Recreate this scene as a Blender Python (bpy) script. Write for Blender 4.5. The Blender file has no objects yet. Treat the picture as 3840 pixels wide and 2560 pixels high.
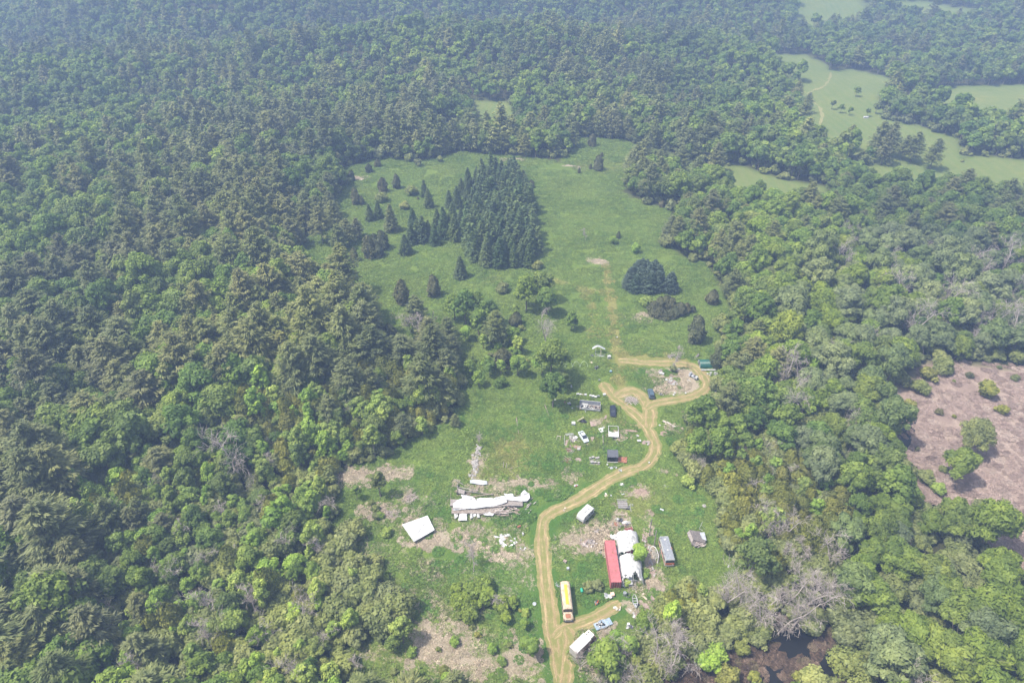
import bpy, math, random
import numpy as np
from math import radians, sin, cos, pi, atan2, hypot

scene = bpy.context.scene
COL = scene.collection
# ------------------------------------------------------------------ camera, sky, sun, exposure
CAM_H = 145.0
PITCH = radians(36.5)
cam_d = bpy.data.cameras.new('camera'); cam = bpy.data.objects.new('camera', cam_d); COL.objects.link(cam)
cam.location = (0, 0, CAM_H); cam.rotation_euler = (pi/2 - PITCH, 0, 0)
cam_d.sensor_width = 36.0; cam_d.lens = 24.0; cam_d.clip_start = 1.0; cam_d.clip_end = 9000.0
scene.camera = cam
SUN_EL, SUN_AZ = radians(61), radians(190)          # azimuth measured counter-clockwise from +X: the sun stands left of the camera
world = bpy.data.worlds.new('World'); scene.world = world; world.use_nodes = True
wn = world.node_tree.nodes; wl = world.node_tree.links
sky = wn.new('ShaderNodeTexSky'); sky.sky_type = 'NISHITA'; sky.sun_disc = False
sky.sun_elevation = SUN_EL; sky.sun_rotation = pi/2 - SUN_AZ
sky.air_density = 1.0; sky.dust_density = 3.0
wn['Background'].inputs[1].default_value = 0.148
hz_ = wn.new('ShaderNodeHueSaturation'); hz_.inputs['Saturation'].default_value = 0.5      # hazy, whitish summer sky
wl.new(sky.outputs[0], hz_.inputs['Color']); wl.new(hz_.outputs[0], wn['Background'].inputs[0])
sun_d = bpy.data.lights.new('sun', 'SUN'); sun_d.energy = 3.4; sun_d.angle = radians(0.8); sun_d.color = (1.0, 0.93, 0.80)
sun = bpy.data.objects.new('sun', sun_d); COL.objects.link(sun)
from mathutils import Vector, Matrix
sdir = Vector((cos(SUN_EL)*cos(SUN_AZ), cos(SUN_EL)*sin(SUN_AZ), sin(SUN_EL)))
sun.rotation_euler = sdir.to_track_quat('Z', 'Y').to_euler(); sun.location = sdir*300
vs = scene.view_settings; vs.view_transform = 'Standard'; vs.look = 'None'; vs.exposure = 1.15; vs.gamma = 1.0
vs.use_curve_mapping = False
scene.render.resolution_x = 1024; scene.render.resolution_y = 682
scene.render.engine = 'CYCLES'
scene.cycles.volume_bounces = 1; scene.cycles.transparent_max_bounces = 4; scene.cycles.max_bounces = 5

# ------------------------------------------------------------------ geometry of the photograph
FPX = 2560.0                     # focal length in pixels of the 3840x2560 photograph
HILLS = [(-125, 565, 180, 55, 34), (185, 545, 75, 50, 18), (-300, 485, 140, 50, 16), (-270, 600, 150, 50, -30), (-60, 680, 190, 55, -34), (60, 830, 300, 60, 34), (330, 640, 150, 60, 12), (-380, 720, 200, 60, 20), (420, 800, 150, 50, -8)]
def terrain(x, y):
    x = np.asarray(x, float); y = np.asarray(y, float)
    t = np.clip((y-360)/380, 0, 1); s = t*t*(3-2*t)
    h = 9*np.sin(x/190+0.8)*np.cos(y/150+0.4) + 7*np.sin((x*0.7+y)/95+2.0) + 4*np.sin((x-0.6*y)/61)
    r = np.clip((y-900)/1500, 0, 1)
    for cx, cy, rx, ry, hh in HILLS: h = h + hh*np.exp(-((x-cx)/rx)**2-((y-cy)/ry)**2)/1.7
    return s*h*1.7 + r*70
def proj(x, y, z=0.0):
    """world -> pixels of the 3840x2560 photograph"""
    X = np.asarray(x, float); Y = np.asarray(y, float); Z = np.asarray(z, float) - CAM_H
    d = Y*cos(PITCH) - Z*sin(PITCH); u = Y*sin(PITCH) + Z*cos(PITCH)
    d = np.where(d < 1, 1, d)
    return 1920 + FPX*X/d, 1280 - FPX*u/d
def G(px, py, h=0.0):
    """photo pixel -> point on the level ground (raised by h)"""
    a = (px-1920)/FPX; b = (1280-py)/FPX
    dy = cos(PITCH) + b*sin(PITCH); dz = -sin(PITCH) + b*cos(PITCH)
    t = (h-CAM_H)/dz
    return (a*t, dy*t)
def GT(px, py):
    x, y = G(px, py); z = 0.0
    for _ in range(6):
        z = float(terrain(x, y)); x, y = G(px, py, z)
    return (x, y, z)
K = 3840/2352.0                  # overview coordinates
def D(px, py, h=0.0): return G(px*K, py*K, h)
def R1(u, v, h=0.0): return G(2000+u/2.904, 1240+v/2.904, h)
def R2(u, v, h=0.0): return G(2000+u/2.01, 1780+v/2.01, h)
def R3(u, v, h=0.0): return G(1300+u/2.614, 1600+v/2.614, h)

def inpoly(px, py, poly):
    px = np.asarray(px, float); py = np.asarray(py, float)
    res = np.zeros(px.shape, bool); n = len(poly)
    for i in range(n):
        x0, y0 = poly[i]; x1, y1 = poly[(i+1) % n]
        if y0 == y1: continue
        c = ((y0 > py) != (y1 > py)) & (px < (x1-x0)*(py-y0)/(y1-y0)+x0)
        res ^= c
    return res
def polydist(px, py, poly):
    """distance to the polygon's outline, negative inside (same units as poly)"""
    px = np.asarray(px, float); py = np.asarray(py, float)
    best = np.full(px.shape, 1e9); n = len(poly)
    for i in range(n):
        x0, y0 = poly[i]; x1, y1 = poly[(i+1) % n]
        dx, dy = x1-x0, y1-y0; L = dx*dx+dy*dy+1e-9
        t = np.clip(((px-x0)*dx+(py-y0)*dy)/L, 0, 1)
        best = np.minimum(best, np.hypot(px-x0-t*dx, py-y0-t*dy))
    return np.where(inpoly(px, py, poly), -best, best)
def wpoly(poly):                 # overview polygon -> world polygon
    return [GT(x*K, y*K)[:2] for x, y in poly]

OPEN_MAIN = [(790,440),(800,388),(880,362),(960,376),(1060,352),(1200,362),(1290,374),(1325,345),(1322,318),(1440,326),(1450,380),(1425,440),
 (1470,470),(1560,485),(1545,515),(1520,560),(1560,592),(1620,610),(1650,660),(1662,700),(1650,760),(1655,800),(1650,880),(1640,930),
 (1570,965),(1540,1010),(1560,1090),(1640,1140),(1640,1250),(1690,1300),(1660,1350),(1560,1350),(1500,1390),(1480,1430),(1390,1455),
 (1370,1510),(1330,1600),(790,1600),(830,1470),(905,1400),(950,1370),(830,1330),(810,1250),(770,1200),(790,1130),(760,1110),(800,1075),(900,1060),(960,1010),
 (1050,960),(1070,905),(1050,850),(960,835),(872,820),(880,740),(850,690),(800,652),(728,632),(695,575),(745,500)]
FIELDS = [
 [(1840,205),(1880,162),(1960,162),(2045,182),(2010,225),(2030,275),(2100,290),(2190,318),(2205,385),(2080,388),(2010,368),(1890,350),(1845,290)],
 [(2115,222),(2200,202),(2420,196),(2420,285),(2230,285),(2160,255)],
 [(1950,378),(2060,385),(2180,392),(2240,360),(2420,378),(2420,470),(2250,470),(2100,440),(1980,425)],
 [(1605,378),(1700,385),(1790,415),(1885,432),(1890,480),(1800,478),(1700,455),(1625,430)],
 [(1455,335),(1510,345),(1570,372),(1650,395),(1640,425),(1560,408),(1470,392)],
 [(1780,2),(1900,2),(1990,22),(1980,48),(1850,42)],
 [(2005,14),(2120,5),(2220,22),(2265,52),(2100,46)],
 [(1090,234),(1160,236),(1180,275),(1165,305),(1105,300)],
 [(980,286),(1050,290),(1060,325),(995,330)],
 [(1765,128),(1840,125),(1895,150),(1890,182),(1800,170)],
]
MARSH = [(2050,1000),(2030,930),(2100,850),(2180,830),(2260,835),(2460,850),(2600,1200),(2500,1400),(2352,1350),(2300,1285),(2250,1225),(2170,1200),(2105,1150),(2050,1080)]
MARSH2 = [(1690,1450),(1840,1420),(1905,1385),(1925,1450),(1960,1530),(1990,1620),(1560,1660),(1480,1560),(1600,1500)]
W_OPEN = wpoly(OPEN_MAIN); W_FIELDS = [wpoly(f) for f in FIELDS]
W_MARSH = wpoly(MARSH); W_MARSH2 = wpoly(MARSH2)

# tracks: (points, width in metres)
def dl(pts): return [D(x, y) for x, y in pts]
TR_MAIN = dl([(1300,1640),(1288,1568),(1278,1500),(1266,1440),(1258,1370),(1250,1300),(1246,1240),(1246,1208),(1256,1186),(1290,1165),(1340,1140),(1385,1110)]) + \
          [R1(*p) for p in [(1040,1520),(1150,1500),(1260,1420),(1320,1330),(1325,1230),(1270,1120),(1195,1010),(1100,905),(1000,820),(890,740),(800,640),(752,560)]]
TR_LOOP = [R1(*p) for p in [(1255,1060),(1262,960),(1262,860),(1225,770),(1150,690),(1080,655),(990,670),(905,720)]]
TR_RING = [R1(*p) for p in [(1230,850),(1300,795),(1450,765),(1650,735),(1800,690),(1880,620),(1890,560),(1840,480),(1770,405),(1680,370),(1550,358),(1350,352),(1180,345),(1060,330),(925,322)]]
TR_SPUR = [R2(*p) for p in [(150,1230),(210,1165),(300,1135),(440,1085),(560,1020),(650,955)]]
TRACKS = [(TR_MAIN, 3.7), (TR_LOOP, 5.0), (TR_RING, 3.7), (TR_SPUR, 3.6)]
def smooth(pts, step=1.2):
    out = []
    n = len(pts)
    for i in range(n-1):
        p0 = pts[max(i-1, 0)]; p1 = pts[i]; p2 = pts[i+1]; p3 = pts[min(i+2, n-1)]
        m = max(2, int(hypot(p2[0]-p1[0], p2[1]-p1[1])/step))
        for k in range(m):
            t = k/m
            out.append(tuple(0.5*((2*p1[a]) + (-p0[a]+p2[a])*t + (2*p0[a]-5*p1[a]+4*p2[a]-p3[a])*t*t + (-p0[a]+3*p1[a]-3*p2[a]+p3[a])*t**3) for a in (0, 1)))
    out.append(tuple(pts[-1][:2]))
    return out
def linedist(px, py, pts):
    best = np.full(np.shape(px), 1e9)
    for i in range(len(pts)-1):
        x0, y0 = pts[i][:2]; x1, y1 = pts[i+1][:2]; dx, dy = x1-x0, y1-y0; L = dx*dx+dy*dy+1e-9
        t = np.clip(((px-x0)*dx+(py-y0)*dy)/L, 0, 1)
        best = np.minimum(best, np.hypot(px-x0-t*dx, py-y0-t*dy))
    return best
S_TRACKS = [(smooth(p), w) for p, w in TRACKS]
FAINT = [(dl([(1392,610),(1400,660),(1410,720),(1415,790),(1425,850),(1428,900)]), 3.2),
         (dl([(1250,640),(1320,655),(1350,665),(1365,710),(1372,780)]), 2.6), (dl([(1350,665),(1390,668)]), 2.6),
         (dl([(1425,820),(1500,815),(1570,830)]), 4.5)]
S_FAINT = [(smooth(p), w) for p, w in FAINT]

# ------------------------------------------------------------------ small noise
_rng = np.random.default_rng(7)
_tab = _rng.random((256, 256))
def vnoise(x, y, s):
    x = np.asarray(x, float)/s + 1000.3; y = np.asarray(y, float)/s + 1000.7
    i = np.floor(x).astype(int); j = np.floor(y).astype(int); fx = x-i; fy = y-j
    fx = fx*fx*(3-2*fx); fy = fy*fy*(3-2*fy)
    a = _tab[i & 255, j & 255]; b = _tab[(i+1) & 255, j & 255]; c = _tab[i & 255, (j+1) & 255]; d = _tab[(i+1) & 255, (j+1) & 255]
    return (a*(1-fx)+b*fx)*(1-fy) + (c*(1-fx)+d*fx)*fy

# ------------------------------------------------------------------ materials
def new_mat(name):
    m = bpy.data.materials.new(name); m.use_nodes = True
    nt = m.node_tree; b = nt.nodes['Principled BSDF']
    b.inputs['Specular IOR Level'].default_value = 0.2
    return m, nt, b
def ramp(nt, fac, stops):
    r = nt.nodes.new('ShaderNodeValToRGB'); e = r.color_ramp.elements
    while len(e) > 1: e.remove(e[-1])
    e[0].position = stops[0][0]; e[0].color = (*stops[0][1], 1)
    for p, c in stops[1:]:
        k = e.new(p); k.color = (*c, 1)
    nt.links.new(fac, r.inputs[0]); return r.outputs[0]
def noise(nt, scale, detail=2.0, rough=0.55, vec=None, dist=0.0):
    n = nt.nodes.new('ShaderNodeTexNoise'); n.inputs['Scale'].default_value = scale; n.inputs['Detail'].default_value = detail
    n.inputs['Roughness'].default_value = rough; n.inputs['Distortion'].default_value = dist
    if vec is not None: nt.links.new(vec, n.inputs['Vector'])
    return n.outputs['Fac']
def math_(nt, op, a, b=None, c=None, clamp=False):
    m = nt.nodes.new('ShaderNodeMath'); m.operation = op; m.use_clamp = clamp
    for i, v in enumerate((a, b, c)):
        if v is None: continue
        if isinstance(v, (int, float)): m.inputs[i].default_value = v
        else: nt.links.new(v, m.inputs[i])
    return m.outputs[0]
def mix(nt, fac, a, b, blend='MIX'):
    m = nt.nodes.new('ShaderNodeMix'); m.data_type = 'RGBA'; m.blend_type = blend
    for s, v in ((0, fac), (6, a), (7, b)):
        if isinstance(v, (int, float)): m.inputs[s].default_value = v
        elif isinstance(v, tuple): m.inputs[s].default_value = (*v, 1)
        else: nt.links.new(v, m.inputs[s])
    return m.outputs[2]
def worldpos(nt):
    return nt.nodes.new('ShaderNodeNewGeometry').outputs['Position']
def attr(nt, name):
    a = nt.nodes.new('ShaderNodeAttribute'); a.attribute_name = name; return a.outputs['Fac']
_mats = {}
def paint(name, col, rough=0.6, metal=0.0, var=0.12, scale=1.5, dirt=None, dirt_amt=0.5, spec=0.3):
    """plain painted / weathered surface with mottling and optional stains"""
    if name in _mats: return _mats[name]
    m, nt, b = new_mat(name)
    tc = nt.nodes.new('ShaderNodeTexCoord').outputs['Object']
    n = noise(nt, scale, 5, 0.65, tc)
    lo = tuple(c*(1-var*1.6) for c in col); hi = tuple(min(1, c*(1+var)) for c in col)
    c = ramp(nt, n, [(0.3, lo), (0.7, hi)])
    if dirt:
        n2 = noise(nt, scale*1.7, 6, 0.7, tc, 0.6)
        f = ramp(nt, n2, [(1-dirt_amt-0.1 if dirt_amt < 0.85 else 0.05, (0, 0, 0)), (min(1, 1-dirt_amt+0.12), (1, 1, 1))])
        c = mix(nt, f, c, dirt)
    nt.links.new(c, b.inputs['Base Color']); b.inputs['Roughness'].default_value = rough; b.inputs['Metallic'].default_value = metal
    b.inputs['Specular IOR Level'].default_value = spec
    _mats[name] = m; return m
def leafmat(name, cols, trans=0.25, vmix=0.45, rough=0.6, tint=True):
    """foliage: colour differs tree by tree (object random), clump by clump and leaf by leaf (v)"""
    m, nt, b = new_mat(name)
    oi = nt.nodes.new('ShaderNodeObjectInfo').outputs['Random']
    n = len(cols)
    c = ramp(nt, oi, [(i/(n-1) if n > 1 else 0, col) for i, col in enumerate(cols)])
    v = attr(nt, 'v')
    f = math_(nt, 'MULTIPLY_ADD', v, 2.2*vmix, 1.3-1.1*vmix)
    hsv = nt.nodes.new('ShaderNodeHueSaturation')
    nt.links.new(math_(nt, 'MULTIPLY_ADD', v, -0.022, 0.511), hsv.inputs['Hue'])
    nt.links.new(f, hsv.inputs['Value']); nt.links.new(c, hsv.inputs['Color'])
    wp = worldpos(nt)
    out = hsv.outputs[0]
    st = ramp(nt, noise(nt, 0.013, 3, 0.6, wp), [(0.34, (0.86, 0.78, 0.84)), (0.5, (1.12, 1.0, 1.0)), (0.66, (1.46, 1.24, 1.0))])
    sf = ramp(nt, noise(nt, 0.11, 2, 0.6, wp), [(0.35, (0.86, 0.88, 0.92)), (0.65, (1.14, 1.12, 1.02))])
    if tint: out = mix(nt, 1.0, mix(nt, 1.0, hsv.outputs[0], st, 'MULTIPLY'), sf, 'MULTIPLY')
    nt.links.new(out, b.inputs['Base Color']); b.inputs['Roughness'].default_value = rough; b.inputs['Specular IOR Level'].default_value = 0.25
    if trans > 0:
        t = nt.nodes.new('ShaderNodeBsdfTranslucent'); mx = nt.nodes.new('ShaderNodeMixShader'); mx.inputs[0].default_value = trans
        tc = mix(nt, 1.0, out, (1.15, 1.3, 0.55), 'MULTIPLY')
        nt.links.new(tc, t.inputs[0]); nt.links.new(b.outputs[0], mx.inputs[1]); nt.links.new(t.outputs[0], mx.inputs[2])
        nt.links.new(mx.outputs[0], nt.nodes['Material Output'].inputs[0])
    return m

# meadow colour shared by the sheet of ground and by the grass standing on it
def meadow_color(nt, pos):
    n1 = noise(nt, 0.035, 4, 0.6, pos); n2 = noise(nt, 0.35, 5, 0.7, pos); n3 = noise(nt, 2.2, 3, 0.6, pos)
    base = ramp(nt, n1, [(0.35, (0.060, 0.102, 0.020)), (0.5, (0.096, 0.148, 0.028)), (0.66, (0.145, 0.178, 0.038))])
    c = mix(nt, ramp(nt, n2, [(0.30, (0.0,)*3), (0.72, (1.0,)*3)]), base, (0.158, 0.208, 0.046))
    n4 = noise(nt, 0.13, 4, 0.65, pos, 0.5)
    c = mix(nt, ramp(nt, n4, [(0.46, (0,)*3), (0.68, (0.75,)*3)]), c, (0.160, 0.205, 0.042)); c = mix(nt, ramp(nt, n4, [(0.30, (0.6,)*3), (0.44, (0,)*3)]), c, (0.055, 0.105, 0.020))
    c = mix(nt, math_(nt, 'MULTIPLY', ramp(nt, n3, [(0.38, (0,)*3), (0.58, (1,)*3)]), 0.5), c, (0.040, 0.080, 0.016))
    return c, n2, n3
def straw_mix(nt, c, pos, inst):
    def at(nm):
        k = nt.nodes.new('ShaderNodeAttribute'); k.attribute_name = nm; k.attribute_type = 'INSTANCER' if inst else 'GEOMETRY'; return k.outputs['Fac']
    nA = noise(nt, 0.22, 6, 0.72, pos, 0.8); nB = noise(nt, 1.3, 5, 0.75, pos, 0.8); nC = noise(nt, 5.0, 4, 0.7, pos)
    thr = math_(nt, 'ADD', math_(nt, 'MULTIPLY', nA, 0.5), math_(nt, 'MULTIPLY', nB, 0.5))
    yel = math_(nt, 'MULTIPLY', math_(nt, 'SUBTRACT', math_(nt, 'ADD', at('yellow'), thr), 0.78), 3.0, clamp=True)
    c = mix(nt, math_(nt, 'MULTIPLY', yel, 0.85), c, ramp(nt, nC, [(0.3, (0.165, 0.160, 0.048)), (0.7, (0.245, 0.215, 0.080))]))
    lu = math_(nt, 'MULTIPLY', math_(nt, 'SUBTRACT', math_(nt, 'ADD', at('lush'), thr), 0.85), 4.0, clamp=True)
    c = mix(nt, math_(nt, 'MULTIPLY', lu, 0.8), c, ramp(nt, nC, [(0.35, (0.034, 0.088, 0.014)), (0.65, (0.070, 0.150, 0.026))]))
    straw = ramp(nt, nC, [(0.3, (0.17, 0.145, 0.095)), (0.55, (0.33, 0.275, 0.21)), (0.75, (0.44, 0.375, 0.30))])
    f = math_(nt, 'MULTIPLY', math_(nt, 'SUBTRACT', math_(nt, 'ADD', at('dry'), thr), 0.98), 9.0, clamp=True)
    return mix(nt, f, c, straw), nA, nB, nC
def mat_ground():
    m, nt, b = new_mat('ground_surface'); pos = worldpos(nt)
    c, n2, n3 = meadow_color(nt, pos)
    c, nA, nB, nC = straw_mix(nt, c, pos, False)
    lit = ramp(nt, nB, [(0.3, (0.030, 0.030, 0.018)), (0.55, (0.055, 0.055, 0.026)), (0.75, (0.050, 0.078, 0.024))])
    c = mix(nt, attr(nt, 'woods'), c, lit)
    mr = ramp(nt, math_(nt, 'ADD', math_(nt, 'MULTIPLY', nB, 0.45), math_(nt, 'MULTIPLY', nC, 0.55)), [(0.32, (0.150, 0.112, 0.090)), (0.5, (0.31, 0.240, 0.196)), (0.68, (0.43, 0.345, 0.29))])
    mr = mix(nt, ramp(nt, nA, [(0.42, (0.75,)*3), (0.62, (0,)*3)]), mr, (0.20, 0.145, 0.125))
    wetc = ramp(nt, nB, [(0.35, (0.022, 0.018, 0.015)), (0.55, (0.085, 0.058, 0.042)), (0.72, (0.20, 0.14, 0.108))])
    mr = mix(nt, attr(nt, 'wet'), mr, wetc)
    c = mix(nt, attr(nt, 'marsh'), c, mr)
    ff = ramp(nt, noise(nt, 0.02, 4, 0.6, pos), [(0.35, (0.105, 0.152, 0.040)), (0.6, (0.145, 0.178, 0.050)), (0.7, (0.180, 0.190, 0.050))])
    fw = nt.nodes.new('ShaderNodeTexWave'); fw.inputs['Scale'].default_value = 0.055; fw.inputs['Distortion'].default_value = 6; fw.inputs['Detail Scale'].default_value = 0.3; nt.links.new(pos, fw.inputs['Vector'])
    ff = mix(nt, math_(nt, 'MULTIPLY', fw.outputs['Fac'], 0.35), ff, (0.175, 0.180, 0.065))
    ff = mix(nt, ramp(nt, nA, [(0.40, (0,)*3), (0.66, (0.6,)*3)]), ff, (0.100, 0.145, 0.042))
    ff = mix(nt, ramp(nt, nB, [(0.5, (0,)*3), (0.7, (0.4,)*3)]), ff, (0.26, 0.235, 0.105))
    c = mix(nt, attr(nt, 'field'), c, ff)
    nt.links.new(c, b.inputs['Base Color']); b.inputs['Roughness'].default_value = 0.95; b.inputs['Specular IOR Level'].default_value = 0.05
    bp = nt.nodes.new('ShaderNodeBump'); bp.inputs['Strength'].default_value = 0.9; bp.inputs['Distance'].default_value = 0.25
    nt.links.new(math_(nt, 'ADD', n3, nC), bp.inputs['Height']); nt.links.new(bp.outputs[0], b.inputs['Normal'])
    return m
def mat_grass():
    m, nt, b = new_mat('meadow_grass'); pos = worldpos(nt)
    c, n2, n3 = meadow_color(nt, pos); c, _, _, _ = straw_mix(nt, c, pos, True)
    v = attr(nt, 'v')
    hsv = nt.nodes.new('ShaderNodeHueSaturation'); nt.links.new(math_(nt, 'MULTIPLY_ADD', v, 1.0, 1.05), hsv.inputs['Value'])
    nt.links.new(c, hsv.inputs['Color'])
    nt.links.new(hsv.outputs[0], b.inputs['Base Color']); b.inputs['Roughness'].default_value = 0.7
    t = nt.nodes.new('ShaderNodeBsdfTranslucent'); mx = nt.nodes.new('ShaderNodeMixShader'); mx.inputs[0].default_value = 0.3
    nt.links.new(hsv.outputs[0], t.inputs[0]); nt.links.new(b.outputs[0], mx.inputs[1]); nt.links.new(t.outputs[0], mx.inputs[2])
    nt.links.new(mx.outputs[0], nt.nodes['Material Output'].inputs[0])
    return m
def mat_track(name, a, bcol, green):
    m, nt, b = new_mat(name); pos = worldpos(nt)
    u = attr(nt, 'u')                               # -1 .. 1 across the track
    n1 = noise(nt, 0.5, 5, 0.7, pos); n2 = noise(nt, 3.0, 4, 0.7, pos); n3 = noise(nt, 9.0, 3, 0.6, pos)
    c = ramp(nt, n2, [(0.3, a), (0.7, bcol)])
    cb = nt.nodes.new('ShaderNodeCombineXYZ'); nt.links.new(math_(nt, 'MULTIPLY', u, 3.2), cb.inputs[0]); nt.links.new(math_(nt, 'MULTIPLY', attr(nt, 's'), 0.10), cb.inputs[1])
    ns = noise(nt, 2.0, 4, 0.65, cb.outputs[0])
    c = mix(nt, ramp(nt, ns, [(0.40, (0.75,)*3), (0.60, (0,)*3)]), c, tuple(x*0.78 for x in a)); c = mix(nt, ramp(nt, ns, [(0.55, (0,)*3), (0.68, (0.7,)*3)]), c, tuple(min(1, x*1.28) for x in bcol))
    wv = math_(nt, 'ABSOLUTE', u)
    # wheel ruts at |u| = 0.45, greener crown between
    rut = math_(nt, 'SUBTRACT', 1.0, math_(nt, 'MULTIPLY', math_(nt, 'ABSOLUTE', math_(nt, 'SUBTRACT', wv, 0.48)), 4.0), clamp=True)
    g = math_(nt, 'SUBTRACT', math_(nt, 'ADD', n1, math_(nt, 'MULTIPLY', n3, 0.25)), math_(nt, 'MULTIPLY', rut, 0.30))
    gf = ramp(nt, g, [(0.45, (0,)*3), (0.66, (0.85,)*3)])
    c = mix(nt, gf, c, green)
    c = mix(nt, math_(nt, 'MULTIPLY', ramp(nt, n3, [(0.35, (1,)*3), (0.55, (0,)*3)]), 0.25), c, (0.10, 0.08, 0.035))
    nt.links.new(c, b.inputs['Base Color']); b.inputs['Roughness'].default_value = 0.95; b.inputs['Specular IOR Level'].default_value = 0.05
    bp = nt.nodes.new('ShaderNodeBump'); bp.inputs['Strength'].default_value = 0.7; bp.inputs['Distance'].default_value = 0.06
    nt.links.new(n2, bp.inputs['Height']); nt.links.new(bp.outputs[0], b.inputs['Normal'])
    return m

# ------------------------------------------------------------------ object helpers
def tag(o, label=None, cat=None, group=None, kind=None):
    if label: o['label'] = label
    if cat: o['category'] = cat
    if group: o['group'] = group
    if kind: o['kind'] = kind
    return o
def empty(name, loc, rz=0.0, label=None, cat=None, group=None):
    o = bpy.data.objects.new(name, None); COL.objects.link(o); o.empty_display_size = 0.5
    o.location = (loc[0], loc[1], loc[2] if len(loc) > 2 else 0.0); o.rotation_euler = (0, 0, rz)
    return tag(o, label, cat, group)
def np_mesh(name, V, loops, starts, totals, mats=(), attrs=None, matidx=None, smooth_=False):
    me = bpy.data.meshes.new(name)
    me.vertices.add(len(V)); me.vertices.foreach_set('co', np.asarray(V, np.float32).ravel())
    me.loops.add(len(loops)); me.loops.foreach_set('vertex_index', np.asarray(loops, np.int32))
    me.polygons.add(len(starts)); me.polygons.foreach_set('loop_start', np.asarray(starts, np.int32)); me.polygons.foreach_set('loop_total', np.asarray(totals, np.int32))
    if matidx is not None: me.polygons.foreach_set('material_index', np.asarray(matidx, np.int32))
    if smooth_: me.polygons.foreach_set('use_smooth', np.ones(len(starts), bool))
    for k, a in (attrs or {}).items():
        at = me.attributes.new(k, 'FLOAT', 'POINT'); at.data.foreach_set('value', np.asarray(a, np.float32))
    for m in mats: me.materials.append(m)
    me.update(calc_edges=True)
    return me
def link(name, me, parent=None):
    o = bpy.data.objects.new(name, me); COL.objects.link(o)
    if parent is not None: o.parent = parent
    return o

# ------------------------------------------------------------------ ground
def dens(a, b, near0, near1, fine, grow=1.12):
    xs = list(np.arange(near0, near1+1e-6, fine)); s = fine
    lo = near0; L = []
    while lo > a: s *= grow; lo -= s; L.append(lo)
    s = fine; hi = near1; H = []
    while hi < b: s *= grow; hi += s; H.append(hi)
    return np.array(L[::-1] + xs + H)
gx = dens(-3500, 3500, -115, 190, 1.25, 1.06); gy = dens(-900, 6500, 55, 330, 1.25, 1.045)
GX, GY = np.meshgrid(gx, gy); GXf, GYf = GX.ravel(), GY.ravel()
GZf = terrain(GXf, GYf)
def sstep(a, b, x): t = np.clip((x-a)/(b-a), 0, 1); return t*t*(3-2*t)
d_open = polydist(GXf, GYf, W_OPEN)
a_field = np.zeros(len(GXf))
for f in W_FIELDS: a_field = np.maximum(a_field, sstep(6, -2, polydist(GXf, GYf, f)))
dm = np.minimum(polydist(GXf, GYf, W_MARSH), polydist(GXf, GYf, W_MARSH2))
a_marsh = sstep(2.0, -3.0, dm + 5*(vnoise(GXf, GYf, 9)-0.5))
dm1 = polydist(GXf, GYf, W_MARSH); dm2 = polydist(GXf, GYf, W_MARSH2)
a_wet = np.maximum(sstep(1.0, -1.0, dm2), sstep(-9.0, -2.0, dm1+8*(vnoise(GXf, GYf, 7)-.5))*sstep(110, 85, GXf+0*GYf)*(dm1 < 3))
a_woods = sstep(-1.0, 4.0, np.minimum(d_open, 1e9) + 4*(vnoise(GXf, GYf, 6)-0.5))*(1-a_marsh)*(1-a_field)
# dry straw patches: (overview x, y, radius x m, radius y m, strength)
DRY = [(835,1090,9,4,.62),(900,1085,8,3,.60),(935,1138,4,2.5,.5),(880,1175,6,3,.62),(855,1170,4,3,.55),(965,1200,4,3,.6),(985,1240,5,3,.7),(955,1245,4,2,.6),(1010,1215,3,5,.55),
 (1065,1230,6,4,.55),(1110,1250,7,3,.58),(1160,1260,6,4,.6),(1200,1270,4,5,.5),(1060,1150,2,5,.5),(1000,1350,4,8,.45),(990,1440,4,7,.6),(1010,1480,5,6,.62),(1060,1500,8,8,.56),
 (1050,1560,12,8,.5),(1140,1500,12,5,.5),(1190,1520,8,6,.54),(1130,1550,14,6,.54),(900,1500,12,8,.42),(1000,1300,8,8,.42),(1100,1330,10,10,.4),(1220,1450,3,5,.45),
 (1190,1100,6,2,.6),(1235,1108,5,2,.6),(1280,1115,7,1.5,.5),(1130,1110,6,2,.5),(1330,1245,7,3,.56),(1360,1240,6,4,.6),(1390,1215,4,3,.6),(1310,1235,4,3,.5),(1420,1170,3,2,.6),(1425,1190,4,2,.6),
 (1475,1130,5,3,.52),(1530,1078,5,2,.45),(1500,1230,2,8,.62),(1500,1300,2.5,9,.66),(1500,1340,4,3,.6),(1475,1390,4,6,.5),(1465,1385,3,3,.5),(1560,862,7,4,.75),(1585,880,3,6,.72),(1540,890,9,5,.55),
 (1510,855,9,4,.5),(1375,600,4,3,.7),(1475,725,5,4,.55),(1480,780,2,2,.4),(1320,1085,2,1.5,.6),(1540,975,3,1,.6),(1520,1000,3,1,.5),(1430,1000,6,1,.6),(1350,1010,2,2,.5),(1300,1085,2,2,.5),
 (1105,1060,3,8,.5),(1085,1180,14,6,.45),(1150,1120,14,4,.48),(1380,968,3,1.2,.55),(1360,1430,6,2.5,.5),(1400,1490,5,3,.6),(1390,1530,5,5,.6),(1345,1480,3,3,.55),(1500,1530,20,8,.4),
 (1000,1450,26,30,.42),(1100,1560,30,12,.44),(900,1250,16,22,.42),(1120,1230,18,14,.44),(960,1150,14,10,.42),(1200,1300,10,14,.42),(1350,1230,9,6,.5),(1000,385,2,1,.5),(1110,300,4,2,.5),(1180,365,9,2,.6),(1310,380,8,2,.6),(1370,385,20,3,.3),(820,410,8,4,.6),(1215,620,2,4,.4),(1270,1230,2,3,.4),(1440,1385,4,2,.5)]
a_dry = np.zeros(len(GXf))
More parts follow.
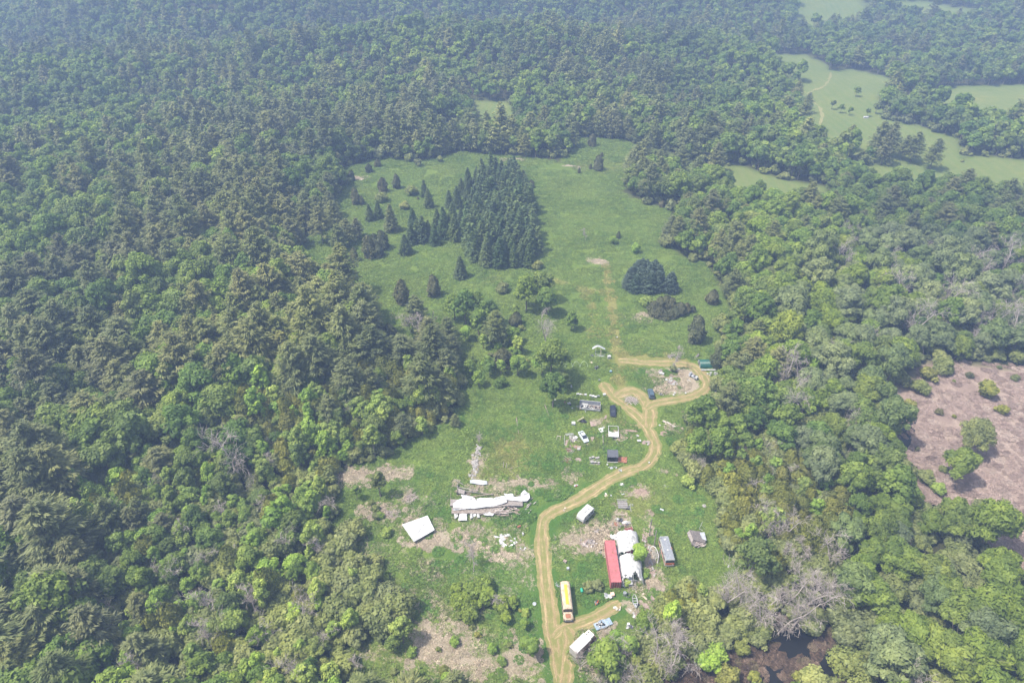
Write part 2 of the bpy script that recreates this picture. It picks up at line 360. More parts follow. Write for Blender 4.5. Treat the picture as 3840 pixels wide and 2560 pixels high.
for (px, py, rx, ry, st) in DRY:
    cx, cy = D(px, py); q = np.hypot((GXf-cx)/(rx*1.25), (GYf-cy)/(ry*1.25)); a_dry = np.maximum(a_dry, min(.8, st+.05)*np.clip(1.25-q*0.75, 0, 1)*(q < 1.7))
YEL = [(1180,1040,9,12,.5),(1390,960,10,5,.4),(1350,1000,8,12,.35),(1540,880,14,12,.4),(1450,830,14,6,.45),(1480,1150,12,8,.4),(1500,1130,8,6,.35),(1500,1200,16,14,.3),(1450,1090,5,5,.3),
 (1380,380,30,16,.35),(1150,420,30,10,.2),(1330,470,30,20,.2),(1110,470,5,6,.4),(1130,640,12,6,.3),(900,1450,30,25,.35),(1080,1400,40,30,.3),(1360,1330,10,12,.25),(1120,1090,8,8,.4),(1500,790,16,5,.3),(960,440,30,6,.2),(1030,580,20,10,.15),(1150,1300,20,12,.3)]
a_yel = np.zeros(len(GXf))
for (px, py, rx, ry, st) in YEL:
    cx, cy = D(px, py); q = np.hypot((GXf-cx)/rx, (GYf-cy)/ry); a_yel = np.maximum(a_yel, st*np.clip(1.3-q*0.8, 0, 1))
for pts, w in S_FAINT:
    near = (GXf > -20) & (GXf < 90) & (GYf > 120) & (GYf < 330)
    dd = np.full(len(GXf), 99.0); dd[near] = linedist(GXf[near], GYf[near], pts)
    a_yel = np.maximum(a_yel, (0.64 if w > 3 else 0.5)*sstep(w*0.75, w*0.3, dd))
a_lush = np.zeros(len(GXf)); nr = (GXf > -70) & (GXf < 90) & (GYf > 60) & (GYf < 215)
_d = np.full(len(GXf), 99.0); _d[nr] = linedist(GXf[nr], GYf[nr], S_TRACKS[0][0]); _e = np.full(len(GXf), 99.0); _e[nr] = linedist(GXf[nr], GYf[nr], S_TRACKS[3][0])
a_lush = np.maximum(0.62*sstep(6.5, 2.5, _d)*sstep(150, 120, GYf), 0.62*sstep(5.0, 2.5, _e))
for (px, py, rx, ry, st) in [(1180,1180,16,4,.6),(1250,1130,10,8,.45),(1270,1060,8,5,.5),(1330,1060,8,6,.45),(1100,1290,14,6,.5),(1170,1340,8,12,.5),(1000,1170,6,8,.5),(960,1100,10,5,.4),(1350,1330,8,10,.45),(1480,1380,8,5,.4),(1560,1190,12,14,.4),(1500,880,12,3,.5),(1480,852,10,2,.5),(1040,1270,8,5,.5),(960,1350,8,8,.4),(1215,1400,4,14,.55),(1250,950,12,8,.4),(1150,960,20,10,.35),(1400,1010,12,8,.35),(1570,1010,12,8,.4)]:
    cx, cy = D(px, py); q = np.hypot((GXf-cx)/rx, (GYf-cy)/ry); a_lush = np.maximum(a_lush, st*np.clip(1.4-q*0.8, 0, 1))
def gsample(A, x, y):
    i = np.clip(np.searchsorted(gx, x), 0, len(gx)-1); j = np.clip(np.searchsorted(gy, y), 0, len(gy)-1); return A[j*len(gx)+i]
nxv, nyv = len(gx), len(gy)
ii, jj = np.meshgrid(np.arange(nxv-1), np.arange(nyv-1)); a0 = (jj*nxv+ii).ravel()
quads = np.stack([a0, a0+1, a0+1+nxv, a0+nxv], 1)
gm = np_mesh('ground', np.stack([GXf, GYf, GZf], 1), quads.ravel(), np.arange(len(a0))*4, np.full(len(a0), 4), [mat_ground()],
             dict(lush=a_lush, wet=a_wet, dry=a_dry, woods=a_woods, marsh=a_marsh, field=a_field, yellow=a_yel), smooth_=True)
tag(link('ground', gm), kind='structure')

def ribbon(name, pts, w, mat, z, seed, rag=0.42):
    r = np.random.default_rng(seed); P = np.array(smooth(pts, 0.5)); n = len(P)
    T = np.gradient(P, axis=0); T /= np.linalg.norm(T, axis=1)[:, None]+1e-9; N = np.stack([-T[:, 1], T[:, 0]], 1)
    cols = 9; V = []; U = []; SS = []
    s = np.arange(n)*0.5
    eL = rag*(vnoise(s, s*0+seed, 0.8)-0.5)*1.1 + rag*(vnoise(s, s*0+seed+31, 3.3)-0.5)*1.4 + rag*1.6*(vnoise(s, s*0+seed+9, 7)-0.5); eR = rag*(vnoise(s, s*0+seed+50, 0.8)-0.5)*1.1 + rag*(vnoise(s, s*0+seed+63, 3.3)-0.5)*1.4 + rag*1.6*(vnoise(s, s*0+seed+77, 7)-0.5)
    end = np.clip(np.minimum(np.arange(n), np.arange(n)[::-1])*0.5/1.6, 0.15, 1)**0.5
    for k in range(cols):
        u = -1+2*k/(cols-1)
        off = u*w/2*end + (eR if u > 0 else -eL)*abs(u)
        q = P + N*off[:, None]; V.append(np.concatenate([q, (z+terrain(q[:, 0], q[:, 1]))[:, None]], 1)); U.append(np.full(n, u)); SS.append(s)
    V = np.concatenate(V); U = np.concatenate(U)
    i, j = np.meshgrid(np.arange(n-1), np.arange(cols-1)); a = (j*n+i).ravel()
    q = np.stack([a, a+n, a+n+1, a+1], 1)[:, ::-1]
    return tag(link(name, np_mesh(name, V, q.ravel(), np.arange(len(a))*4, np.full(len(a), 4), [mat], dict(u=U, s=np.concatenate(SS)))), kind='structure')
MT = mat_track('mown_track_surface', (0.24, 0.185, 0.092), (0.39, 0.30, 0.17), (0.150, 0.165, 0.050))
ribbon('main_track', TR_MAIN, 3.9, MT, 0.030, 1)
ribbon('clearing_track', TR_LOOP, 5.0, MT, 0.040, 2)
ribbon('ring_track', TR_RING, 4.0, MT, 0.050, 3)
ribbon('spur_track', TR_SPUR, 3.7, MT, 0.060, 4)
ribbon('junction_track', [D(1290,1600), D(1300,1545), D(1305,1500), D(1310,1465), D(1300,1440)], 4.2, MT, 0.070, 5)
ribbon('turning_track', [R1(*p) for p in [(960,960),(985,1010),(1060,1040),(1160,1040),(1230,1000)]], 3.0, MT, 0.020, 6)

MTF = mat_track('field_track_surface', (0.24, 0.23, 0.10), (0.29, 0.26, 0.125), (0.20, 0.21, 0.075))
FT = [GT(x*K, y*K)[:2] for x, y in [(1908,166),(1905,182),(1890,200),(1862,212),(1860,225),(1880,245),(1888,262),(1884,285),(1886,300)]]
ribbon('field_track', FT, 1.9, MTF, 0.12, 8, 0.8)

# ------------------------------------------------------------------ leaf clouds
def unit(a): return a/(np.linalg.norm(a, axis=-1, keepdims=True)+1e-9)
def leaf_quads(C, Nn, Tt, L, W, fold=0.0):
    """diamond shaped sprays of foliage: centres, normals, long axes, half lengths, half widths"""
    Nn = unit(Nn); B = unit(np.cross(Nn, Tt)); T = unit(np.cross(B, Nn))
    L = np.asarray(L)[:, None]; W = np.asarray(W)[:, None]
    up = Nn*(fold*W) if fold else 0
    V = np.stack([C-T*L, C-B*W+up-T*L*0.15, C+T*L, C+B*W+up-T*L*0.15], 1)
    return V.reshape(-1, 3)
def cloud_mesh(name, V, v, mats, wood=None, woodmat=None):
    n = len(V)//4
    loops = np.arange(n*4); st = np.arange(n)*4; tt = np.full(n, 4); mi = np.zeros(n, int); at = np.repeat(v, 4)
    if wood is not None:
        WV, WF = wood; k = len(V)
        loops = np.concatenate([loops, WF.ravel()+k]); st = np.concatenate([st, n*4+np.arange(len(WF))*4]); tt = np.concatenate([tt, np.full(len(WF), 4)])
        mi = np.concatenate([mi, np.ones(len(WF), int)]); V = np.concatenate([V, WV]); at = np.concatenate([at, np.full(len(WV), 0.5)])
        mats = list(mats)+[woodmat]
    return np_mesh(name, V, loops, st, tt, mats, dict(v=at), mi)
def tubes(segs, k=4):
    """segments (p0, p1, r0, r1) -> one open mesh of tapering sticks"""
    A = np.array([s[0] for s in segs], float); Bp = np.array([s[1] for s in segs], float)
    r0 = np.array([s[2] for s in segs])[:, None]; r1 = np.array([s[3] for s in segs])[:, None]
    d = unit(Bp-A); ref = np.where(np.abs(d[:, 2:3]) > 0.9, np.array([[1., 0, 0]]), np.array([[0, 0, 1.]]))
    u = unit(np.cross(d, ref)); w = np.cross(d, u); V = []
    for i in range(k):
        a = 2*pi*i/k; V.append(A+(u*cos(a)+w*sin(a))*r0)
    for i in range(k):
        a = 2*pi*i/k; V.append(Bp+(u*cos(a)+w*sin(a))*r1)
    V = np.stack(V, 1).reshape(-1, 3); n = len(segs); base = np.arange(n)[:, None]*(2*k)
    F = np.concatenate([base+np.array([[i, (i+1) % k, k+(i+1) % k, k+i]]) for i in range(k)], 0)
    return V, F
def limbs(rng, H, R, base, n, r0):
    """trunk with rising limbs for a broadleaf tree"""
    segs = []; p = np.array([0., 0, -0.3]); top = H*0.8; m = 6; q = p
    for i in range(m):
        nx = np.array([rng.normal(0, .12), rng.normal(0, .12), 0])+np.array([q[0], q[1], -0.3+(top+0.3)*(i+1)/m])
        segs.append((q, nx, r0*(1-i/m)+.03, r0*(1-(i+1)/m)+.03)); q = nx
    for i in range(n):
        z = base+(H*0.75-base)*rng.random()**0.8; a = rng.random()*2*pi; l = R*(0.55+0.4*rng.random())
        s = np.array([0, 0, z]); mid = s+np.array([cos(a)*l*.5, sin(a)*l*.5, l*.35]); e = s+np.array([cos(a)*l, sin(a)*l, l*.75])
        rr = r0*0.42*(1-z/H*0.6)
        segs += [(s, mid, rr, rr*.6), (mid, e, rr*.6, rr*.2)]
    return tubes(segs, 5)
def broad(seed, H, R, base, nl, nleaf, leaf, lob=(0.26, 0.42), flat=1.0, up=0.35, top=0.5, elong=1.25, spread=0.72, ray=0.0, jit=(0.6, 0.6)):
    """crown of many leaf masses"""
    rng = np.random.default_rng(seed)
    d = unit(rng.normal(size=(nl, 3))); d[:, 2] = np.where(d[:, 2] < -0.45, -d[:, 2], d[:, 2])
    zc = base+(H-base)*top*0.92; hz = (H-base)*0.5
    fr = spread*(0.55+0.5*rng.random(nl))[:, None]
    C = d*np.array([R, R, hz])*fr; C[:, 2] += zc
    # egg form: narrower to the top
    tz = np.clip((C[:, 2]-base)/(H-base), 0, 1); C[:, :2] *= (1.12-0.5*tz**2)[:, None]
    r = R*(lob[0]+(lob[1]-lob[0])*rng.random(nl)); tone = rng.random(nl)
    C = np.concatenate([C, [[0, 0, zc]]]); r = np.append(r, R*0.45); tone = np.append(tone, 0.4)
    w = r**2; idx = rng.choice(len(r), nleaf, p=w/w.sum())
    dr = rng.normal(size=(nleaf, 3)); dr[:, 2] += up; dr = unit(dr)
    rad = r[idx]*(jit[0]+jit[1]*rng.random(nleaf)**0.8)
    P = C[idx]+dr*rad[:, None]*np.array([1, 1, 0.85*flat])
    Nn = dr*0.85+np.array([0, 0, 0.28])+rng.normal(size=(nleaf, 3))*0.30
    T = rng.normal(size=(nleaf, 3))*(1-0.6*min(ray, 1))+unit(P-np.array([0, 0, base]))*ray*np.array([1, 1, .7])
    s = leaf*(0.65+0.75*rng.random(nleaf))
    v = np.clip(0.68*tone[idx]+0.32*rng.random(nleaf), 0, 1)
    keep = P[:, 2] > 0.05
    return leaf_quads(P[keep], Nn[keep], T[keep], s[keep]*elong, s[keep], 0.25), v[keep]
def pine(seed, H, R, base, nwh, nb, nsp, L=0.75, W=0.22, droop=0.0, irregular=0.35, peak=0.35, plume=0.22, up=0.14, cone=1.0, narrow_top=0.12):
    """whorls of plumed boughs radiating from a stem"""
    rng = np.random.default_rng(seed); PV = []; NN = []; TT = []; vv = []; bough = []
    for i in range(nwh):
        f = (i+0.5*rng.random())/nwh; z = base+(H-base)*f
        prof = (1-f)**cone*(1-peak*np.exp(-f*7))+narrow_top*(1-f)
        for k in range(nb):
            a = 2*pi*(k+rng.random()*0.8)/nb+i*2.4
            l = R*min(1.08, prof*1.15)*(1-irregular+irregular*1.5*rng.random())+0.25
            rise = (up+0.5*f)*l*(1+0.3*rng.normal())-droop*l
            dirv = np.array([cos(a), sin(a), 0.0]); s0 = np.array([0, 0, z])
            m = int(nsp*(0.3+0.7*l/R)); t = rng.random(m)**0.62
            side = rng.normal(size=m)*plume*l*(0.35+0.65*t)*np.where(t > .9, .5, 1); sv = np.array([-sin(a), cos(a), 0.0])
            P = s0+dirv*(t*l)[:, None]+sv*side[:, None]+np.array([0, 0, 1.0])*((rise*t**1.25)+rng.normal(size=m)*0.045*l+0.05)[:, None]
            P[:, 2] -= 0.25*np.abs(side)
            Td = dirv*0.9+sv*(side/(0.3*l+.1))[:, None]*0.75+np.array([0, 0, 0.18+0.25*f])+rng.normal(size=(m, 3))*0.18
            PV.append(P); TT.append(Td); NN.append(np.array([0, 0, 1.0])+rng.normal(size=(m, 3))*0.34+dirv*0.15)
            vv.append(np.clip(0.45*rng.random()+0.25*t+0.35*rng.random(m), 0, 1))
            bough.append((s0, s0+dirv*l*0.75+np.array([0, 0, rise*0.65]), 0.02+0.009*l*2, 0.015))
    P = np.concatenate(PV); T = np.concatenate(TT); N = np.concatenate(NN); v = np.concatenate(vv)
    s = 0.6+0.8*rng.random(len(P))
    stem = [((0, 0, -0.3), (0, 0, H*0.5), 0.018*H, 0.011*H), ((0, 0, H*0.5), (0, 0, H*0.98), 0.011*H, 0.02)]
    return leaf_quads(P, N, T, L*s, W*s, 0.2), v, tubes(stem+bough, 4)
def conifer_dense(seed, H, R, base, n, leaf, lump=0.22, shape=1.0, tufts=26):
    """tight crown (cedar, juniper) with upward tufts"""
    rng = np.random.default_rng(seed)
    f = rng.random(n)**1.25; a = rng.random(n)*2*pi; z = base+(H-base)*f
    prof = np.clip(np.sqrt(np.clip(1-((f-0.28)/0.74)**2, 0, 1)), 0.03, 1)**shape
    ta = rng.random(tufts)*2*pi; tf = rng.random(tufts); amp = rng.random(tufts); tone = rng.random(tufts)
    da = np.abs((a[:, None]-ta[None]+pi) % (2*pi)-pi); q = (da/0.55)**2+((f[:, None]-tf[None])/0.16)**2
    near = np.argmin(q, 1); g = np.exp(-q[np.arange(n), near])
    rr = R*prof*(1-lump+lump*1.6*g*amp[near]+0.08*rng.normal(size=n))*(0.8+0.2*rng.random(n)**0.4)
    P = np.stack([np.cos(a)*rr, np.sin(a)*rr, z+0.1*H*g*amp[near]*0.6], 1)
    o = np.stack([np.cos(a), np.sin(a), np.full(n, 0.55)], 1)
    Nn = o+rng.normal(size=(n, 3))*0.45; T = o*0.5+np.array([0, 0, 0.9])+rng.normal(size=(n, 3))*0.3
    s = leaf*(0.6+0.8*rng.random(n)); v = np.clip(0.5*tone[near]*g+0.25+0.35*(rng.random(n)-0.3), 0, 1)
    return leaf_quads(P, Nn, T, s*1.35, s*0.8, 0.2), v, tubes([((0, 0, -0.3), (0, 0, H*0.85), 0.016*H+.03, 0.02)], 5)
def bare(seed, H, R, levels=4, r0=0.16, split=5, upb=0.55, lean=0.0, broken=False, fine=1.0):
    """leafless tree: trunk, limbs, twigs"""
    rng = np.random.default_rng(seed); trunk = []; br = []
    def grow(p, d, l, r, lev):
        n = 3 if lev < 2 else 2; q = p
        for i in range(n):
            d = unit(d+rng.normal(size=3)*0.16+np.array([0, 0, 0.05*upb])); e = q+d*l/n
            ra, rb = r*(1-i/n*0.55), r*(1-(i+1)/n*0.55)
            (trunk if lev == 0 else br).append((q, e, max(ra, .030), max(rb, .020)))
            if lev < levels and (i > 0 or lev > 0):
                for _ in range(int(split*(1.0 if lev else 1.3)*0.5+rng.random()*1.5)):
                    a = rng.random()*2*pi; s = unit(np.cross(d, [cos(a), sin(a), 0.3])); nd = unit(d*(0.45+0.3*rng.random())+s*0.85+np.array([0, 0, upb*0.35]))
                    t = rng.random(); grow(q+(e-q)*t, nd, l*(0.42+0.25*rng.random())*(R/H*1.9 if lev == 0 else 1), rb*0.5, lev+1)
            q = e
    grow(np.array([0., 0, -0.3]), unit(np.array([lean, 0.0, 1.0])), H*0.95, r0, 0)
    return trunk, br

# ------------------------------------------------------------------ foliage materials
M_BARK = paint('bark', (0.17, 0.145, 0.12), 0.9, 0, 0.3, 3.0)
M_DEAD = paint('weathered_wood', (0.42, 0.365, 0.335), 0.9, 0, 0.22, 2.0)
M_PINE = leafmat('white_pine_needles', [(0.092, 0.122, 0.048), (0.112, 0.142, 0.060), (0.086, 0.120, 0.042), (0.124, 0.148, 0.056), (0.100, 0.120, 0.060)], 0.28, 0.40)
M_BROAD = leafmat('forest_leaves', [(0.073, 0.137, 0.027), (0.120, 0.189, 0.034), (0.091, 0.137, 0.039), (0.140, 0.210, 0.039), (0.081, 0.149, 0.032), (0.124, 0.168, 0.049)], 0.36, 0.42)
M_ASPEN = leafmat('aspen_leaves', [(0.130, 0.234, 0.037), (0.185, 0.296, 0.047), (0.148, 0.234, 0.049), (0.204, 0.283, 0.066), (0.130, 0.197, 0.045)], 0.3, 0.35)
M_MAPLE = leafmat('maple_leaves', [(0.088, 0.142, 0.024), (0.122, 0.182, 0.026), (0.100, 0.160, 0.028), (0.130, 0.178, 0.034)], 0.3, 0.42)
M_SILVER = leafmat('silvery_leaves', [(0.092, 0.135, 0.052), (0.125, 0.165, 0.078), (0.080, 0.125, 0.040), (0.110, 0.150, 0.066)], 0.25, 0.5)
M_CEDAR = leafmat('cedar_foliage', [(0.110, 0.134, 0.025), (0.137, 0.159, 0.028), (0.096, 0.125, 0.029), (0.151, 0.168, 0.034), (0.112, 0.130, 0.034)], 0.15, 0.45)
M_JUNIPER = leafmat('juniper_foliage', [(0.062, 0.078, 0.036), (0.082, 0.092, 0.042), (0.056, 0.076, 0.034), (0.090, 0.090, 0.044)], 0.15, 0.4)
M_SPRUCE = leafmat('spruce_needles', [(0.036, 0.072, 0.026), (0.058, 0.098, 0.030), (0.040, 0.070, 0.032), (0.068, 0.104, 0.034), (0.046, 0.082, 0.028)], 0.15, 0.5)
M_BSPRUCE = leafmat('dense_spruce_needles', [(0.034, 0.061, 0.041), (0.043, 0.070, 0.048), (0.031, 0.058, 0.036)], 0.1, 0.5)
M_SHRUB = leafmat('shrub_leaves', [(0.103, 0.138, 0.048), (0.135, 0.173, 0.050), (0.117, 0.149, 0.063), (0.140, 0.173, 0.058)], 0.25, 0.4)
M_LIME = leafmat('lime_leaves', [(0.105, 0.185, 0.028), (0.125, 0.205, 0.034)], 0.3, 0.35)
M_TWIG = leafmat('twiggy_grey', [(0.20, 0.175, 0.155), (0.24, 0.205, 0.18)], 0.0, 0.3, tint=False)
M_WILLOW = leafmat('willow_leaves', [(0.165, 0.205, 0.072), (0.18, 0.22, 0.08)], 0.3, 0.3)

# prototypes: kind -> list of dict(crown mesh, trunk mesh, far mesh)
PROTO = {}
def add_proto(kind, near, far, mat, wmat=None):
    """near/far: (V, v, wood)"""
    wmat = wmat or M_BARK
    V, v, w = near
    cr = cloud_mesh(kind+'_crown', V, v, [mat])
    tr = np_mesh(kind+'_trunk', w[0], w[1].ravel(), np.arange(len(w[1]))*4, np.full(len(w[1]), 4), [wmat])
    V2, v2, w2 = far
    fa = cloud_mesh(kind, V2, v2, [mat], w2, wmat)
    PROTO.setdefault(kind, []).append(dict(crown=cr, trunk=tr, far=fa))
def broad_set(kind, mat, specs, nleaf, leaf, farleaf=(1300, 0.5), **kw):
    for i, (H, R, base, nl) in enumerate(specs):
        s = hash_seed(kind)+i; rng = np.random.default_rng(s)
        near = (*broad(s, H, R, base, nl, nleaf, leaf, **kw), limbs(rng, H, R, base, 12, 0.018*H+0.03))
        far = (*broad(s, H, R, base, max(8, nl//2), farleaf[0], farleaf[1], **kw), limbs(rng, H, R, base, 2, 0.018*H+0.03))
        add_proto(kind, near, far, mat)
def hash_seed(s): return sum(ord(c)*(i+3) for i, c in enumerate(s)) % 9973
broad_set('broadleaf_tree', M_BROAD, [(14, 4.8, 4.0, 44), (15, 4.4, 4.0, 38), (12.5, 4.6, 3.0, 40), (16, 5.4, 5.0, 52), (13, 4.0, 3.5, 34)], 4600, 0.28, lob=(0.16, 0.34), spread=0.9, jit=(.45, .85), ray=.4, elong=1.5)
broad_set('aspen_tree', M_ASPEN, [(11, 2.7, 2.5, 34), (12, 2.5, 2.0, 32), (9, 2.4, 1.2, 28), (10, 3.2, 1.6, 40)], 3000, 0.23, (900, 0.34), lob=(0.16, 0.36), up=0.25, spread=0.98, jit=(.35, 1.0))
broad_set('maple_tree', M_MAPLE, [(16, 6.2, 4.5, 44), (17, 6.8, 4.0, 50), (14.5, 5.6, 3.5, 40)], 9000, 0.23, (1700, 0.46), lob=(0.15, 0.30), elong=2.6, spread=0.88, ray=1.3, jit=(.45, .85))
broad_set('silver_maple_tree', M_SILVER, [(16, 5.6, 4.5, 40), (17, 6.2, 5.0, 46), (14, 4.8, 3.0, 34)], 7500, 0.24, (1700, 0.42), lob=(0.15, 0.30), elong=2.3, spread=0.88, ray=1.1, jit=(.45, .85))
broad_set('lime_tree', M_LIME, [(8, 2.8, 1.2, 16), (9.5, 3.2, 1.5, 18)], 3200, 0.25, (900, 0.34))
broad_set('willow_bush', M_WILLOW, [(6.5, 3.6, 0.5, 20)], 3800, 0.24, (900, 0.34))
broad_set('shrub', M_SHRUB, [(3.2, 2.4, 0.1, 14), (4.0, 2.8, 0.2, 16), (2.6, 2.0, 0.05, 12)], 2600, 0.17, (300, 0.4), top=0.42)
for i, (H, R, b) in enumerate([(18, 5.4, 4.0), (16.5, 5.0, 3.0), (19, 5.0, 5.0), (15, 4.6, 2.5), (17, 5.8, 3.5)]):
    add_proto('white_pine', pine(100+i, H, R, b, 16, 8, 46, 0.60, 0.15, peak=0.2, cone=0.8, irregular=0.42, plume=0.17), pine(100+i, H, R, b, 12, 7, 17, 0.85, 0.30, peak=0.2, cone=0.8, plume=0.2), M_PINE)
for i, (H, R, b) in enumerate([(14, 3.5, 0.8), (15, 3.7, 1.0), (13, 3.3, 0.6), (11.5, 3.2, .5)]):
    add_proto('spruce_tree', pine(200+i, H, R, b, 26, 8, 26, 0.42, 0.20, droop=0.32, irregular=0.2, peak=0.0, plume=0.16, cone=0.95, up=0.1), pine(200+i, H, R, b, 14, 6, 9, 0.75, 0.4, droop=0.3, peak=0.0, plume=0.2, cone=0.95), M_SPRUCE)
for i, (H, R, b) in enumerate([(8.5, 3.0, 0.3), (9.5, 3.2, 0.3)]):
    add_proto('dense_spruce', pine(230+i, H, R, b, 24, 10, 28, 0.36, 0.18, droop=0.15, irregular=0.16, peak=0.0, plume=0.2, cone=0.75, up=0.1), pine(230+i, H, R, b, 12, 7, 9, 0.75, 0.4, droop=0.15, peak=0.0, plume=0.2, cone=0.8), M_BSPRUCE)
for i, (H, R, b) in enumerate([(7.0, 2.7, 0.2), (8.0, 2.8, 0.3), (6.0, 2.6, 0.2), (8.6, 3.1, 0.4)]):
    add_proto('cedar_tree', conifer_dense(300+i, H, R, b, 3000, 0.20), conifer_dense(300+i, H, R, b, 480, 0.5), M_CEDAR)
for i, (H, R, b) in enumerate([(5.0, 1.8, 0.1), (6.0, 1.8, 0.1), (3.6, 1.7, 0.05)]):
    add_proto('juniper_tree', conifer_dense(330+i, H, R, b, 2400, 0.16, lump=0.3, shape=1.35), conifer_dense(330+i, H, R, b, 380, 0.42, lump=0.3), M_JUNIPER)
DEADK = [('dead', 11, 3.4, 3, 0.17, 4.2), ('dead', 13, 4.4, 3, 0.22, 4.6), ('dead', 9, 2.8, 3, 0.14, 4.2), ('dead', 12, 2.4, 3, 0.15, 6)]
for i, (_, H, R, lv, r0, sp) in enumerate(DEADK):
    tr, br = bare(400+i, H, R, lv, r0, sp)
    br = br[:6000]
    w = tubes(tr, 6); b = tubes(br, 3)
    crm = np_mesh('dead_tree_crown', b[0], b[1].ravel(), np.arange(len(b[1]))*4, np.full(len(b[1]), 4), [M_DEAD])
    trm = np_mesh('dead_tree_trunk', w[0], w[1].ravel(), np.arange(len(w[1]))*4, np.full(len(w[1]), 4), [M_DEAD])
    tr2, br2 = bare(400+i, H, R, 2, r0*1.3, 4); w2 = tubes(tr2+[(a, b_, max(r, .05), max(s, .05)) for a, b_, r, s in br2], 3)
    fam = np_mesh('dead_tree', w2[0], w2[1].ravel(), np.arange(len(w2[1]))*4, np.full(len(w2[1]), 4), [M_DEAD])
    PROTO.setdefault('dead_tree', []).append(dict(crown=crm, trunk=trm, far=fam))

def plant(kind, x, y, s=1.0, rz=0.0, var=None, label='', cat='tree', group=None, name=None, mat=None, parts=True, zs=1.0, rng=random, tilt=0.0, sx=1.0):
    P = PROTO[kind]; p = P[rng.randrange(len(P)) if var is None else var % len(P)]
    z = float(terrain(x, y)) if y > 350 else 0.0
    nm = name or kind
    if parts:
        e = empty(nm, (x, y, z), rz, label, cat, group); e.scale = (s*sx, s/sx, s*zs)
        if tilt: e.rotation_euler = (tilt, tilt*0.6, rz)
        c = link('crown', p['crown'], e); t = link('trunk', p['trunk'], e); obs = [c]
    else:
        e = link(nm, p['far']); tag(e, label, cat, group); e.location = (x, y, z); e.rotation_euler = (0, 0, rz); e.scale = (s, s, s*zs); obs = [e]
    if mat:
        for o in obs:
            o.material_slots[0].link = 'OBJECT'; o.material_slots[0].material = mat
    return e

# ------------------------------------------------------------------ trees placed one by one (overview coordinates of the foot)
rnd = random.Random(5)
HAND = []            # (x, y, radius) kept clear of the scattered wood
def hand(kind, px, py, s, label, group=None, **kw):
    s *= {'broadleaf_tree': 1.4, 'aspen_tree': 1.5, 'juniper_tree': 1.12, 'lime_tree': 1.15, 'shrub': 1.2, 'white_pine': 1.15}.get(kind, 1.0)
    x, y, z = GT(px*K, py*K); HAND.append((x, y, 1.5*s))
    return plant(kind, x, y, s, rnd.random()*6.28, label=label, group=group, rng=rnd, **kw)
# the planted spruce block
blk = wpoly([(1100,418),(1140,402),(1190,408),(1215,455),(1230,520),(1235,575),(1215,612),(1150,622),(1100,606),(1062,575),(1075,500)])
bx = [p[0] for p in blk]; by = [p[1] for p in blk]; cnt = 0
yy = min(by)
while yy < max(by):
    xx = min(bx)+(cnt % 2)*1.6
    while xx < max(bx):
        jx, jy = xx+rnd.uniform(-1.1, 1.1), yy+rnd.uniform(-1.2, 1.2)
        if inpoly(np.array([jx]), np.array([jy]), blk)[0]:
            near = jy < min(by)+14
            plant('spruce_tree', jx, jy, rnd.uniform(0.72, 1.0)*(0.9 if vnoise(jx, jy, 9) < .5 else 1.08), rnd.random()*6.28, label='tall dark green spruce packed inside the dense planted block of spruces in the meadow', group='spruces of the dense planted block', rng=rnd, parts=near)
        xx += 3.5
    yy += 4.2; cnt += 1
for x, y in blk: HAND.append((x, y, 2))
SP2 = [(985,470,.75),(975,445,.6),(1005,520,.8),(1020,540,.9),(1040,500,.8),(1050,470,.75),(1060,440,.75),(1032,470,.6),(1075,420,.7),(1095,415,.7),(1045,545,.9),(1018,505,.7),(1075,455,.75),(960,545,.85),(945,552,.8),(972,548,.85),(985,545,.7),(950,520,.75),(1068,545,.9),(1000,555,.7),(870,495,.7),(850,500,.65),(1060,520,.8)]
for px, py, s in SP2:
    hand('spruce_tree', px, py+6, s, 'bluish green spruce in the loose group left of the dense spruce block', 'spruces standing left of the planted block', zs=1.0)
hand('spruce_tree', 932, 582, .85, 'broad dark spruce standing alone at the left foot of the spruce groups', zs=0.85)
hand('spruce_tree', 1058, 636, .85, 'slim spruce standing just off the lower left corner of the dense planted block')
for px, py, s in [(1452,655,1.0),(1470,662,1.05),(1490,668,1.05),(1508,665,1.0),(1458,668,.85),(1480,650,1.1),(1500,645,1.0),(1462,645,1.1),(1490,655,1.2),(1470,650,1.15),(1508,655,1.0),(1480,665,1.1),(1446,660,.95)]:
    hand('dense_spruce', px, py, s, 'dense dark spruce merged into the round clump on the right of the meadow', 'spruces of the round clump')
hand('dense_spruce', 1538, 668, 1.0, 'dense dark spruce at the right end of the round clump, with a gap beside it')
hand('spruce_tree', 900, 530, .9, 'greyish pine shaped spruce left of the row of dark spruces', mat=M_PINE)
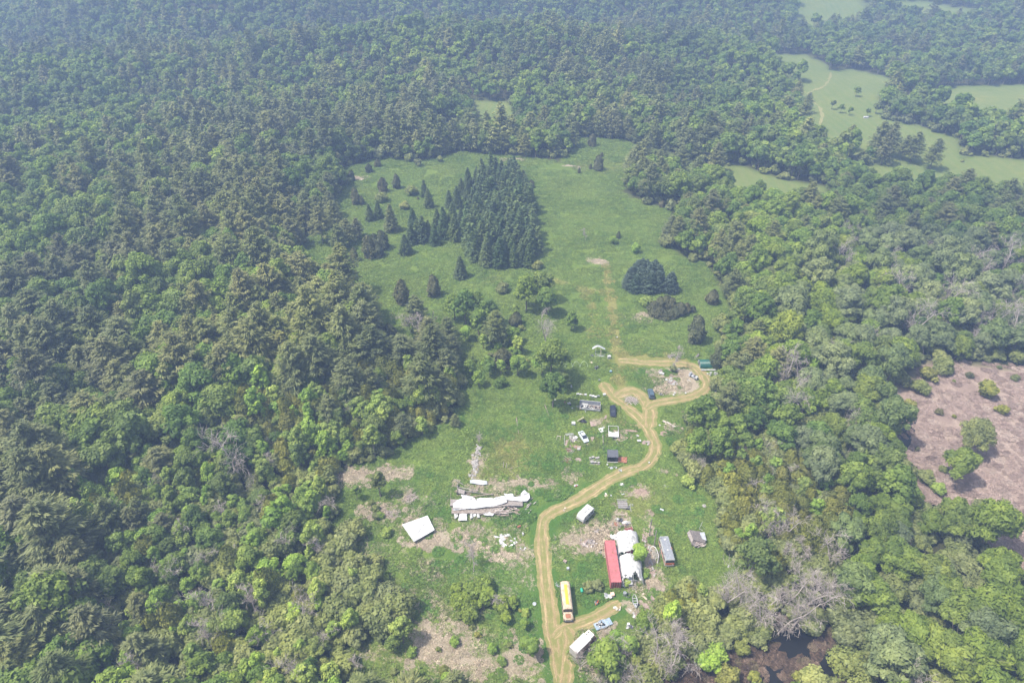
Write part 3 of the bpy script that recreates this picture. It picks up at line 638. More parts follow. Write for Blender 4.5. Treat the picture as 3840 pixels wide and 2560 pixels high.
JU = [(818,468,1.2,'upright juniper on the left side of the upper meadow'),(832,470,.7,'small juniper at the right foot of an upright juniper in the upper meadow'),
 (880,440,1.3,'leaning cone shaped juniper above a pale round shrub in the upper meadow'),(912,432,1.1,'dark upright juniper near a loose pale tree in the upper meadow'),(848,395,1.1,'broad low juniper by the top left edge of the meadow'),(868,382,1.0,'low juniper nearest the pines at the top left of the meadow'),
 (808,415,1.0,'small pointed juniper at the left edge of the upper meadow'),(1374,390,1.4,'dark cone shaped juniper alone in the far upper meadow'),
 (1360,336,1.3,'dark juniper at the top end of the far meadow'),(1356,388,.5,'tiny juniper left of the cone shaped juniper in the far meadow'),(1330,398,.45,'tiny dark juniper near the brush line in the far meadow'),
 (1382,360,.6,'small juniper in the brown grass of the far meadow'),(1220,430,.95,'small dark juniper at the upper right of the dense spruce block'),(960,458,.35,'tiny round juniper in open grass of the upper meadow'),
 (997,678,1.35,'dark cone shaped juniper alone in the grass below the spruce groups'),(925,695,1.5,'round dark juniper behind a bare forked tree'),(815,598,.9,'small brown juniper at the left of the meadow'),
 (1635,695,1.35,'round dark juniper near the right edge of the meadow'),(1596,783,1.6,'round dark green juniper in the grass above the ring track'),(1420,547,.5,'tiny dark shrub juniper in the middle of the meadow'),
 (1545,500,.6,'small juniper at the right edge of the upper meadow'),(1520,475,.8,'juniper below the pines at the upper right of the meadow'),(1110,410,1.2,'dark pointed juniper behind the top of the spruce block')]
for px, py, s, lb in JU: hand('juniper_tree', px, py, s, lb, cat='juniper')
for i, (px, py, s) in enumerate([(1500,722,1.25),(1512,728,1.2),(1525,730,1.2),(1538,728,1.2),(1550,724,1.25),(1562,722,1.1),(1575,718,.9),(1540,708,1.2),(1515,708,1.25),(1528,706,1.3),(1555,712,1.1),(1590,716,.6)]):
    hand('juniper_tree', px, py, s, 'brownish green juniper in the wide thicket below the round spruce clump', 'junipers of the wide thicket', cat='juniper', zs=0.7)
hand('shrub', 1487, 700, .9, 'bright green bush at the upper left end of the juniper thicket', cat='bush', mat=M_ASPEN)
for i, (px, py, s) in enumerate([(850,590,1.5),(868,588,1.6),(880,570,1.5),(862,560,1.2)]):
    hand('juniper_tree', px, py, s, 'dark brown juniper in the mound at the left of the spruce meadow', 'junipers of the dark mound', cat='juniper')
for px, py, s, lb in [(1209,712,1.15,'bright green round tree at the left of three beside the faint path'),(1245,690,1.2,'bright green tree at the top of three beside the faint path'),(1256,722,1.05,'pale green tree at the right of three beside the faint path')]:
    hand('broadleaf_tree', px, py, s*.62, lb, mat=M_BROAD if px != 1209 else M_MAPLE)
hand('broadleaf_tree', 1265, 875, .72, 'green tree with a bare lower trunk and low foliage, above the straw coloured log', mat=M_BROAD)
hand('broadleaf_tree', 1270, 935, .62, 'green tree with its dark trunk showing, left of the row of white hives', zs=1.25, mat=M_BROAD)
hand('broadleaf_tree', 1245, 860, .55, 'small green tree touching the left side of the taller one behind the hives', mat=M_ASPEN)
hand('broadleaf_tree', 1290, 895, .42, 'small green tree hard by the right side of the one with the dark trunk', mat=M_BROAD)
hand('aspen_tree', 1313, 758, .6, 'thin sparse tree between the faint path and the half dead tree', mat=M_BROAD)
hand('lime_tree', 1190, 862, .85, 'lime green tree with a flat top in the middle copse')
hand('juniper_tree', 1155, 838, 1.7, 'dark juniper left of the lime green tree in the middle copse', cat='juniper')
for px, py, s in [(1185,745,1.3),(960,800,1.3),(900,790,1.5),(880,785,1.3)]:
    hand('juniper_tree', px, py, s, 'dark brown juniper among the trees of the middle copse', 'junipers of the middle copse', cat='juniper')
for px, py, s, k, m in [(1070,745,.7,'broadleaf_tree',None),(1090,730,.55,'broadleaf_tree',None),(1045,735,.5,'broadleaf_tree',None),(1100,770,.55,'broadleaf_tree',None),(1120,745,.5,'broadleaf_tree',None),(1175,790,.5,'aspen_tree',None),(1150,860,.4,'aspen_tree',None),(1110,800,.4,'aspen_tree',None),(1190,810,.45,'aspen_tree',None),(1100,885,.4,'aspen_tree',None),(1080,860,.42,'aspen_tree',None),(970,1000,.55,'aspen_tree',None),(1120,850,.4,'aspen_tree',None)]:
    hand(k, px, py, s, 'mid green broadleaf tree in the mixed copse left of the meadow', 'broadleaf trees of the middle copse')
for px, py, s in [(1140,790,.75),(990,830,.85),(1030,800,.7),(960,760,.8),(975,935,1.0),(1040,830,.6)]:
    hand('white_pine', px, py, s, 'grey green pine standing in the middle copse', 'pines of the middle copse')
hand('shrub', 1155, 668, .9, 'small dark bush alone in the grass left of the three bright trees', cat='bush')
hand('white_pine', 1046, 978, .28, 'small rounded pine in the grass at the edge of the left wood')
hand('shrub', 1460, 580, .9, 'thin young tree in the middle of the meadow', zs=1.6, mat=M_ASPEN)
hand('shrub', 1407, 560, .6, 'little pale sapling in the middle of the meadow', zs=1.4, mat=M_ASPEN)
hand('lime_tree', 1217, 1505, .62, 'round bright green tree standing alone left of the lower track')
hand('lime_tree', 1205, 1440, .38, 'small bright green bush tree left of the lower track')
for px, py, s in [(880,462,1.2),(930,480,1.3),(945,448,1.2),(960,380,1.1),(1010,372,.9),(800,425,1.2),(1135,515,1),(1240,640,1.1),(1235,615,.9)]:
    hand('shrub', px, py, s*.9, 'pale olive shrub at the rim of the upper meadow', 'olive shrubs of the upper meadow', cat='bush')
for px, py, s in [(1060,1395,1.2),(1090,1370,1.35),(1120,1380,1.3),(1150,1400,1.2),(1175,1390,1.0),(1080,1420,1.1),(1110,1350,1.1),(1160,1425,.9),(1050,1360,1.1)]:
    hand('shrub', px, py, s*.8, 'yellow green shrub in the wide thicket above the lower straw patch', 'shrubs of the lower thicket', cat='bush', mat=M_MAPLE)
for px, py, s in [(870,1440,1.5),(900,1425,1.6),(925,1405,1.5),(840,1380,1.6),(800,1340,1.7),(855,1340,1.5),(800,1260,1.5),(815,1230,1.3),(780,1420,1.5),(860,1300,1.2),(905,1390,1.3)]:
    hand('shrub', px, py, s*.95, 'rounded grey green shrub at the rim of the lower left wood', 'rounded shrubs of the lower left wood', cat='bush')
hand('lime_tree', 1464, 1290, .62, 'green tree growing through the torn white tunnel tent', mat=M_ASPEN)
hand('shrub', 1482, 1325, .38, 'bright shrub at the lower end of the white boat frame', cat='bush', mat=M_LIME)
hand('shrub', 1370, 1350, .75, 'dull green bush hard against the left side of the red container', cat='bush', mat=M_SHRUB)
hand('shrub', 1352, 1352, .7, 'low dull green bush left of the bush by the red container', cat='bush', mat=M_SHRUB)
hand('shrub', 1440, 1340, .5, 'leafy vine bush in the mouth of the torn white tent', cat='bush', mat=M_ASPEN)
hand('aspen_tree', 1418, 1490, .5, 'leafy green tree standing right of the blue grey boat hull', zs=.8, mat=M_ASPEN)
hand('aspen_tree', 1442, 1508, .5, 'leafy green tree among scraps below the canoe', zs=.8, mat=M_ASPEN)
hand('juniper_tree', 1645, 842, 1.2, 'dark juniper at the right end of the green metal hut', cat='juniper')
hand('shrub', 1575, 1115, .9, 'bright low shrub right of the curved track', cat='bush', mat=M_ASPEN)
hand('shrub', 1545, 853, .6, 'dusty shrub in the ring of track under the bare twiggy tree', cat='bush')
hand('willow_bush', 1860, 1585, 1.05, 'pale yellow green willow at the bottom edge of the dark marsh', cat='bush')
hand('maple_tree', 2190, 1108, .85, 'cone shaped bright green tree standing alone in the pink marsh')
hand('maple_tree', 2225, 1035, .68, 'rounded olive tree behind the cone shaped one in the pink marsh', mat=M_SHRUB)
hand('shrub', 2260, 910, 1.4, 'olive bush at the top of the pink marsh', cat='bush', mat=M_CEDAR)
for px, py, s in [(745,478,.7),(762,498,.75),(735,520,.8),(772,528,.7),(800,558,.6),(742,556,.8),(782,574,.65),(822,545,.55),(760,455,.7)]:
    hand('white_pine', px, py, s, 'grey green pine at the left rim of the upper meadow', 'pines at the left rim of the upper meadow')
_r = random.Random(77)
for i in range(34):
    px, py = _r.gauss(1120, 50), _r.gauss(800, 48)
    hand(_r.choice(['shrub', 'shrub', 'lime_tree']), px, py, _r.uniform(.45, .8) if i % 3 else .4, 'low green bush in the scrub of the middle copse', 'bushes of the middle copse', cat='bush', mat=_r.choice([M_ASPEN, M_BROAD, M_SHRUB]))
for i in range(26):
    px, py = _r.uniform(800, 1000), _r.uniform(1080, 1560); 
    if px > 860+(py-1080)*.25: continue
    hand(_r.choice(['shrub', 'shrub', 'aspen_tree']), px, py, _r.uniform(.3, .6), 'small green bush at the ragged rim of the lower left wood', 'small bushes of the lower left rim', cat='bush', mat=_r.choice([M_ASPEN, M_SHRUB]))
for px, py, s, m_ in [(2125,870,1.2,M_CEDAR),(2105,900,1.0,M_SHRUB),(2160,850,1.2,M_SHRUB),(2085,940,1.1,M_CEDAR),(2120,1105,1.2,M_SHRUB),(2150,1130,1.0,M_ASPEN),(2250,1180,1.0,M_SHRUB),(2300,950,.8,M_CEDAR),(2060,1090,1.2,M_SHRUB)]:
    hand('shrub', px, py, s, 'olive bush at the ragged edge of the pink marsh', 'bushes at the marsh edge', cat='bush', mat=m_)
for px, py, s, m_ in [(1620,1530,1.2,M_ASPEN),(1640,1510,1.0,M_ASPEN),(1700,1500,.8,M_CEDAR),(1670,1560,.9,M_CEDAR),(1740,1470,.8,M_CEDAR),(1930,1440,1.0,M_SHRUB),(1940,1540,1.1,M_SHRUB),(1730,1560,.7,M_CEDAR),(1600,1490,1.1,M_SHRUB),(1830,1560,.6,M_CEDAR)]:
    hand('shrub', px, py, s, 'green or brownish bush rising from the dark bog', 'bushes of the dark bog', cat='bush', mat=m_)
for i in range(12):
    px, py = _r.uniform(2095, 2200), _r.uniform(850, 1140)
    if i % 2: px, py = _r.uniform(2200, 2340), _r.uniform(845, 900)
    hand('shrub', px, py, _r.uniform(.25, .6), 'small dull bush in the reeds near the marsh edge', 'small bushes of the marsh', cat='bush', mat=_r.choice([M_CEDAR, M_SHRUB, M_JUNIPER]))
for i in range(12):
    px, py = _r.uniform(960, 1220), _r.uniform(1400, 1566)
    hand('shrub', px, py, _r.uniform(.22, .5), 'small olive bush in the straw at the bottom of the meadow', 'small bushes of the lower straw', cat='bush', mat=_r.choice([M_ASPEN, M_SHRUB, M_CEDAR]))
for px, py, s in [(1480,372,.7),(1520,385,.6),(1560,398,.8),(1600,410,.7),(1500,400,.75),(1455,400,.8)]:
    hand('white_pine', px, py, s, 'grey green pine on the grass strip right of the far meadow', 'pines of the grass strip')
# bare and dead trees
DT = [(945,765,1.0,0,'forked bare tree in front of a round dark juniper'),(1088,1312,.72,3,'thin grey dead tree standing in the grass right of the square white roof',),
 (1102,1018,.45,3,'small twiggy dead tree at the head of the rubble line'),(1255,800,1.05,1,'grey half dead tree with many bare limbs left of the faint paths'),
 (1155,1400,.5,3,'bare tree in the yellow green thicket'),(1330,1540,.62,1,'bare tree leaning over the white roof of the box truck'),
 (555,1115,1.3,1,'large pale dead tree rising above the lower left wood'),(700,1540,.9,0,'pale dead tree at the bottom of the lower left wood'),(1345,552,.45,3,'small pale dead fir in the middle of the meadow'),
 (510,1390,1.0,0,'grey dead tree in the middle of the lower left wood'),(660,1290,.9,2,'grey dead tree in the right of the lower left wood'),(980,800,1.1,3,'dead pine with hanging grey boughs in the middle copse'),
 (1543,852,.75,3,'thin twiggy tree standing in the ring track'),(760,1170,.8,2,'grey dead tree beside the brown bank at the wood edge'),(330,900,.8,2,'bare grey tree among the left pines'),
 (230,1430,.7,2,'bare grey tree in the bottom left pines'),(810,1560,.7,2,'grey dead tree at the bottom centre left'),(1820,975,1.1,1,'tall pale bare tree with upswept limbs in the right wood'),(1845,950,1.1,0,'tall pale bare tree right beside its twin in the right wood'),
 (1620,1090,.8,2,'bare fallen looking tree reaching over the grass at the right wood edge')]
for t in DT: hand('dead_tree', t[0], t[1], t[2], t[4], var=t[3], cat='dead tree')
for px, py, s, v in [(1430,1560,.75,0),(1500,1540,.9,1),(1545,1500,.8,1),(1580,1480,.85,0),(1460,1520,.7,2),(1415,1530,.7,1),(1480,1575,.8,0),(1530,1560,.8,1),(1585,1540,.7,2),(1640,1380,.8,0),(1660,1400,.9,1),(1700,1440,.9,0),(1740,1455,.95,1),(1780,1460,.9,0),(1820,1440,.95,1),(1850,1400,.95,1),(1880,1350,.9,0),(1900,1310,.9,1),(1840,1340,.85,0),(1800,1400,.9,1),(1760,1400,.85,2),(1720,1410,.85,0),(1690,1400,.9,1),(1800,1450,.8,2),(1860,1430,.85,0),(1890,1395,.8,1),(1860,1300,.8,2),(1780,1280,.8,2),(1720,1220,.8,0),(1750,1240,.8,1),(1900,1250,.7,0),(2070,1590,.8,1),(2100,1600,.8,0),(1400,1590,.7,0),(2260,770,1.0,1),(2290,740,1.0,0),(2230,790,.9,1),(2330,700,1.0,1),(2120,820,.8,0),(1900,760,.9,0),(2040,640,.9,1),(2180,720,.9,2),(2080,790,1.25,1),(2150,730,1.25,1),(2200,690,1.2,0),(2240,660,1.2,1),(2290,640,1.2,1),(1985,700,1.2,0),(2050,720,1.2,1),(2300,800,1.2,1),(2340,780,1.2,0),(1930,640,1.2,1),(1790,900,1.1,1),(1890,830,1.15,0),(1960,900,.8,0),(1930,1010,.8,1)]:
    hand('dead_tree', px, py, s, 'leafless grey tree with spreading twigs in the right hand wood around the dark marsh', 'leafless trees of the right wood', var=v, cat='dead tree')
for px, py, s, v in [(430,1240,.8,3),(470,1300,.8,0),(600,1200,.8,3),(590,1420,.8,3),(640,1500,.8,0),(490,1500,.8,3),(560,1320,.8,2),(380,1340,.7,2),(720,1400,.7,0),(690,1210,.7,2),(800,960,.8,0),(620,1050,.7,2),(350,1560,.8,3),(750,1290,.7,3),(520,1190,.7,3),(1005,760,.7,2),(560,1480,.8,0)]:
    hand('dead_tree', px, py, s, 'grey dead tree poking out of the lower left wood', 'dead trees of the lower left wood', var=v, cat='dead tree')

# ------------------------------------------------------------------ the forest
ZP = {k: wpoly(v) for k, v in dict(
 cedarL=[(780,880),(1040,840),(1075,930),(960,1015),(860,1080),(770,1100),(640,1060),(520,1000),(560,920),(680,930)],
 aspenL=[(130,1180),(380,1060),(600,1060),(800,1100),(850,1250),(900,1400),(860,1640),(230,1640),(300,1400)],
 pineBL=[(-300,1050),(130,1050),(230,1300),(200,1640),(-400,1640)],
 pineL=[(350,560),(560,400),(720,500),(760,580),(880,700),(900,800),(1040,860),(760,920),(600,980),(100,1000),(-200,900),(150,800),(450,850),(420,700)],
 cedarR=[(1640,1050),(1760,1040),(1940,1130),(1930,1260),(1860,1310),(1790,1330),(1700,1330),(1640,1230)],
 cedarR2=[(1500,1400),(1600,1340),(1690,1330),(1640,1480),(1540,1480)],
 deadR=[(1400,1500),(1640,1400),(1780,1330),(1900,1270),(1930,1430),(1840,1430),(1700,1470),(1560,1640),(1380,1640)],
 mapleBR=[(1900,1330),(1950,1200),(2080,1170),(2200,1215),(2290,1285),(2352,1350),(2500,1380),(2500,1700),(1960,1700),(1920,1450)],
 silverR=[(1760,640),(2000,560),(2400,600),(2420,860),(2180,840),(2100,860),(2060,1000),(2000,1140),(1860,1120),(1800,1000),(1760,800)],
 mixR=[(1450,440),(1640,420),(1980,400),(2000,560),(1760,640),(1640,600),(1540,560)]).items()}
def scatter(step, ylo, yhi, seed, test=None):
    r = np.random.default_rng(seed); pts = []
    ny = int((yhi-ylo)/(step*0.87))
    for j in range(ny):
        y = ylo+j*step*0.87; hw = 0.80*max(y, 90)+60+0.2*145
        xs = np.arange(-hw, hw, step)+(j % 2)*step/2
        pts.append(np.stack([xs+r.uniform(-.38, .38, len(xs))*step, np.full(len(xs), y)+r.uniform(-.38, .38, len(xs))*step], 1))
    return np.concatenate(pts)
inz = lambda k, P: inpoly(P[:, 0], P[:, 1], ZP[k])
r0 = np.random.default_rng(11)
P = np.concatenate([scatter(3.4, 45, 300, 1), scatter(5.6, 45, 470, 2), scatter(7.0, 470, 1500, 3)])
src = np.concatenate([np.full(len(scatter(3.4, 45, 300, 1)), 0), np.full(len(scatter(5.6, 45, 470, 2)), 1), np.full(len(scatter(7.0, 470, 1500, 3)), 2)])
small = inz('cedarL', P) | inz('aspenL', P) | inz('cedarR', P) | inz('cedarR2', P) | inz('deadR', P)
keep = ((src == 0) & small) | ((src == 1) & ~small) | (src == 2)
P = P[keep]
ok = polydist(P[:, 0], P[:, 1], W_OPEN) > 2.2
for f in W_FIELDS: ok &= polydist(P[:, 0], P[:, 1], f) > 3.0
ok &= (polydist(P[:, 0], P[:, 1], W_MARSH) > 1.0) & (polydist(P[:, 0], P[:, 1], W_MARSH2) > 1.0)
P = P[ok]
hp = np.array([(h[0], h[1]) for h in HAND if h[1] < 520]); hr = np.array([h[2] for h in HAND if h[1] < 520])
bad = np.zeros(len(P), bool)
for (hx, hy), rr_ in zip(hp, hr): bad |= np.hypot(P[:, 0]-hx, P[:, 1]-hy) < rr_+0.8
P = P[~bad]
N = len(P); u = r0.random(N); clump = vnoise(P[:, 0], P[:, 1], 38); clump2 = vnoise(P[:, 0]+500, P[:, 1], 16)
px, py = proj(P[:, 0], P[:, 1], terrain(P[:, 0], P[:, 1])); px /= K; py /= K
kind = np.full(N, 'broadleaf_tree', dtype=object); scl = 0.62+0.55*r0.random(N)**1.2; drop = np.zeros(N, bool)
pinef = np.clip(0.27+1.3*(clump-0.5)+0.5*(clump2-0.5), 0.03, 0.92)
pinef = np.where(px > 1500, pinef*0.45, pinef); pinef = np.where((py < 330) & (px < 1300), pinef*0.5, pinef)
pinef = np.where(inz('pineL', P), np.clip(pinef+0.42, 0, 0.9), pinef); pinef = np.where(inz('pineBL', P), 0.72, pinef)
pinef = np.where((px > 380) & (px < 1450) & (py > 290) & (py < 400), pinef+0.3, pinef)
kind[u < pinef] = 'white_pine'
scl = np.where(py < 330, scl*np.where(clump2 > .5, .98, .74), scl); scl = np.where(kind == 'white_pine', scl*1.1, scl)
z = inz('cedarL', P); kind[z] = np.where(u[z] < .50, 'cedar_tree', np.where(u[z] < .75, 'aspen_tree', np.where(u[z] < .87, 'white_pine', 'broadleaf_tree'))); drop |= z & (kind == 'white_pine') & (r0.random(N) < .3)
scl[z & (kind == 'broadleaf_tree')] *= 0.6
z = inz('aspenL', P); uu = u*0.75+0.25*clump2+0.0
kz = np.where(uu < .46, 'aspen_tree', np.where(uu < .52, 'cedar_tree', np.where(uu < .64, 'shrub', np.where(uu < .67, 'dead_tree', np.where(uu < .78, 'broadleaf_tree', 'white_pine'))))); 
kz = np.where((kz == 'white_pine') & (px > 420), 'aspen_tree', kz)
kind[z] = kz[z]; scl[z & (kind == 'broadleaf_tree')] *= 0.62; scl[z & (kind == 'dead_tree')] *= 0.7; scl[z & (kind == 'white_pine')] *= 0.75; scl[z & (kind == 'aspen_tree')] *= (0.52+0.5*clump2)[z & (kind == 'aspen_tree')]
scl[z & (kind == 'shrub')] *= 1.15; drop |= z & (r0.random(N) < .16)
z = inz('cedarR', P) | inz('cedarR2', P); kind[z] = np.where(u[z] < .80, 'cedar_tree', np.where(u[z] < .93, 'aspen_tree', 'dead_tree')); scl[z & (kind == 'dead_tree')] *= .8; scl[z & (kind == 'aspen_tree')] *= .8
z = inz('deadR', P); kind[z] = np.where(u[z] < .16, 'dead_tree', np.where(u[z] < .42, 'shrub', np.where(u[z] < .60, 'cedar_tree', 'aspen_tree'))); drop |= z & ((r0.random(N) < .5) | (kind == 'dead_tree')); scl[z & (kind == 'aspen_tree')] *= .5; scl[z & (kind == 'dead_tree')] *= .8; scl[z & (kind == 'cedar_tree')] *= .8
z = inz('mapleBR', P); kind[z] = np.where(u[z] < .72, 'maple_tree', 'silver_maple_tree'); drop |= z & (r0.random(N) < .34); scl[z] *= .85
z = inz('silverR', P); kind[z] = np.where(u[z] < .42, 'silver_maple_tree', np.where(u[z] < .60, 'maple_tree', np.where(u[z] < .88, 'broadleaf_tree', np.where(u[z] < .95, 'dead_tree', 'aspen_tree')))); drop |= z & (r0.random(N) < .18); scl[z] *= .82
z = inz('mixR', P); kind[z & (u > .5)] = 'broadleaf_tree'
kind[(px > 1360) & (py > 1000) & (kind == 'white_pine')] = 'cedar_tree'
z = (px > 1560) & (py > 400) & ~inz('mapleBR', P) & ~inz('silverR', P) & ~inz('cedarR', P) & ~inz('cedarR2', P) & ~inz('deadR', P)
kind[z & (kind == 'white_pine') & (u > .14)] = 'broadleaf_tree'; scl[z] *= .9
# trees right at an opening stay lower
edge = np.abs(polydist(P[:, 0], P[:, 1], W_OPEN)); scl = np.where(edge < 5, scl*0.82, scl)
P = P[~drop]; kind = kind[~drop]; scl = scl[~drop]; px = px[~drop]; py = py[~drop]; N = len(P)
size = scl*np.array([{'white_pine': 17, 'maple_tree': 16, 'silver_maple_tree': 16, 'broadleaf_tree': 14, 'aspen_tree': 10, 'cedar_tree': 8, 'shrub': 3.5, 'dead_tree': 11}[k] for k in kind])/np.hypot(P[:, 1], CAM_H)
inframe = (px > -15) & (px < 2367) & (py > -5) & (py < 1625)
rot = r0.random(N)*2*pi
LIM = {'white_pine': 300, 'broadleaf_tree': 300, 'aspen_tree': 300, 'cedar_tree': 260, 'maple_tree': 220, 'silver_maple_tree': 200, 'shrub': 200, 'dead_tree': 80}
NAMES = {'white_pine': ('grey green white pine', 'white pines'), 'broadleaf_tree': ('green broadleaf tree', 'broadleaf trees'), 'aspen_tree': ('bright green slender tree', 'slender bright trees'), 'cedar_tree': ('olive green cedar', 'olive cedars'),
 'maple_tree': ('fresh green spreading tree', 'spreading green trees'), 'silver_maple_tree': ('pale silvery green tree', 'silvery green trees'), 'shrub': ('low grey green bush', 'low bushes'), 'dead_tree': ('leafless grey tree', 'leafless trees')}
def where_txt(x, y):
    if x < 1176:
        if y < 560: return 'in the hazy upper left forest'
        if y < 1000: return 'in the forest at the left of the meadow'
        return 'in the lower left wood' if x > 250 else 'at the lower left corner of the forest'
    if y < 560: return 'in the wood beyond the meadow on the upper right'
    if y < 1000: return 'in the wood along the right side of the meadow'
    return 'in the lower right wood beside the marsh'
rest = {}
rr = random.Random(3)
for k in LIM:
    ids = np.where((kind == k) & inframe)[0]; ids = ids[np.argsort(-size[ids])]
    ind = set(ids[:LIM[k]].tolist())
    for i in ids[:LIM[k]]:
        w = where_txt(px[i], py[i]); a, b = NAMES[k]
        plant(k, P[i, 0], P[i, 1], float(scl[i]), float(rot[i]), label=f'{a} crowded {w}', cat='bush' if k == 'shrub' else ('dead tree' if k == 'dead_tree' else 'tree'), group=f'{b} {w}', rng=rr, parts=True, zs=rr.uniform(.82, 1.2), tilt=rr.uniform(-.07, .07), sx=rr.uniform(.88, 1.12))
    rest[k] = np.array([i for i in np.where(kind == k)[0] if i not in ind])
print('trees', N, {k: (int((kind == k).sum()), len(rest[k])) for k in LIM})

def instancer(name, pts, rots, scls, meshes, pick, label=None, cat=None, extra=None):
    """ONE stuff object: a geometry-node set of copies"""
    c = bpy.data.collections.new(name+'_kinds')
    for i, me in enumerate(meshes):
        o = bpy.data.objects.new(f'{name}_{i:02d}', me); c.objects.link(o)
    me = bpy.data.meshes.new(name); me.vertices.add(len(pts)); me.vertices.foreach_set('co', np.asarray(pts, np.float32).ravel())
    a = me.attributes.new('rot', 'FLOAT_VECTOR', 'POINT'); a.data.foreach_set('vector', np.asarray(rots, np.float32).ravel())
    a = me.attributes.new('scl', 'FLOAT_VECTOR', 'POINT'); a.data.foreach_set('vector', np.asarray(scls, np.float32).ravel())
    a = me.attributes.new('pick', 'INT', 'POINT'); a.data.foreach_set('value', np.asarray(pick, np.int32))
    for kx, ax in (extra or {}).items():
        a = me.attributes.new(kx, 'FLOAT', 'POINT'); a.data.foreach_set('value', np.asarray(ax, np.float32))
    o = link(name, me); tag(o, label, cat, kind='stuff')
    ng = bpy.data.node_groups.new(name+'_nodes', 'GeometryNodeTree'); ng.interface.new_socket('Geometry', in_out='INPUT', socket_type='NodeSocketGeometry'); ng.interface.new_socket('Geometry', in_out='OUTPUT', socket_type='NodeSocketGeometry')
    n = ng.nodes; gi = n.new('NodeGroupInput'); go = n.new('NodeGroupOutput'); ip = n.new('GeometryNodeInstanceOnPoints'); ci = n.new('GeometryNodeCollectionInfo')
    ci.inputs['Collection'].default_value = c; ci.inputs['Separate Children'].default_value = True; ci.inputs['Reset Children'].default_value = True
    def na(nm, t):
        k = n.new('GeometryNodeInputNamedAttribute'); k.data_type = t; k.inputs['Name'].default_value = nm; return k.outputs[0]
    ng.links.new(gi.outputs[0], ip.inputs['Points']); ng.links.new(ci.outputs[0], ip.inputs['Instance']); ip.inputs['Pick Instance'].default_value = True
    ng.links.new(na('pick', 'INT'), ip.inputs['Instance Index'])
    e2r = n.new('FunctionNodeEulerToRotation'); ng.links.new(na('rot', 'FLOAT_VECTOR'), e2r.inputs[0]); ng.links.new(e2r.outputs[0], ip.inputs['Rotation'])
    ng.links.new(na('scl', 'FLOAT_VECTOR'), ip.inputs['Scale']); ng.links.new(ip.outputs[0], go.inputs[0])
    md = o.modifiers.new('scatter', 'NODES'); md.node_group = ng
    return o
STN = {'white_pine': 'distant_pine_forest', 'broadleaf_tree': 'distant_broadleaf_forest', 'aspen_tree': 'distant_slender_trees', 'cedar_tree': 'distant_cedars', 'maple_tree': 'distant_spreading_trees', 'silver_maple_tree': 'distant_silvery_trees', 'shrub': 'wood_undergrowth', 'dead_tree': 'distant_leafless_trees'}
for k, ids in rest.items():
    if not len(ids): continue
    Q = P[ids]; zz = terrain(Q[:, 0], Q[:, 1]); m = len(ids); npz = len(PROTO[k])
    near = np.hypot(Q[:, 1], 0) < 330
    meshes = [p['far'] for p in PROTO[k]] + ([] if k in ('dead_tree',) else [p['crown'] for p in PROTO[k]])
    pick = r0.integers(0, npz, m) + (np.where(near, npz, 0) if k != 'dead_tree' else 0)
    s = scl[ids]; S = np.stack([s*r0.uniform(.9, 1.12, m), s*r0.uniform(.9, 1.12, m), s*r0.uniform(.85, 1.15, m)], 1)
    instancer(STN[k], np.stack([Q[:, 0], Q[:, 1], zz], 1), np.stack([0*s, 0*s, rot[ids]], 1), S, meshes, pick, f'{NAMES[k][1]} receding into the haze of the far forest', 'forest')

# understorey: dim saplings and bushes between the trees, one mass
U = np.concatenate([scatter(6.0, 50, 470, 21), scatter(4.2, 50, 230, 22)]); m = (polydist(U[:, 0], U[:, 1], W_OPEN) > 1.0) & (polydist(U[:, 0], U[:, 1], W_MARSH) > .3) & (polydist(U[:, 0], U[:, 1], W_MARSH2) > -2.5+4*(vnoise(U[:, 0], U[:, 1], 5)-.5))
for f in W_FIELDS: m &= polydist(U[:, 0], U[:, 1], f) > 1.0
U = U[m]; n = len(U); sc = r0.uniform(.5, 1.7, n)
instancer('forest_undergrowth', np.stack([U[:, 0], U[:, 1], terrain(U[:, 0], U[:, 1])], 1), np.stack([np.zeros(n), np.zeros(n), r0.random(n)*6.28], 1), np.stack([sc, sc, sc], 1), [p['far'] for p in PROTO['shrub']]+[p['crown'] for p in PROTO['shrub']], r0.integers(0, 3, n)+np.where(U[:, 1] < 260, 3, 0), 'low bushes filling the gaps between the forest trees', 'undergrowth')

# ------------------------------------------------------------------ grass and reeds
def tuft_patch(seed, n, rad, hgt, wid, lean=0.5, lumps=14, long=1.0, flatn=1.1):
    """a round patch of blades and weeds"""
    rng = np.random.default_rng(seed); lc = rng.uniform(-rad, rad, (lumps, 2)); lt = rng.random(lumps)
    a = rng.random(n)*2*pi; r = rad*np.sqrt(rng.random(n)); p = np.stack([r*np.cos(a), r*np.sin(a)], 1)
    d = np.linalg.norm(p[:, None]-lc[None], axis=2); i = d.argmin(1); g = np.exp(-(d[np.arange(n), i]/(rad*0.3))**2)
    h = hgt*(0.35+0.9*g*lt[i])*(0.6+0.8*rng.random(n))
    T = np.stack([rng.normal(size=n)*lean, rng.normal(size=n)*lean, np.full(n, .6)], 1); T = unit(T)
    C = np.concatenate([p, (h*0.45)[:, None]], 1)
    Nn = rng.normal(size=(n, 3))*np.array([.7, .7, .3])+np.array([0, 0, flatn])
    return leaf_quads(C, Nn, T, h*0.55*long, np.full(n, wid)*(0.6+0.8*rng.random(n))), np.clip(0.5*lt[i]*g+0.5*rng.random(n), 0, 1)
MG = mat_grass()
def patchmesh(nm, mat, *a, **k):
    V, v = tuft_patch(*a, **k); return cloud_mesh(nm, V, v, [mat])
grass = [patchmesh('grass_patch', MG, 500+i, 620, 2.2, 0.48, 0.10, 0.7) for i in range(4)]
tall = [patchmesh('weed_patch', MG, 520+i, 520, 1.7, 0.85, 0.14, 0.6) for i in range(3)]
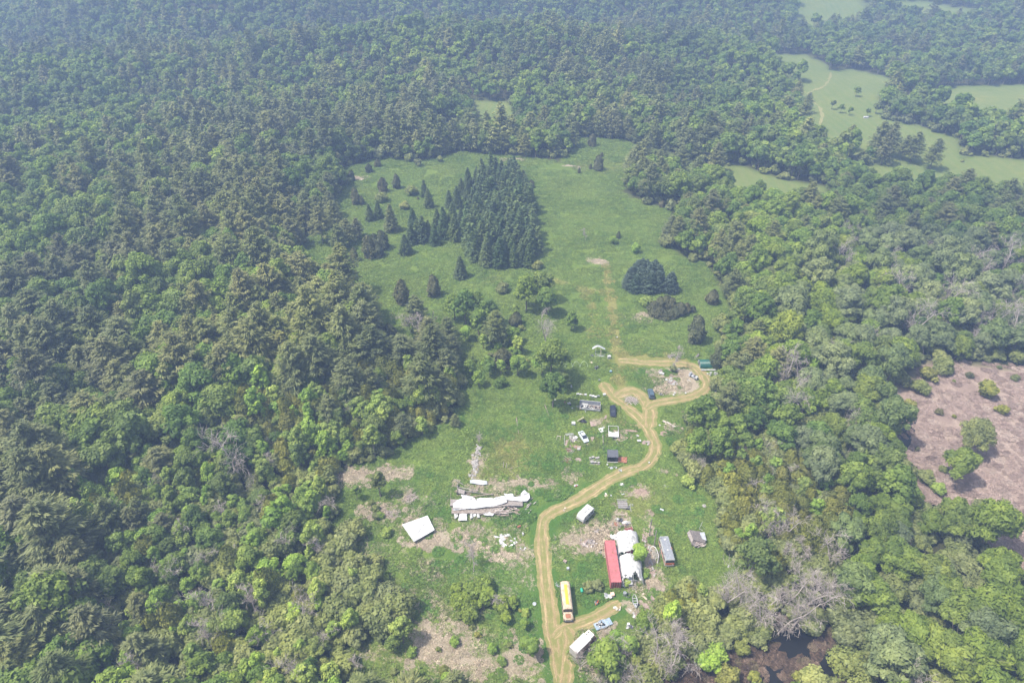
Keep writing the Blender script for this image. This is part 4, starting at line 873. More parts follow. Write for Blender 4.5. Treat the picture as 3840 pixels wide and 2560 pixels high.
def spread(step, poly_, seed, extra=None):
    xs = [p[0] for p in poly_]; ys = [p[1] for p in poly_]; r = np.random.default_rng(seed)
    X, Y = np.meshgrid(np.arange(min(xs), max(xs), step), np.arange(min(ys), max(ys), step)); Q = np.stack([X.ravel(), Y.ravel()], 1)+r.uniform(-.5, .5, (X.size, 2))*step
    return Q[polydist(Q[:, 0], Q[:, 1], poly_) < 1.5]
def trackd(Q):
    d = np.full(len(Q), 1e9)
    for pts, w in S_TRACKS: d = np.minimum(d, linedist(Q[:, 0], Q[:, 1], pts[::4]+[pts[-1]])-w/2)
    return d
Q = spread(2.9, W_OPEN, 31); td = trackd(Q); Q = Q[td > 1.75]; dq = gsample(a_dry, Q[:, 0], Q[:, 1]); Q = Q[r0.random(len(Q)) > np.clip((dq-.4)*1.5, 0, .8)]
Q = Q[vnoise(Q[:, 0], Q[:, 1], 7) > 0.16]; n = len(Q); s = 0.75+0.5*r0.random(n); hs = s*(0.5+0.9*vnoise(Q[:, 0], Q[:, 1], 9))*np.where(Q[:, 1] > 190, .8, 1)
instancer('meadow_grass', np.stack([Q[:, 0], Q[:, 1], np.zeros(n)+0.0], 1), np.stack([np.zeros(n)]*2+[r0.random(n)*6.28], 1), np.stack([s, s, hs], 1), grass, r0.integers(0, 4, n), 'thick green grass and weeds covering the meadow', 'grass', dict(dry=gsample(a_dry, Q[:, 0], Q[:, 1]), lush=gsample(a_lush, Q[:, 0], Q[:, 1]), yellow=gsample(a_yel, Q[:, 0], Q[:, 1])))
Q = spread(3.6, W_OPEN, 32); td = trackd(Q); m = (td > 1.7) & (vnoise(Q[:, 0], Q[:, 1], 5.5) > 0.50-.15*(gsample(a_lush, Q[:, 0], Q[:, 1]) > .3)) & (Q[:, 1] < 215); Q = Q[m]; n = len(Q); s = 0.5+0.5*r0.random(n)
instancer('meadow_weeds', np.stack([Q[:, 0], Q[:, 1], np.zeros(n)], 1), np.stack([np.zeros(n)]*2+[r0.random(n)*6.28], 1), np.stack([s, s, s*.8], 1), tall, r0.integers(0, 3, n), 'taller leafy weeds growing in clumps in the meadow', 'weeds', dict(dry=gsample(a_dry, Q[:, 0], Q[:, 1])*.5, lush=gsample(a_lush, Q[:, 0], Q[:, 1])+.15, yellow=gsample(a_yel, Q[:, 0], Q[:, 1])*.5))
M_STRAW = leafmat('dry_straw', [(0.27, 0.23, 0.17), (0.34, 0.29, 0.22), (0.24, 0.195, 0.145)], 0.2, 0.35, tint=False)
M_REED = leafmat('dead_reeds', [(0.18, 0.13, 0.115), (0.32, 0.24, 0.215), (0.25, 0.185, 0.165), (0.38, 0.30, 0.27)], 0.2, 0.45, tint=False)
straw = [patchmesh('straw_patch', M_STRAW, 540+i, 300, 1.2, 0.5, 0.045, 1.6, long=1.9) for i in range(3)]
reed = [patchmesh('reed_patch', M_REED, 560+i, 520, 1.7, 0.7, 0.06, 1.1, long=1.8, lumps=9) for i in range(3)]
SQ = []
rs = np.random.default_rng(41)
for (x, y, rx, ry, st) in DRY:
    if st < .45 or (x < 1400 and y < 600): continue
    cx, cy = D(x, y); k = int(rx*ry*pi*0.55*st); a = rs.random(k)*6.28; q = np.sqrt(rs.random(k))*1.1
    SQ.append(np.stack([cx+np.cos(a)*q*rx, cy+np.sin(a)*q*ry], 1))
Q = np.concatenate(SQ); Q = Q[(vnoise(Q[:, 0], Q[:, 1], 3.2) > .50) & (trackd(Q) > 1.3)]; n = len(Q); s = 0.4+0.6*rs.random(n)
instancer('dry_straw', np.stack([Q[:, 0], Q[:, 1], np.zeros(n)+.02], 1), np.stack([np.zeros(n)]*2+[rs.random(n)*6.28], 1), np.stack([s, s, s*.7], 1), straw, rs.integers(0, 3, n), 'flattened dry straw lying in pale patches on the lower meadow', 'straw')
Q = np.concatenate([spread(2.3, W_MARSH, 51), spread(2.0, W_MARSH2, 52)])
m = vnoise(Q[:, 0], Q[:, 1], 8) > .2; m2 = polydist(Q[:, 0], Q[:, 1], W_MARSH2) < 1; Q = Q[np.where(m2, vnoise(Q[:, 0], Q[:, 1], 3) > .45, m)]
WATER = [[(1775,1475),(1800,1440),(1840,1425),(1870,1392),(1900,1400),(1895,1440),(1868,1470),(1860,1510),(1822,1520),(1800,1500)], [(1905,1480),(1930,1500),(1925,1560),(1890,1570),(1880,1530)], [(1760,1530),(1800,1535),(1790,1575),(1750,1570)],
 [(2050,1000),(2078,940),(2108,955),(2095,1010),(2072,1060),(2092,1100),(2066,1105)], [(2250,1440),(2330,1425),(2400,1440),(2400,1500),(2300,1480)], [(2130,1150),(2160,1160),(2150,1180),(2125,1170)]]
W_WATER = [wpoly(w) for w in WATER]
in2 = polydist(Q[:, 0], Q[:, 1], W_MARSH2) < 1; Q = Q[~in2 | (rs.random(len(Q)) < .55)]
for w in W_WATER: Q = Q[(polydist(Q[:, 0], Q[:, 1], w) > -0.3) | (rs.random(len(Q)) < .30)]
m2 = polydist(Q[:, 0], Q[:, 1], W_MARSH2) < 2.6; B2 = Q[m2]; Q = Q[~m2]
M_BOG = leafmat('bog_reeds_brown', [(0.09, 0.062, 0.045), (0.17, 0.12, 0.09), (0.26, 0.19, 0.15), (0.10, 0.09, 0.04)], 0.15, 0.5, tint=False)
bog = [patchmesh('bog_patch', M_BOG, 580+i, 420, 1.7, 0.8, 0.06, 1.2, long=1.9, lumps=9, flatn=.5) for i in range(3)]
B2 = np.concatenate([B2+rs.uniform(-1, 1, B2.shape), B2+rs.uniform(-1.5, 1.5, B2.shape)]); n = len(B2); s = .3+.5*rs.random(n)
instancer('bog_reeds', np.stack([B2[:, 0], B2[:, 1], np.zeros(n)], 1), np.stack([np.zeros(n)]*2+[rs.random(n)*6.28], 1), np.stack([s, s*rs.uniform(.35, 1.0, n), s], 1), bog, rs.integers(0, 3, n), 'dark brown reeds and sticks standing in the black bog water', 'reeds')
n = len(Q); s = .55+.65*rs.random(n)
instancer('marsh_reeds', np.stack([Q[:, 0], Q[:, 1], np.zeros(n)], 1), np.stack([np.zeros(n)]*2+[rs.random(n)*6.28], 1), np.stack([s, s*rs.uniform(.45, 1.1, n), s*.8], 1), reed, rs.integers(0, 3, n), 'flattened pinkish brown reeds covering the open marsh', 'reeds')
mw, nt, b = new_mat('bog_water'); b.inputs['Base Color'].default_value = (0.010, 0.010, 0.010, 1); b.inputs['Roughness'].default_value = 0.25; b.inputs['Specular IOR Level'].default_value = 0.2
for w in W_WATER:
    n = len(w); cx = sum(p[0] for p in w)/n; cy = sum(p[1] for p in w)/n; rim = []
    for i in range(n):
        p, q = w[i], w[(i+1) % n]
        for k in range(6):
            t = k/6; x = p[0]+(q[0]-p[0])*t; y = p[1]+(q[1]-p[1])*t; j = 1+0.9*(vnoise(x, y, 1.6)-.5)
            rim.append((cx+(x-cx)*j, cy+(y-cy)*j, 0.03))
    V = rim+[(cx, cy, 0.03)]; m_ = len(rim); F = [(i, (i+1) % m_, m_) for i in range(m_)]
    me = bpy.data.meshes.new('bog_pool'); me.from_pydata(V, [], F); me.materials.append(mw); tag(link('bog_pool', me), kind='structure')


# ------------------------------------------------------------------ mesh builder for the objects of the farmyard
class MB:
    def __init__(s): s.v = []; s.f = []
    def add(s, V, F, M=None):
        k = len(s.v)
        for p in V:
            p = Vector(p); s.v.append(tuple(M @ p if M is not None else p))
        s.f += [tuple(i+k for i in f) for f in F]; return s
    def box(s, c, d, rz=0.0, rx=0.0, ry=0.0, taper=1.0, M=None):
        x, y, z = d[0]/2, d[1]/2, d[2]/2; t = taper
        V = [(-x, -y, -z), (x, -y, -z), (x, y, -z), (-x, y, -z), (-x*t, -y*t, z), (x*t, -y*t, z), (x*t, y*t, z), (-x*t, y*t, z)]
        T = Matrix.Translation(c) @ Matrix.Rotation(rz, 4, 'Z') @ Matrix.Rotation(ry, 4, 'Y') @ Matrix.Rotation(rx, 4, 'X')
        return s.add(V, [(0, 3, 2, 1), (4, 5, 6, 7), (0, 1, 5, 4), (1, 2, 6, 5), (2, 3, 7, 6), (3, 0, 4, 7)], (M @ T) if M else T)
    def cyl(s, p0, p1, r0, r1=None, n=12, caps=True):
        r1 = r0 if r1 is None else r1; a = Vector(p0); b = Vector(p1); q = (b-a).normalized().to_track_quat('Z', 'Y')
        V = [a+q @ Vector((cos(2*pi*i/n)*r0, sin(2*pi*i/n)*r0, 0)) for i in range(n)]+[b+q @ Vector((cos(2*pi*i/n)*r1, sin(2*pi*i/n)*r1, 0)) for i in range(n)]
        F = [(i, (i+1) % n, n+(i+1) % n, n+i) for i in range(n)]
        if caps: F += [tuple(range(n))[::-1], tuple(range(n, 2*n))]
        return s.add(V, F)
    def path(s, pts, r, n=6):
        for a, b in zip(pts[:-1], pts[1:]): s.cyl(a, b, r, r, n)
        return s
    def loft(s, rings, caps=True):
        k = len(s.v); n = len(rings[0])
        for r in rings: s.v += [tuple(p) for p in r]
        for i in range(len(rings)-1):
            for j in range(n): s.f.append((k+i*n+j, k+i*n+(j+1) % n, k+(i+1)*n+(j+1) % n, k+(i+1)*n+j))
        if caps: s.f += [tuple(k+j for j in range(n))[::-1], tuple(k+(len(rings)-1)*n+j for j in range(n))]
        return s
    def slab(s, pts, thick):
        n = len(pts); V = [(p[0], p[1], p[2]) for p in pts]+[(p[0], p[1], p[2]-thick) for p in pts]
        return s.add(V, [tuple(range(n)), tuple(range(n, 2*n))[::-1]]+[(i, n+i, n+(i+1) % n, (i+1) % n) for i in range(n)])
    def rock(s, c, r, rng, sq=0.7):
        V = []; nu, nvv = 7, 4; ph = rng.random()*6
        for j in range(nvv+1):
            t = pi*j/nvv
            for i in range(nu):
                a = 2*pi*i/nu+ph; q = r*(0.75+0.45*rng.random()); V.append((c[0]+q*sin(t)*cos(a), c[1]+q*sin(t)*sin(a), c[2]+q*cos(t)*sq))
        return s.add(V, [(j*nu+i, j*nu+(i+1) % nu, (j+1)*nu+(i+1) % nu, (j+1)*nu+i) for j in range(nvv) for i in range(nu)])
    def build(s, name, mat, parent=None, bevel=0.0, smooth_=False):
        me = bpy.data.meshes.new(name); me.from_pydata(s.v, [], s.f); me.materials.append(mat); me.update()
        if smooth_: me.polygons.foreach_set('use_smooth', [True]*len(me.polygons))
        o = link(name, me, parent)
        if bevel: m = o.modifiers.new('bevel', 'BEVEL'); m.width = bevel; m.segments = 2; m.limit_method = 'ANGLE'
        return o
WHITE = paint('white_paint', (0.37, 0.37, 0.36), 0.45, 0, 0.08, 0.8, (0.42, 0.38, 0.32), 0.28)
CLEANW = paint('clean_white', (0.43, 0.43, 0.428), 0.4, 0, 0.10, 1.2, (0.30, 0.29, 0.27), 0.3)
CREAM = paint('cream_bus_paint', (0.44, 0.385, 0.285), 0.5, 0, 0.14, 0.8, (0.30, 0.16, 0.085), 0.42)
YELLOW = paint('school_yellow', (0.50, 0.35, 0.035), 0.45, 0, 0.08)
RUST = paint('rust', (0.28, 0.12, 0.07), 0.85, 0.1, 0.25, 2.5, (0.48, 0.30, 0.22), 0.35)
RED = paint('container_red', (0.37, 0.115, 0.122), 0.6, 0, 0.16, 0.8, (0.24, 0.10, 0.085), 0.38)
DRED = paint('dark_red', (0.22, 0.04, 0.04), 0.6, 0, 0.2, 2)
GLASS = paint('dark_glass', (0.030, 0.036, 0.045), 0.08, 0, 0.1, 1, spec=0.6)
RUBBER = paint('tyre_rubber', (0.02, 0.02, 0.02), 0.85)
STEEL = paint('grey_steel', (0.33, 0.34, 0.35), 0.45, 0.6, 0.2, 3)
GALV = paint('galvanised', (0.42, 0.44, 0.46), 0.5, 0.3, 0.2, 2, (0.28, 0.30, 0.33), 0.4)
ROOFG = paint('mottled_grey_roof', (0.24, 0.255, 0.285), 0.8, 0, 0.3, 2.5, (0.17, 0.18, 0.20), 0.5)
BLACKM = paint('charcoal_metal', (0.055, 0.058, 0.068), 0.5, 0, 0.12, 2)
BLACK = paint('black', (0.012, 0.012, 0.013), 0.7)
GREEN = paint('green_steel', (0.010, 0.085, 0.065), 0.42, 0.0, 0.12, 0.8, spec=0.5)
TEAL = paint('teal_plastic', (0.03, 0.30, 0.19), 0.5)
WOOD = paint('grey_boards', (0.27, 0.245, 0.23), 0.9, 0, 0.3, 2.5, (0.15, 0.12, 0.105), 0.45)
DARKW = paint('old_dark_boards', (0.13, 0.115, 0.11), 0.9, 0, 0.35, 3.0, (0.22, 0.19, 0.18), 0.3)
WOODP = paint('pinkish_boards', (0.30, 0.235, 0.205), 0.9, 0, 0.25, 2.5, (0.24, 0.17, 0.145), 0.45)
PALEW = paint('pale_lumber', (0.42, 0.36, 0.28), 0.85, 0, 0.2, 3)
CONC = paint('concrete', (0.30, 0.285, 0.27), 0.9, 0, 0.2, 2, (0.30, 0.27, 0.25), 0.4)
TARPG = paint('grey_tarp', (0.29, 0.305, 0.335), 0.6, 0, 0.2, 1.5)
BLUEG = paint('blue_grey_hull', (0.24, 0.31, 0.39), 0.5, 0, 0.15, 2)
BLUECAR = paint('slate_blue_paint', (0.075, 0.115, 0.150), 0.3, 0.3, 0.08, spec=0.6)
DARKCAR = paint('navy_black_paint', (0.022, 0.026, 0.042), 0.28, 0.3, 0.08, spec=0.6)
WHITECAR = paint('white_car_paint', (0.44, 0.49, 0.50), 0.3, 0, 0.04, spec=0.6)
ORANGE = paint('orange_red_stripe', (0.55, 0.15, 0.06), 0.6, 0, 0.2, 2, (0.6, 0.5, 0.42), 0.35)
EARTH = paint('bare_earth', (0.24, 0.175, 0.14), 0.95, 0, 0.3, 2)
def tarp_mat():
    m, nt, b = new_mat('white_tarp'); tc = nt.nodes.new('ShaderNodeTexCoord').outputs['Object']
    c = ramp(nt, noise(nt, 0.9, 5, 0.7, tc), [(0.3, (0.42, 0.42, 0.43)), (0.6, (0.60, 0.60, 0.60))]); nt.links.new(c, b.inputs['Base Color']); b.inputs['Roughness'].default_value = 0.6
    bp = nt.nodes.new('ShaderNodeBump'); bp.inputs['Strength'].default_value = 0.6; bp.inputs['Distance'].default_value = 0.12
    nt.links.new(noise(nt, 1.3, 4, 0.6, tc, 1.2), bp.inputs['Height']); nt.links.new(bp.outputs[0], b.inputs['Normal'])
    t = nt.nodes.new('ShaderNodeBsdfTranslucent'); mx = nt.nodes.new('ShaderNodeMixShader'); mx.inputs[0].default_value = 0.2; t.inputs[0].default_value = (.8, .8, .8, 1)
    nt.links.new(b.outputs[0], mx.inputs[1]); nt.links.new(t.outputs[0], mx.inputs[2]); nt.links.new(mx.outputs[0], nt.nodes['Material Output'].inputs[0]); return m
TARP = tarp_mat()
def corr_mat():
    m, nt, b = new_mat('corrugated_white_roofing'); tc = nt.nodes.new('ShaderNodeTexCoord').outputs['Object']
    c = ramp(nt, noise(nt, 0.5, 5, 0.7, tc), [(0.3, (0.30, 0.30, 0.315)), (0.58, (0.50, 0.50, 0.505))])
    n2 = ramp(nt, noise(nt, 1.6, 6, 0.75, tc), [(0.62, (0,)*3), (0.75, (1,)*3)]); c = mix(nt, math_(nt, 'MULTIPLY', n2, 0.7), c, (0.22, 0.195, 0.165))
    nt.links.new(c, b.inputs['Base Color']); b.inputs['Roughness'].default_value = 0.55
    w = nt.nodes.new('ShaderNodeTexWave'); w.inputs['Scale'].default_value = 2.2; nt.links.new(tc, w.inputs['Vector'])
    bp = nt.nodes.new('ShaderNodeBump'); bp.inputs['Strength'].default_value = 0.5; bp.inputs['Distance'].default_value = 0.05
    nt.links.new(w.outputs['Fac'], bp.inputs['Height']); nt.links.new(bp.outputs[0], b.inputs['Normal']); return m
CORR = corr_mat()

def span(a, b):
    """centre, heading and length of the line a -> b"""
    return ((a[0]+b[0])/2, (a[1]+b[1])/2), atan2(b[1]-a[1], b[0]-a[0]), hypot(b[0]-a[0], b[1]-a[1])
def Fz(sc, ox, oy): return lambda u, v, h=0.0: G(ox+u/sc, oy+v/sc, h)
Z1, Z2, Z3, Z4 = Fz(5.227, 2240, 1940), Fz(6.918, 1680, 1780), Fz(6.271, 2420, 1930), Fz(4.9, 2080, 2160)
Z5, Z6, Z7, Z8 = Fz(10.69, 2120, 1460), Fz(6.918, 2060, 1580), Fz(9.046, 2140, 1870), Fz(7.838, 2480, 1320)
Z9, Z10, Z11 = Fz(12.06, 2180, 1270), Fz(7.35, 2180, 2200), Fz(7.84, 2340, 1380)

def wheel(e, x, y, r, w, name='wheel', hub=STEEL):
    o = MB().cyl((x, y-w/2, r), (x, y+w/2, r), r, r, 16).build(name, RUBBER, e)
    MB().cyl((x, y-w/2-.012, r), (x, y+w/2+.012, r), r*.55, r*.55, 12).build('rim', hub, o)
    return o
def ringsec(x, hw, z0, z1, rnd=0.12):
    return [(x, -hw*0.96, z0), (x, hw*0.96, z0), (x, hw, z0+rnd*1.5), (x, hw, z1-rnd), (x, hw-rnd, z1), (x, -hw+rnd, z1), (x, -hw, z1-rnd), (x, -hw, z0+rnd*1.5)]
def car(pf, pr, mat, label, kind='sedan'):
    """pr = rear, pf = front"""
    c, rz, L = span(pr, pf); e = empty('parked_car', c, rz, label, 'car'); L = 4.6; W = 0.90
    if kind == 'sedan': st = [(-2.3, .72, .35, .80), (-2.2, .82, .25, .93), (-1.5, W, .22, .97), (0, W, .22, .95), (1.1, W, .22, .93), (1.9, .84, .25, .82), (2.25, .70, .32, .68)]; gr = [(-1.75, .66, .93, .96), (-1.05, .60, .9, 1.38), (0.25, .60, .9, 1.42), (1.15, .68, .9, .95)]
    else: st = [(-2.3, .78, .35, .85), (-2.22, .88, .28, 1.0), (-1.5, W+.02, .25, 1.03), (0, W+.02, .25, 1.02), (1.1, W, .25, 1.0), (1.95, .86, .28, .92), (2.28, .74, .35, .75)]; gr = [(-2.15, .70, 1.0, 1.06), (-1.85, .66, .95, 1.58), (0.2, .66, .95, 1.60), (1.05, .74, .95, 1.03)]
    body = MB().loft([ringsec(*s_, .1) for s_ in st]).build('body', mat, e, smooth_=False)
    MB().loft([ringsec(x, hw, z0, z1, .05) for x, hw, z0, z1 in gr]).build('windows', GLASS, e)
    x0, x1 = gr[1][0]+.05, gr[2][0]-.05; z = gr[1][3]+.02
    MB().loft([ringsec(x0, gr[1][1]-.03, z-.03, z+.03, .02), ringsec(x1, gr[2][1]-.03, gr[2][3]-.01, gr[2][3]+.05, .02)]).build('roof', mat, e)
    for sx in (-1.4, 1.4):
        for sy in (-.82, .82): wheel(e, sx, sy, .32, .2)
    for sy in (-.6, .6):
        MB().box((2.22, sy, .62), (.12, .32, .14)).build('headlight', CLEANW, e); MB().box((-2.27, sy, .72), (.10, .28, .14)).build('tail_light', DRED, e)
        MB().box((.85, sy*1.62, 1.0), (.14, .16, .12)).build('mirror', mat, e)
    for sy in (-.55, .55): MB().box((-.6, sy*1.22, 1.22), (.06, .03, .3)).build('pillar', mat, e)
    MB().box((2.29, 0, .42), (.06, 1.2, .14)).build('bumper', BLACKM, e)
    return e
car(R1(582, 1226), R1(510, 1114), WHITECAR, 'white sedan with a dark windscreen parked in the grass among scrap lumber')
car(R1(868, 945), R1(863, 842), DARKCAR, 'black estate car parked nose down right of the roofless trailer', 'wagon')
car(R1(1268, 655), R1(1290, 745), BLUECAR, 'blue grey estate car parked at the inner edge of the loop track', 'wagon')

# school bus
def bus():
    pr, pf = Z4(190, 100, 2.85), Z4(245, 575, 2.85); c, rz, L = span(pr, pf); L = max(7.2, min(L, 9.5)); e = empty('school_bus', c, rz, 'old cream school bus with a yellow roof stripe and a rusty bonnet', 'bus')
    def sec(x, w=1.18): return [(x, -w, .55), (x, w, .55), (x, w+.02, 1.4), (x, w-.02, 2.3), (x, w-.15, 2.62), (x, w-.5, 2.82), (x, 0, 2.88), (x, -w+.5, 2.82), (x, -w+.15, 2.62), (x, -w+.02, 2.3), (x, -w-.02, 1.4)]
    h = L/2
    MB().loft([sec(-h, 1.12)]+[sec(-h+.12+i*(L-.12)/6) for i in range(7)]).build('body', CREAM, e)
    MB().slab([(-h+.9, -.34, 2.895), (h-1.1, -.34, 2.895), (h-1.1, .34, 2.895), (-h+.9, .34, 2.895)], .03).build('roof_stripe', YELLOW, e)
    for i in range(8):
        x = -h+.75+i*(L-1.6)/7
        for s in (-1, 1): MB().box((x, s*1.195, 2.0), (.72, .03, .55)).build('window', GLASS, e)
    MB().box((h+.02, 0, 2.0), (.04, 2.0, .75), ry=-.08).build('windscreen', GLASS, e)
    MB().loft([[(h+a, -w, .55), (h+a, w, .55), (h+a, w, z-.15), (h+a, w-.2, z), (h+a, -w+.2, z), (h+a, -w, z-.15)] for a, w, z in [(.0, 1.05, 1.55), (1.5, .86, 1.42), (1.75, .8, 1.2)]]).build('bonnet', CREAM, e)
    MB().slab([(h+.45, -.62, 1.535), (h+1.5, -.56, 1.455), (h+1.5, .56, 1.455), (h+.45, .62, 1.535)], .03).build('rusty_bonnet_panel', RUST, e)
    for s in (-1, 1):
        MB().box((h+.95, s*1.0, .95), (1.3, .30, .5), taper=.8).build('fender', CREAM, e)
        MB().cyl((h+1.72, s*.62, .95), (h+1.8, s*.62, .95), .12).build('headlight', CLEANW, e)
        MB().box((h+.5, s*1.35, 1.9), (.05, .16, .3)).build('mirror', BLACKM, e)
        wheel(e, h+.95, s*.98, .48, .26); wheel(e, -h+2.2, s*1.0, .48, .4)
    MB().box((h+1.85, 0, .6), (.14, 2.2, .25)).build('bumper', BLACKM, e)
    for z in (1.1, 1.35, 2.35): MB().box((-h*.02, 0, z), (L-.1, 2.43, .05)).build('rub_rail', BLACKM, e)
    MB().box((-h-.02, 0, 1.5), (.04, .8, 1.7)).build('rear_door', CREAM, e)
bus()

# red shipping container
def container():
    pb, pf = Z1(245, 440, 2.6), Z1(372, 1262, 2.6); c, rz, L = span(pb, pf); L = min(max(L, 11), 12.6); e = empty('shipping_container', c, rz, 'long faded red shipping container with four lock rods on its doors', 'container'); h = L/2; w = 1.22
    m = MB(); n = int(L/.28)
    for s in (-1, 1):
        P_ = []
        for i in range(n*2+1):
            x = -h+.08+(L-.16)*i/(n*2); P_.append((x, s*(w-(.045 if i % 2 else 0.0))))
        V = [(x, y, .16) for x, y in P_]+[(x, y, 2.5) for x, y in P_]; k = len(P_); m.add(V, [(i, i+1, k+i+1, k+i) for i in range(k-1)])
    m.build('side_wall', RED, e)
    r = MB(); n = int(L/.25); V = []
    for i in range(n*2+1):
        x = -h+.05+(L-.1)*i/(n*2); z = 2.585-(.03 if i % 2 else 0); V += [(x, -w+.03, z), (x, w-.03, z)]
    r.add(V, [(2*i, 2*i+2, 2*i+3, 2*i+1) for i in range(n*2)]).build('roof', RED, e)
    fr = MB()
    for s in (-1, 1):
        fr.box((0, s*(w-.03), .1), (L, .12, .16)); fr.box((0, s*(w-.02), 2.55), (L, .08, .09))
        for x in (-h+.04, h-.04): fr.box((x, s*(w-.06), 1.3), (.1, .14, 2.5))
    for x in (-h+.04, h-.04): fr.box((x, 0, .1), (.09, 2.2, .15)); fr.box((x, 0, 2.545), (.09, 2.2, .1))
    fr.build('frame', RED, e)
    MB().box((-h+.05, 0, 1.3), (.04, 2.25, 2.35)).build('end_wall', RED, e)
    for s in (-1, 1):
        d = MB().box((h-.03, s*.57, 1.3), (.05, 1.1, 2.3)).build('door', DRED, e)
        for q in (-.28, .22): MB().cyl((h+.03, s*.57+q, .2), (h+.03, s*.57+q, 2.45), .028, .028, 6).build('lock_rod', WHITE, d)
        for z in (.6, 1.15, 1.75): MB().box((h+.012, s*.57, z), (.03, 1.02, .05)).build('door_rib', DRED, d)
    for x, y in [(-2.4, .2), (-2.1, .35), (-.4, .15), (2.8, .2)]: MB().cyl((x, y, 2.58), (x, y, 2.60), .16, .14, 8).build('rust_patch', RUST, e)
container()

# camping trailer
def trailer():
    pa, pb = Z7(322, 585, 2.6), Z7(695, 218, 2.6); c, rz, L = span(pa, pb); L = min(max(L, 5.0), 6.5); e = empty('camping_trailer', c, rz, 'white camping trailer with a grey stripe parked beside the bend of the track', 'trailer'); h = L/2
    prof = [(-h+.25, .55), (h-.15, .55), (h, .9), (h, 2.2), (h-.35, 2.6), (-h+.7, 2.62), (-h+.1, 1.9), (-h, 1.1)]
    V = [(x, -1.15, z) for x, z in prof]+[(x, 1.15, z) for x, z in prof]; k = len(prof)
    MB().add(V, [tuple(range(k)), tuple(range(k, 2*k))[::-1]]+[(i, k+i, k+(i+1) % k, (i+1) % k) for i in range(k)]).build('body', CLEANW, e, bevel=.1)
    for s in (-1, 1):
        MB().box((0, s*1.162, 1.15), (L-.4, .02, .12)).build('stripe', STEEL, e)
        for x, w_ in ((h-1.2, .75), (.1, 1.0), (-h+1.0, .4)): 
            q = MB().box((x, s*1.163, 1.75), (w_, .03, .55)).build('window', GLASS, e); MB().box((x, s*1.168, 2.05), (w_+.1, .03, .06)).build('window_frame', STEEL, q)
        wheel(e, -.1, s*1.0, .33, .2)
    MB().box((h+.0, 0, 1.75), (.03, 1.5, .5)).build('window', GLASS, e)
    MB().box((-.3, .1, 2.72), (.75, .65, .2), taper=.9).build('roof_unit', WHITE, e); MB().box((.9, -.2, 2.68), (.4, .4, .12)).build('roof_vent', TARPG, e); MB().box((-1.4, -.1, 2.66), (.12, .9, .06)).build('roof_vent', STEEL, e)
    MB().box((-.6, -1.175, 1.35), (.62, .03, 1.5)).build('door', WHITE, e)
    MB().path([(-h, 0, .6), (-h-1.0, 0, .55)], .05).cyl((-h-.8, 0, 0), (-h-.8, 0, .6), .04).build('drawbar', BLACKM, e)
    for s in (-.9, .9): MB().box((-h+.02, s, .95), (.1, .14, .1)).build('tail_light', DRED, e)
trailer()

# motorhome
def motorhome():
    pa, pb = Z3(440, 498, 2.9), Z3(592, 1045, 2.9); c, rz, L = span(pa, pb); L = min(max(L, 7.0), 8.8); e = empty('motorhome', c, rz, 'long old motorhome with a mottled grey roof and an orange banded nose', 'motorhome'); h = L/2
    MB().loft([[(x, -w, .5), (x, w, .5), (x, w+.03, 1.5), (x, w, 2.6), (x, w-.1, 2.82), (x, -w+.1, 2.82), (x, -w, 2.6), (x, -w-.03, 1.5)] for x, w in [(-h, 1.08), (-h+.2, 1.17), (0, 1.17), (h-.1, 1.17), (h, 1.12)]]).build('body', WHITE, e)
    for i, (a, b) in enumerate([(-h+.1, -h+1.9), (-h+1.95, -.35), (-.3, h*.5), (h*.5+.05, h-.12)]):
        for s in (-1, 1):
            y0, y1 = (0.02, 1.06) if s > 0 else (-1.06, -.02)
            MB().slab([(a, y0, 2.87-.01*i), (b, y0, 2.87-.01*i), (b, y1, 2.87-.01*i), (a, y1, 2.87-.01*i)], .04).build('roof_panel', ROOFG, e)
    MB().box((-h+1.1, .0, 2.95), (.5, .45, .14)).build('roof_vent', CLEANW, e); MB().box((.7, -.05, 2.93), (.42, .42, .13)).build('roof_vent', CLEANW, e)
    MB().box((h+.05, 0, 2.15), (.06, 2.1, .75), ry=-.12).build('windscreen', GLASS, e); MB().box((h+.08, 0, 1.3), (.16, 2.26, .8), taper=.95).build('nose', ORANGE, e); MB().box((h+.12, 0, .7), (.16, 2.3, .3)).build('bumper', WHITE, e)
    for s in (-1, 1):
        MB().box((0, s*1.212, 1.25), (L-.5, .02, .3)).build('stripe', ORANGE, e)
        for x in (-h+1.2, -h*.3, h*.25, h-1.0): MB().box((x, s*1.205, 2.0), (.85, .03, .55)).build('window', GLASS, e)
        wheel(e, -h+2.2, s*1.0, .42, .25); wheel(e, h-1.3, s*1.0, .42, .25)
        MB().cyl((h+.14, s*.8, 1.1), (h+.2, s*.8, 1.1), .1).build('headlight', CLEANW, e)
    MB().box((h*.05, 1.1, 2.885), (.7, .15, .03)).build('rust_patch', RUST, e)
motorhome()

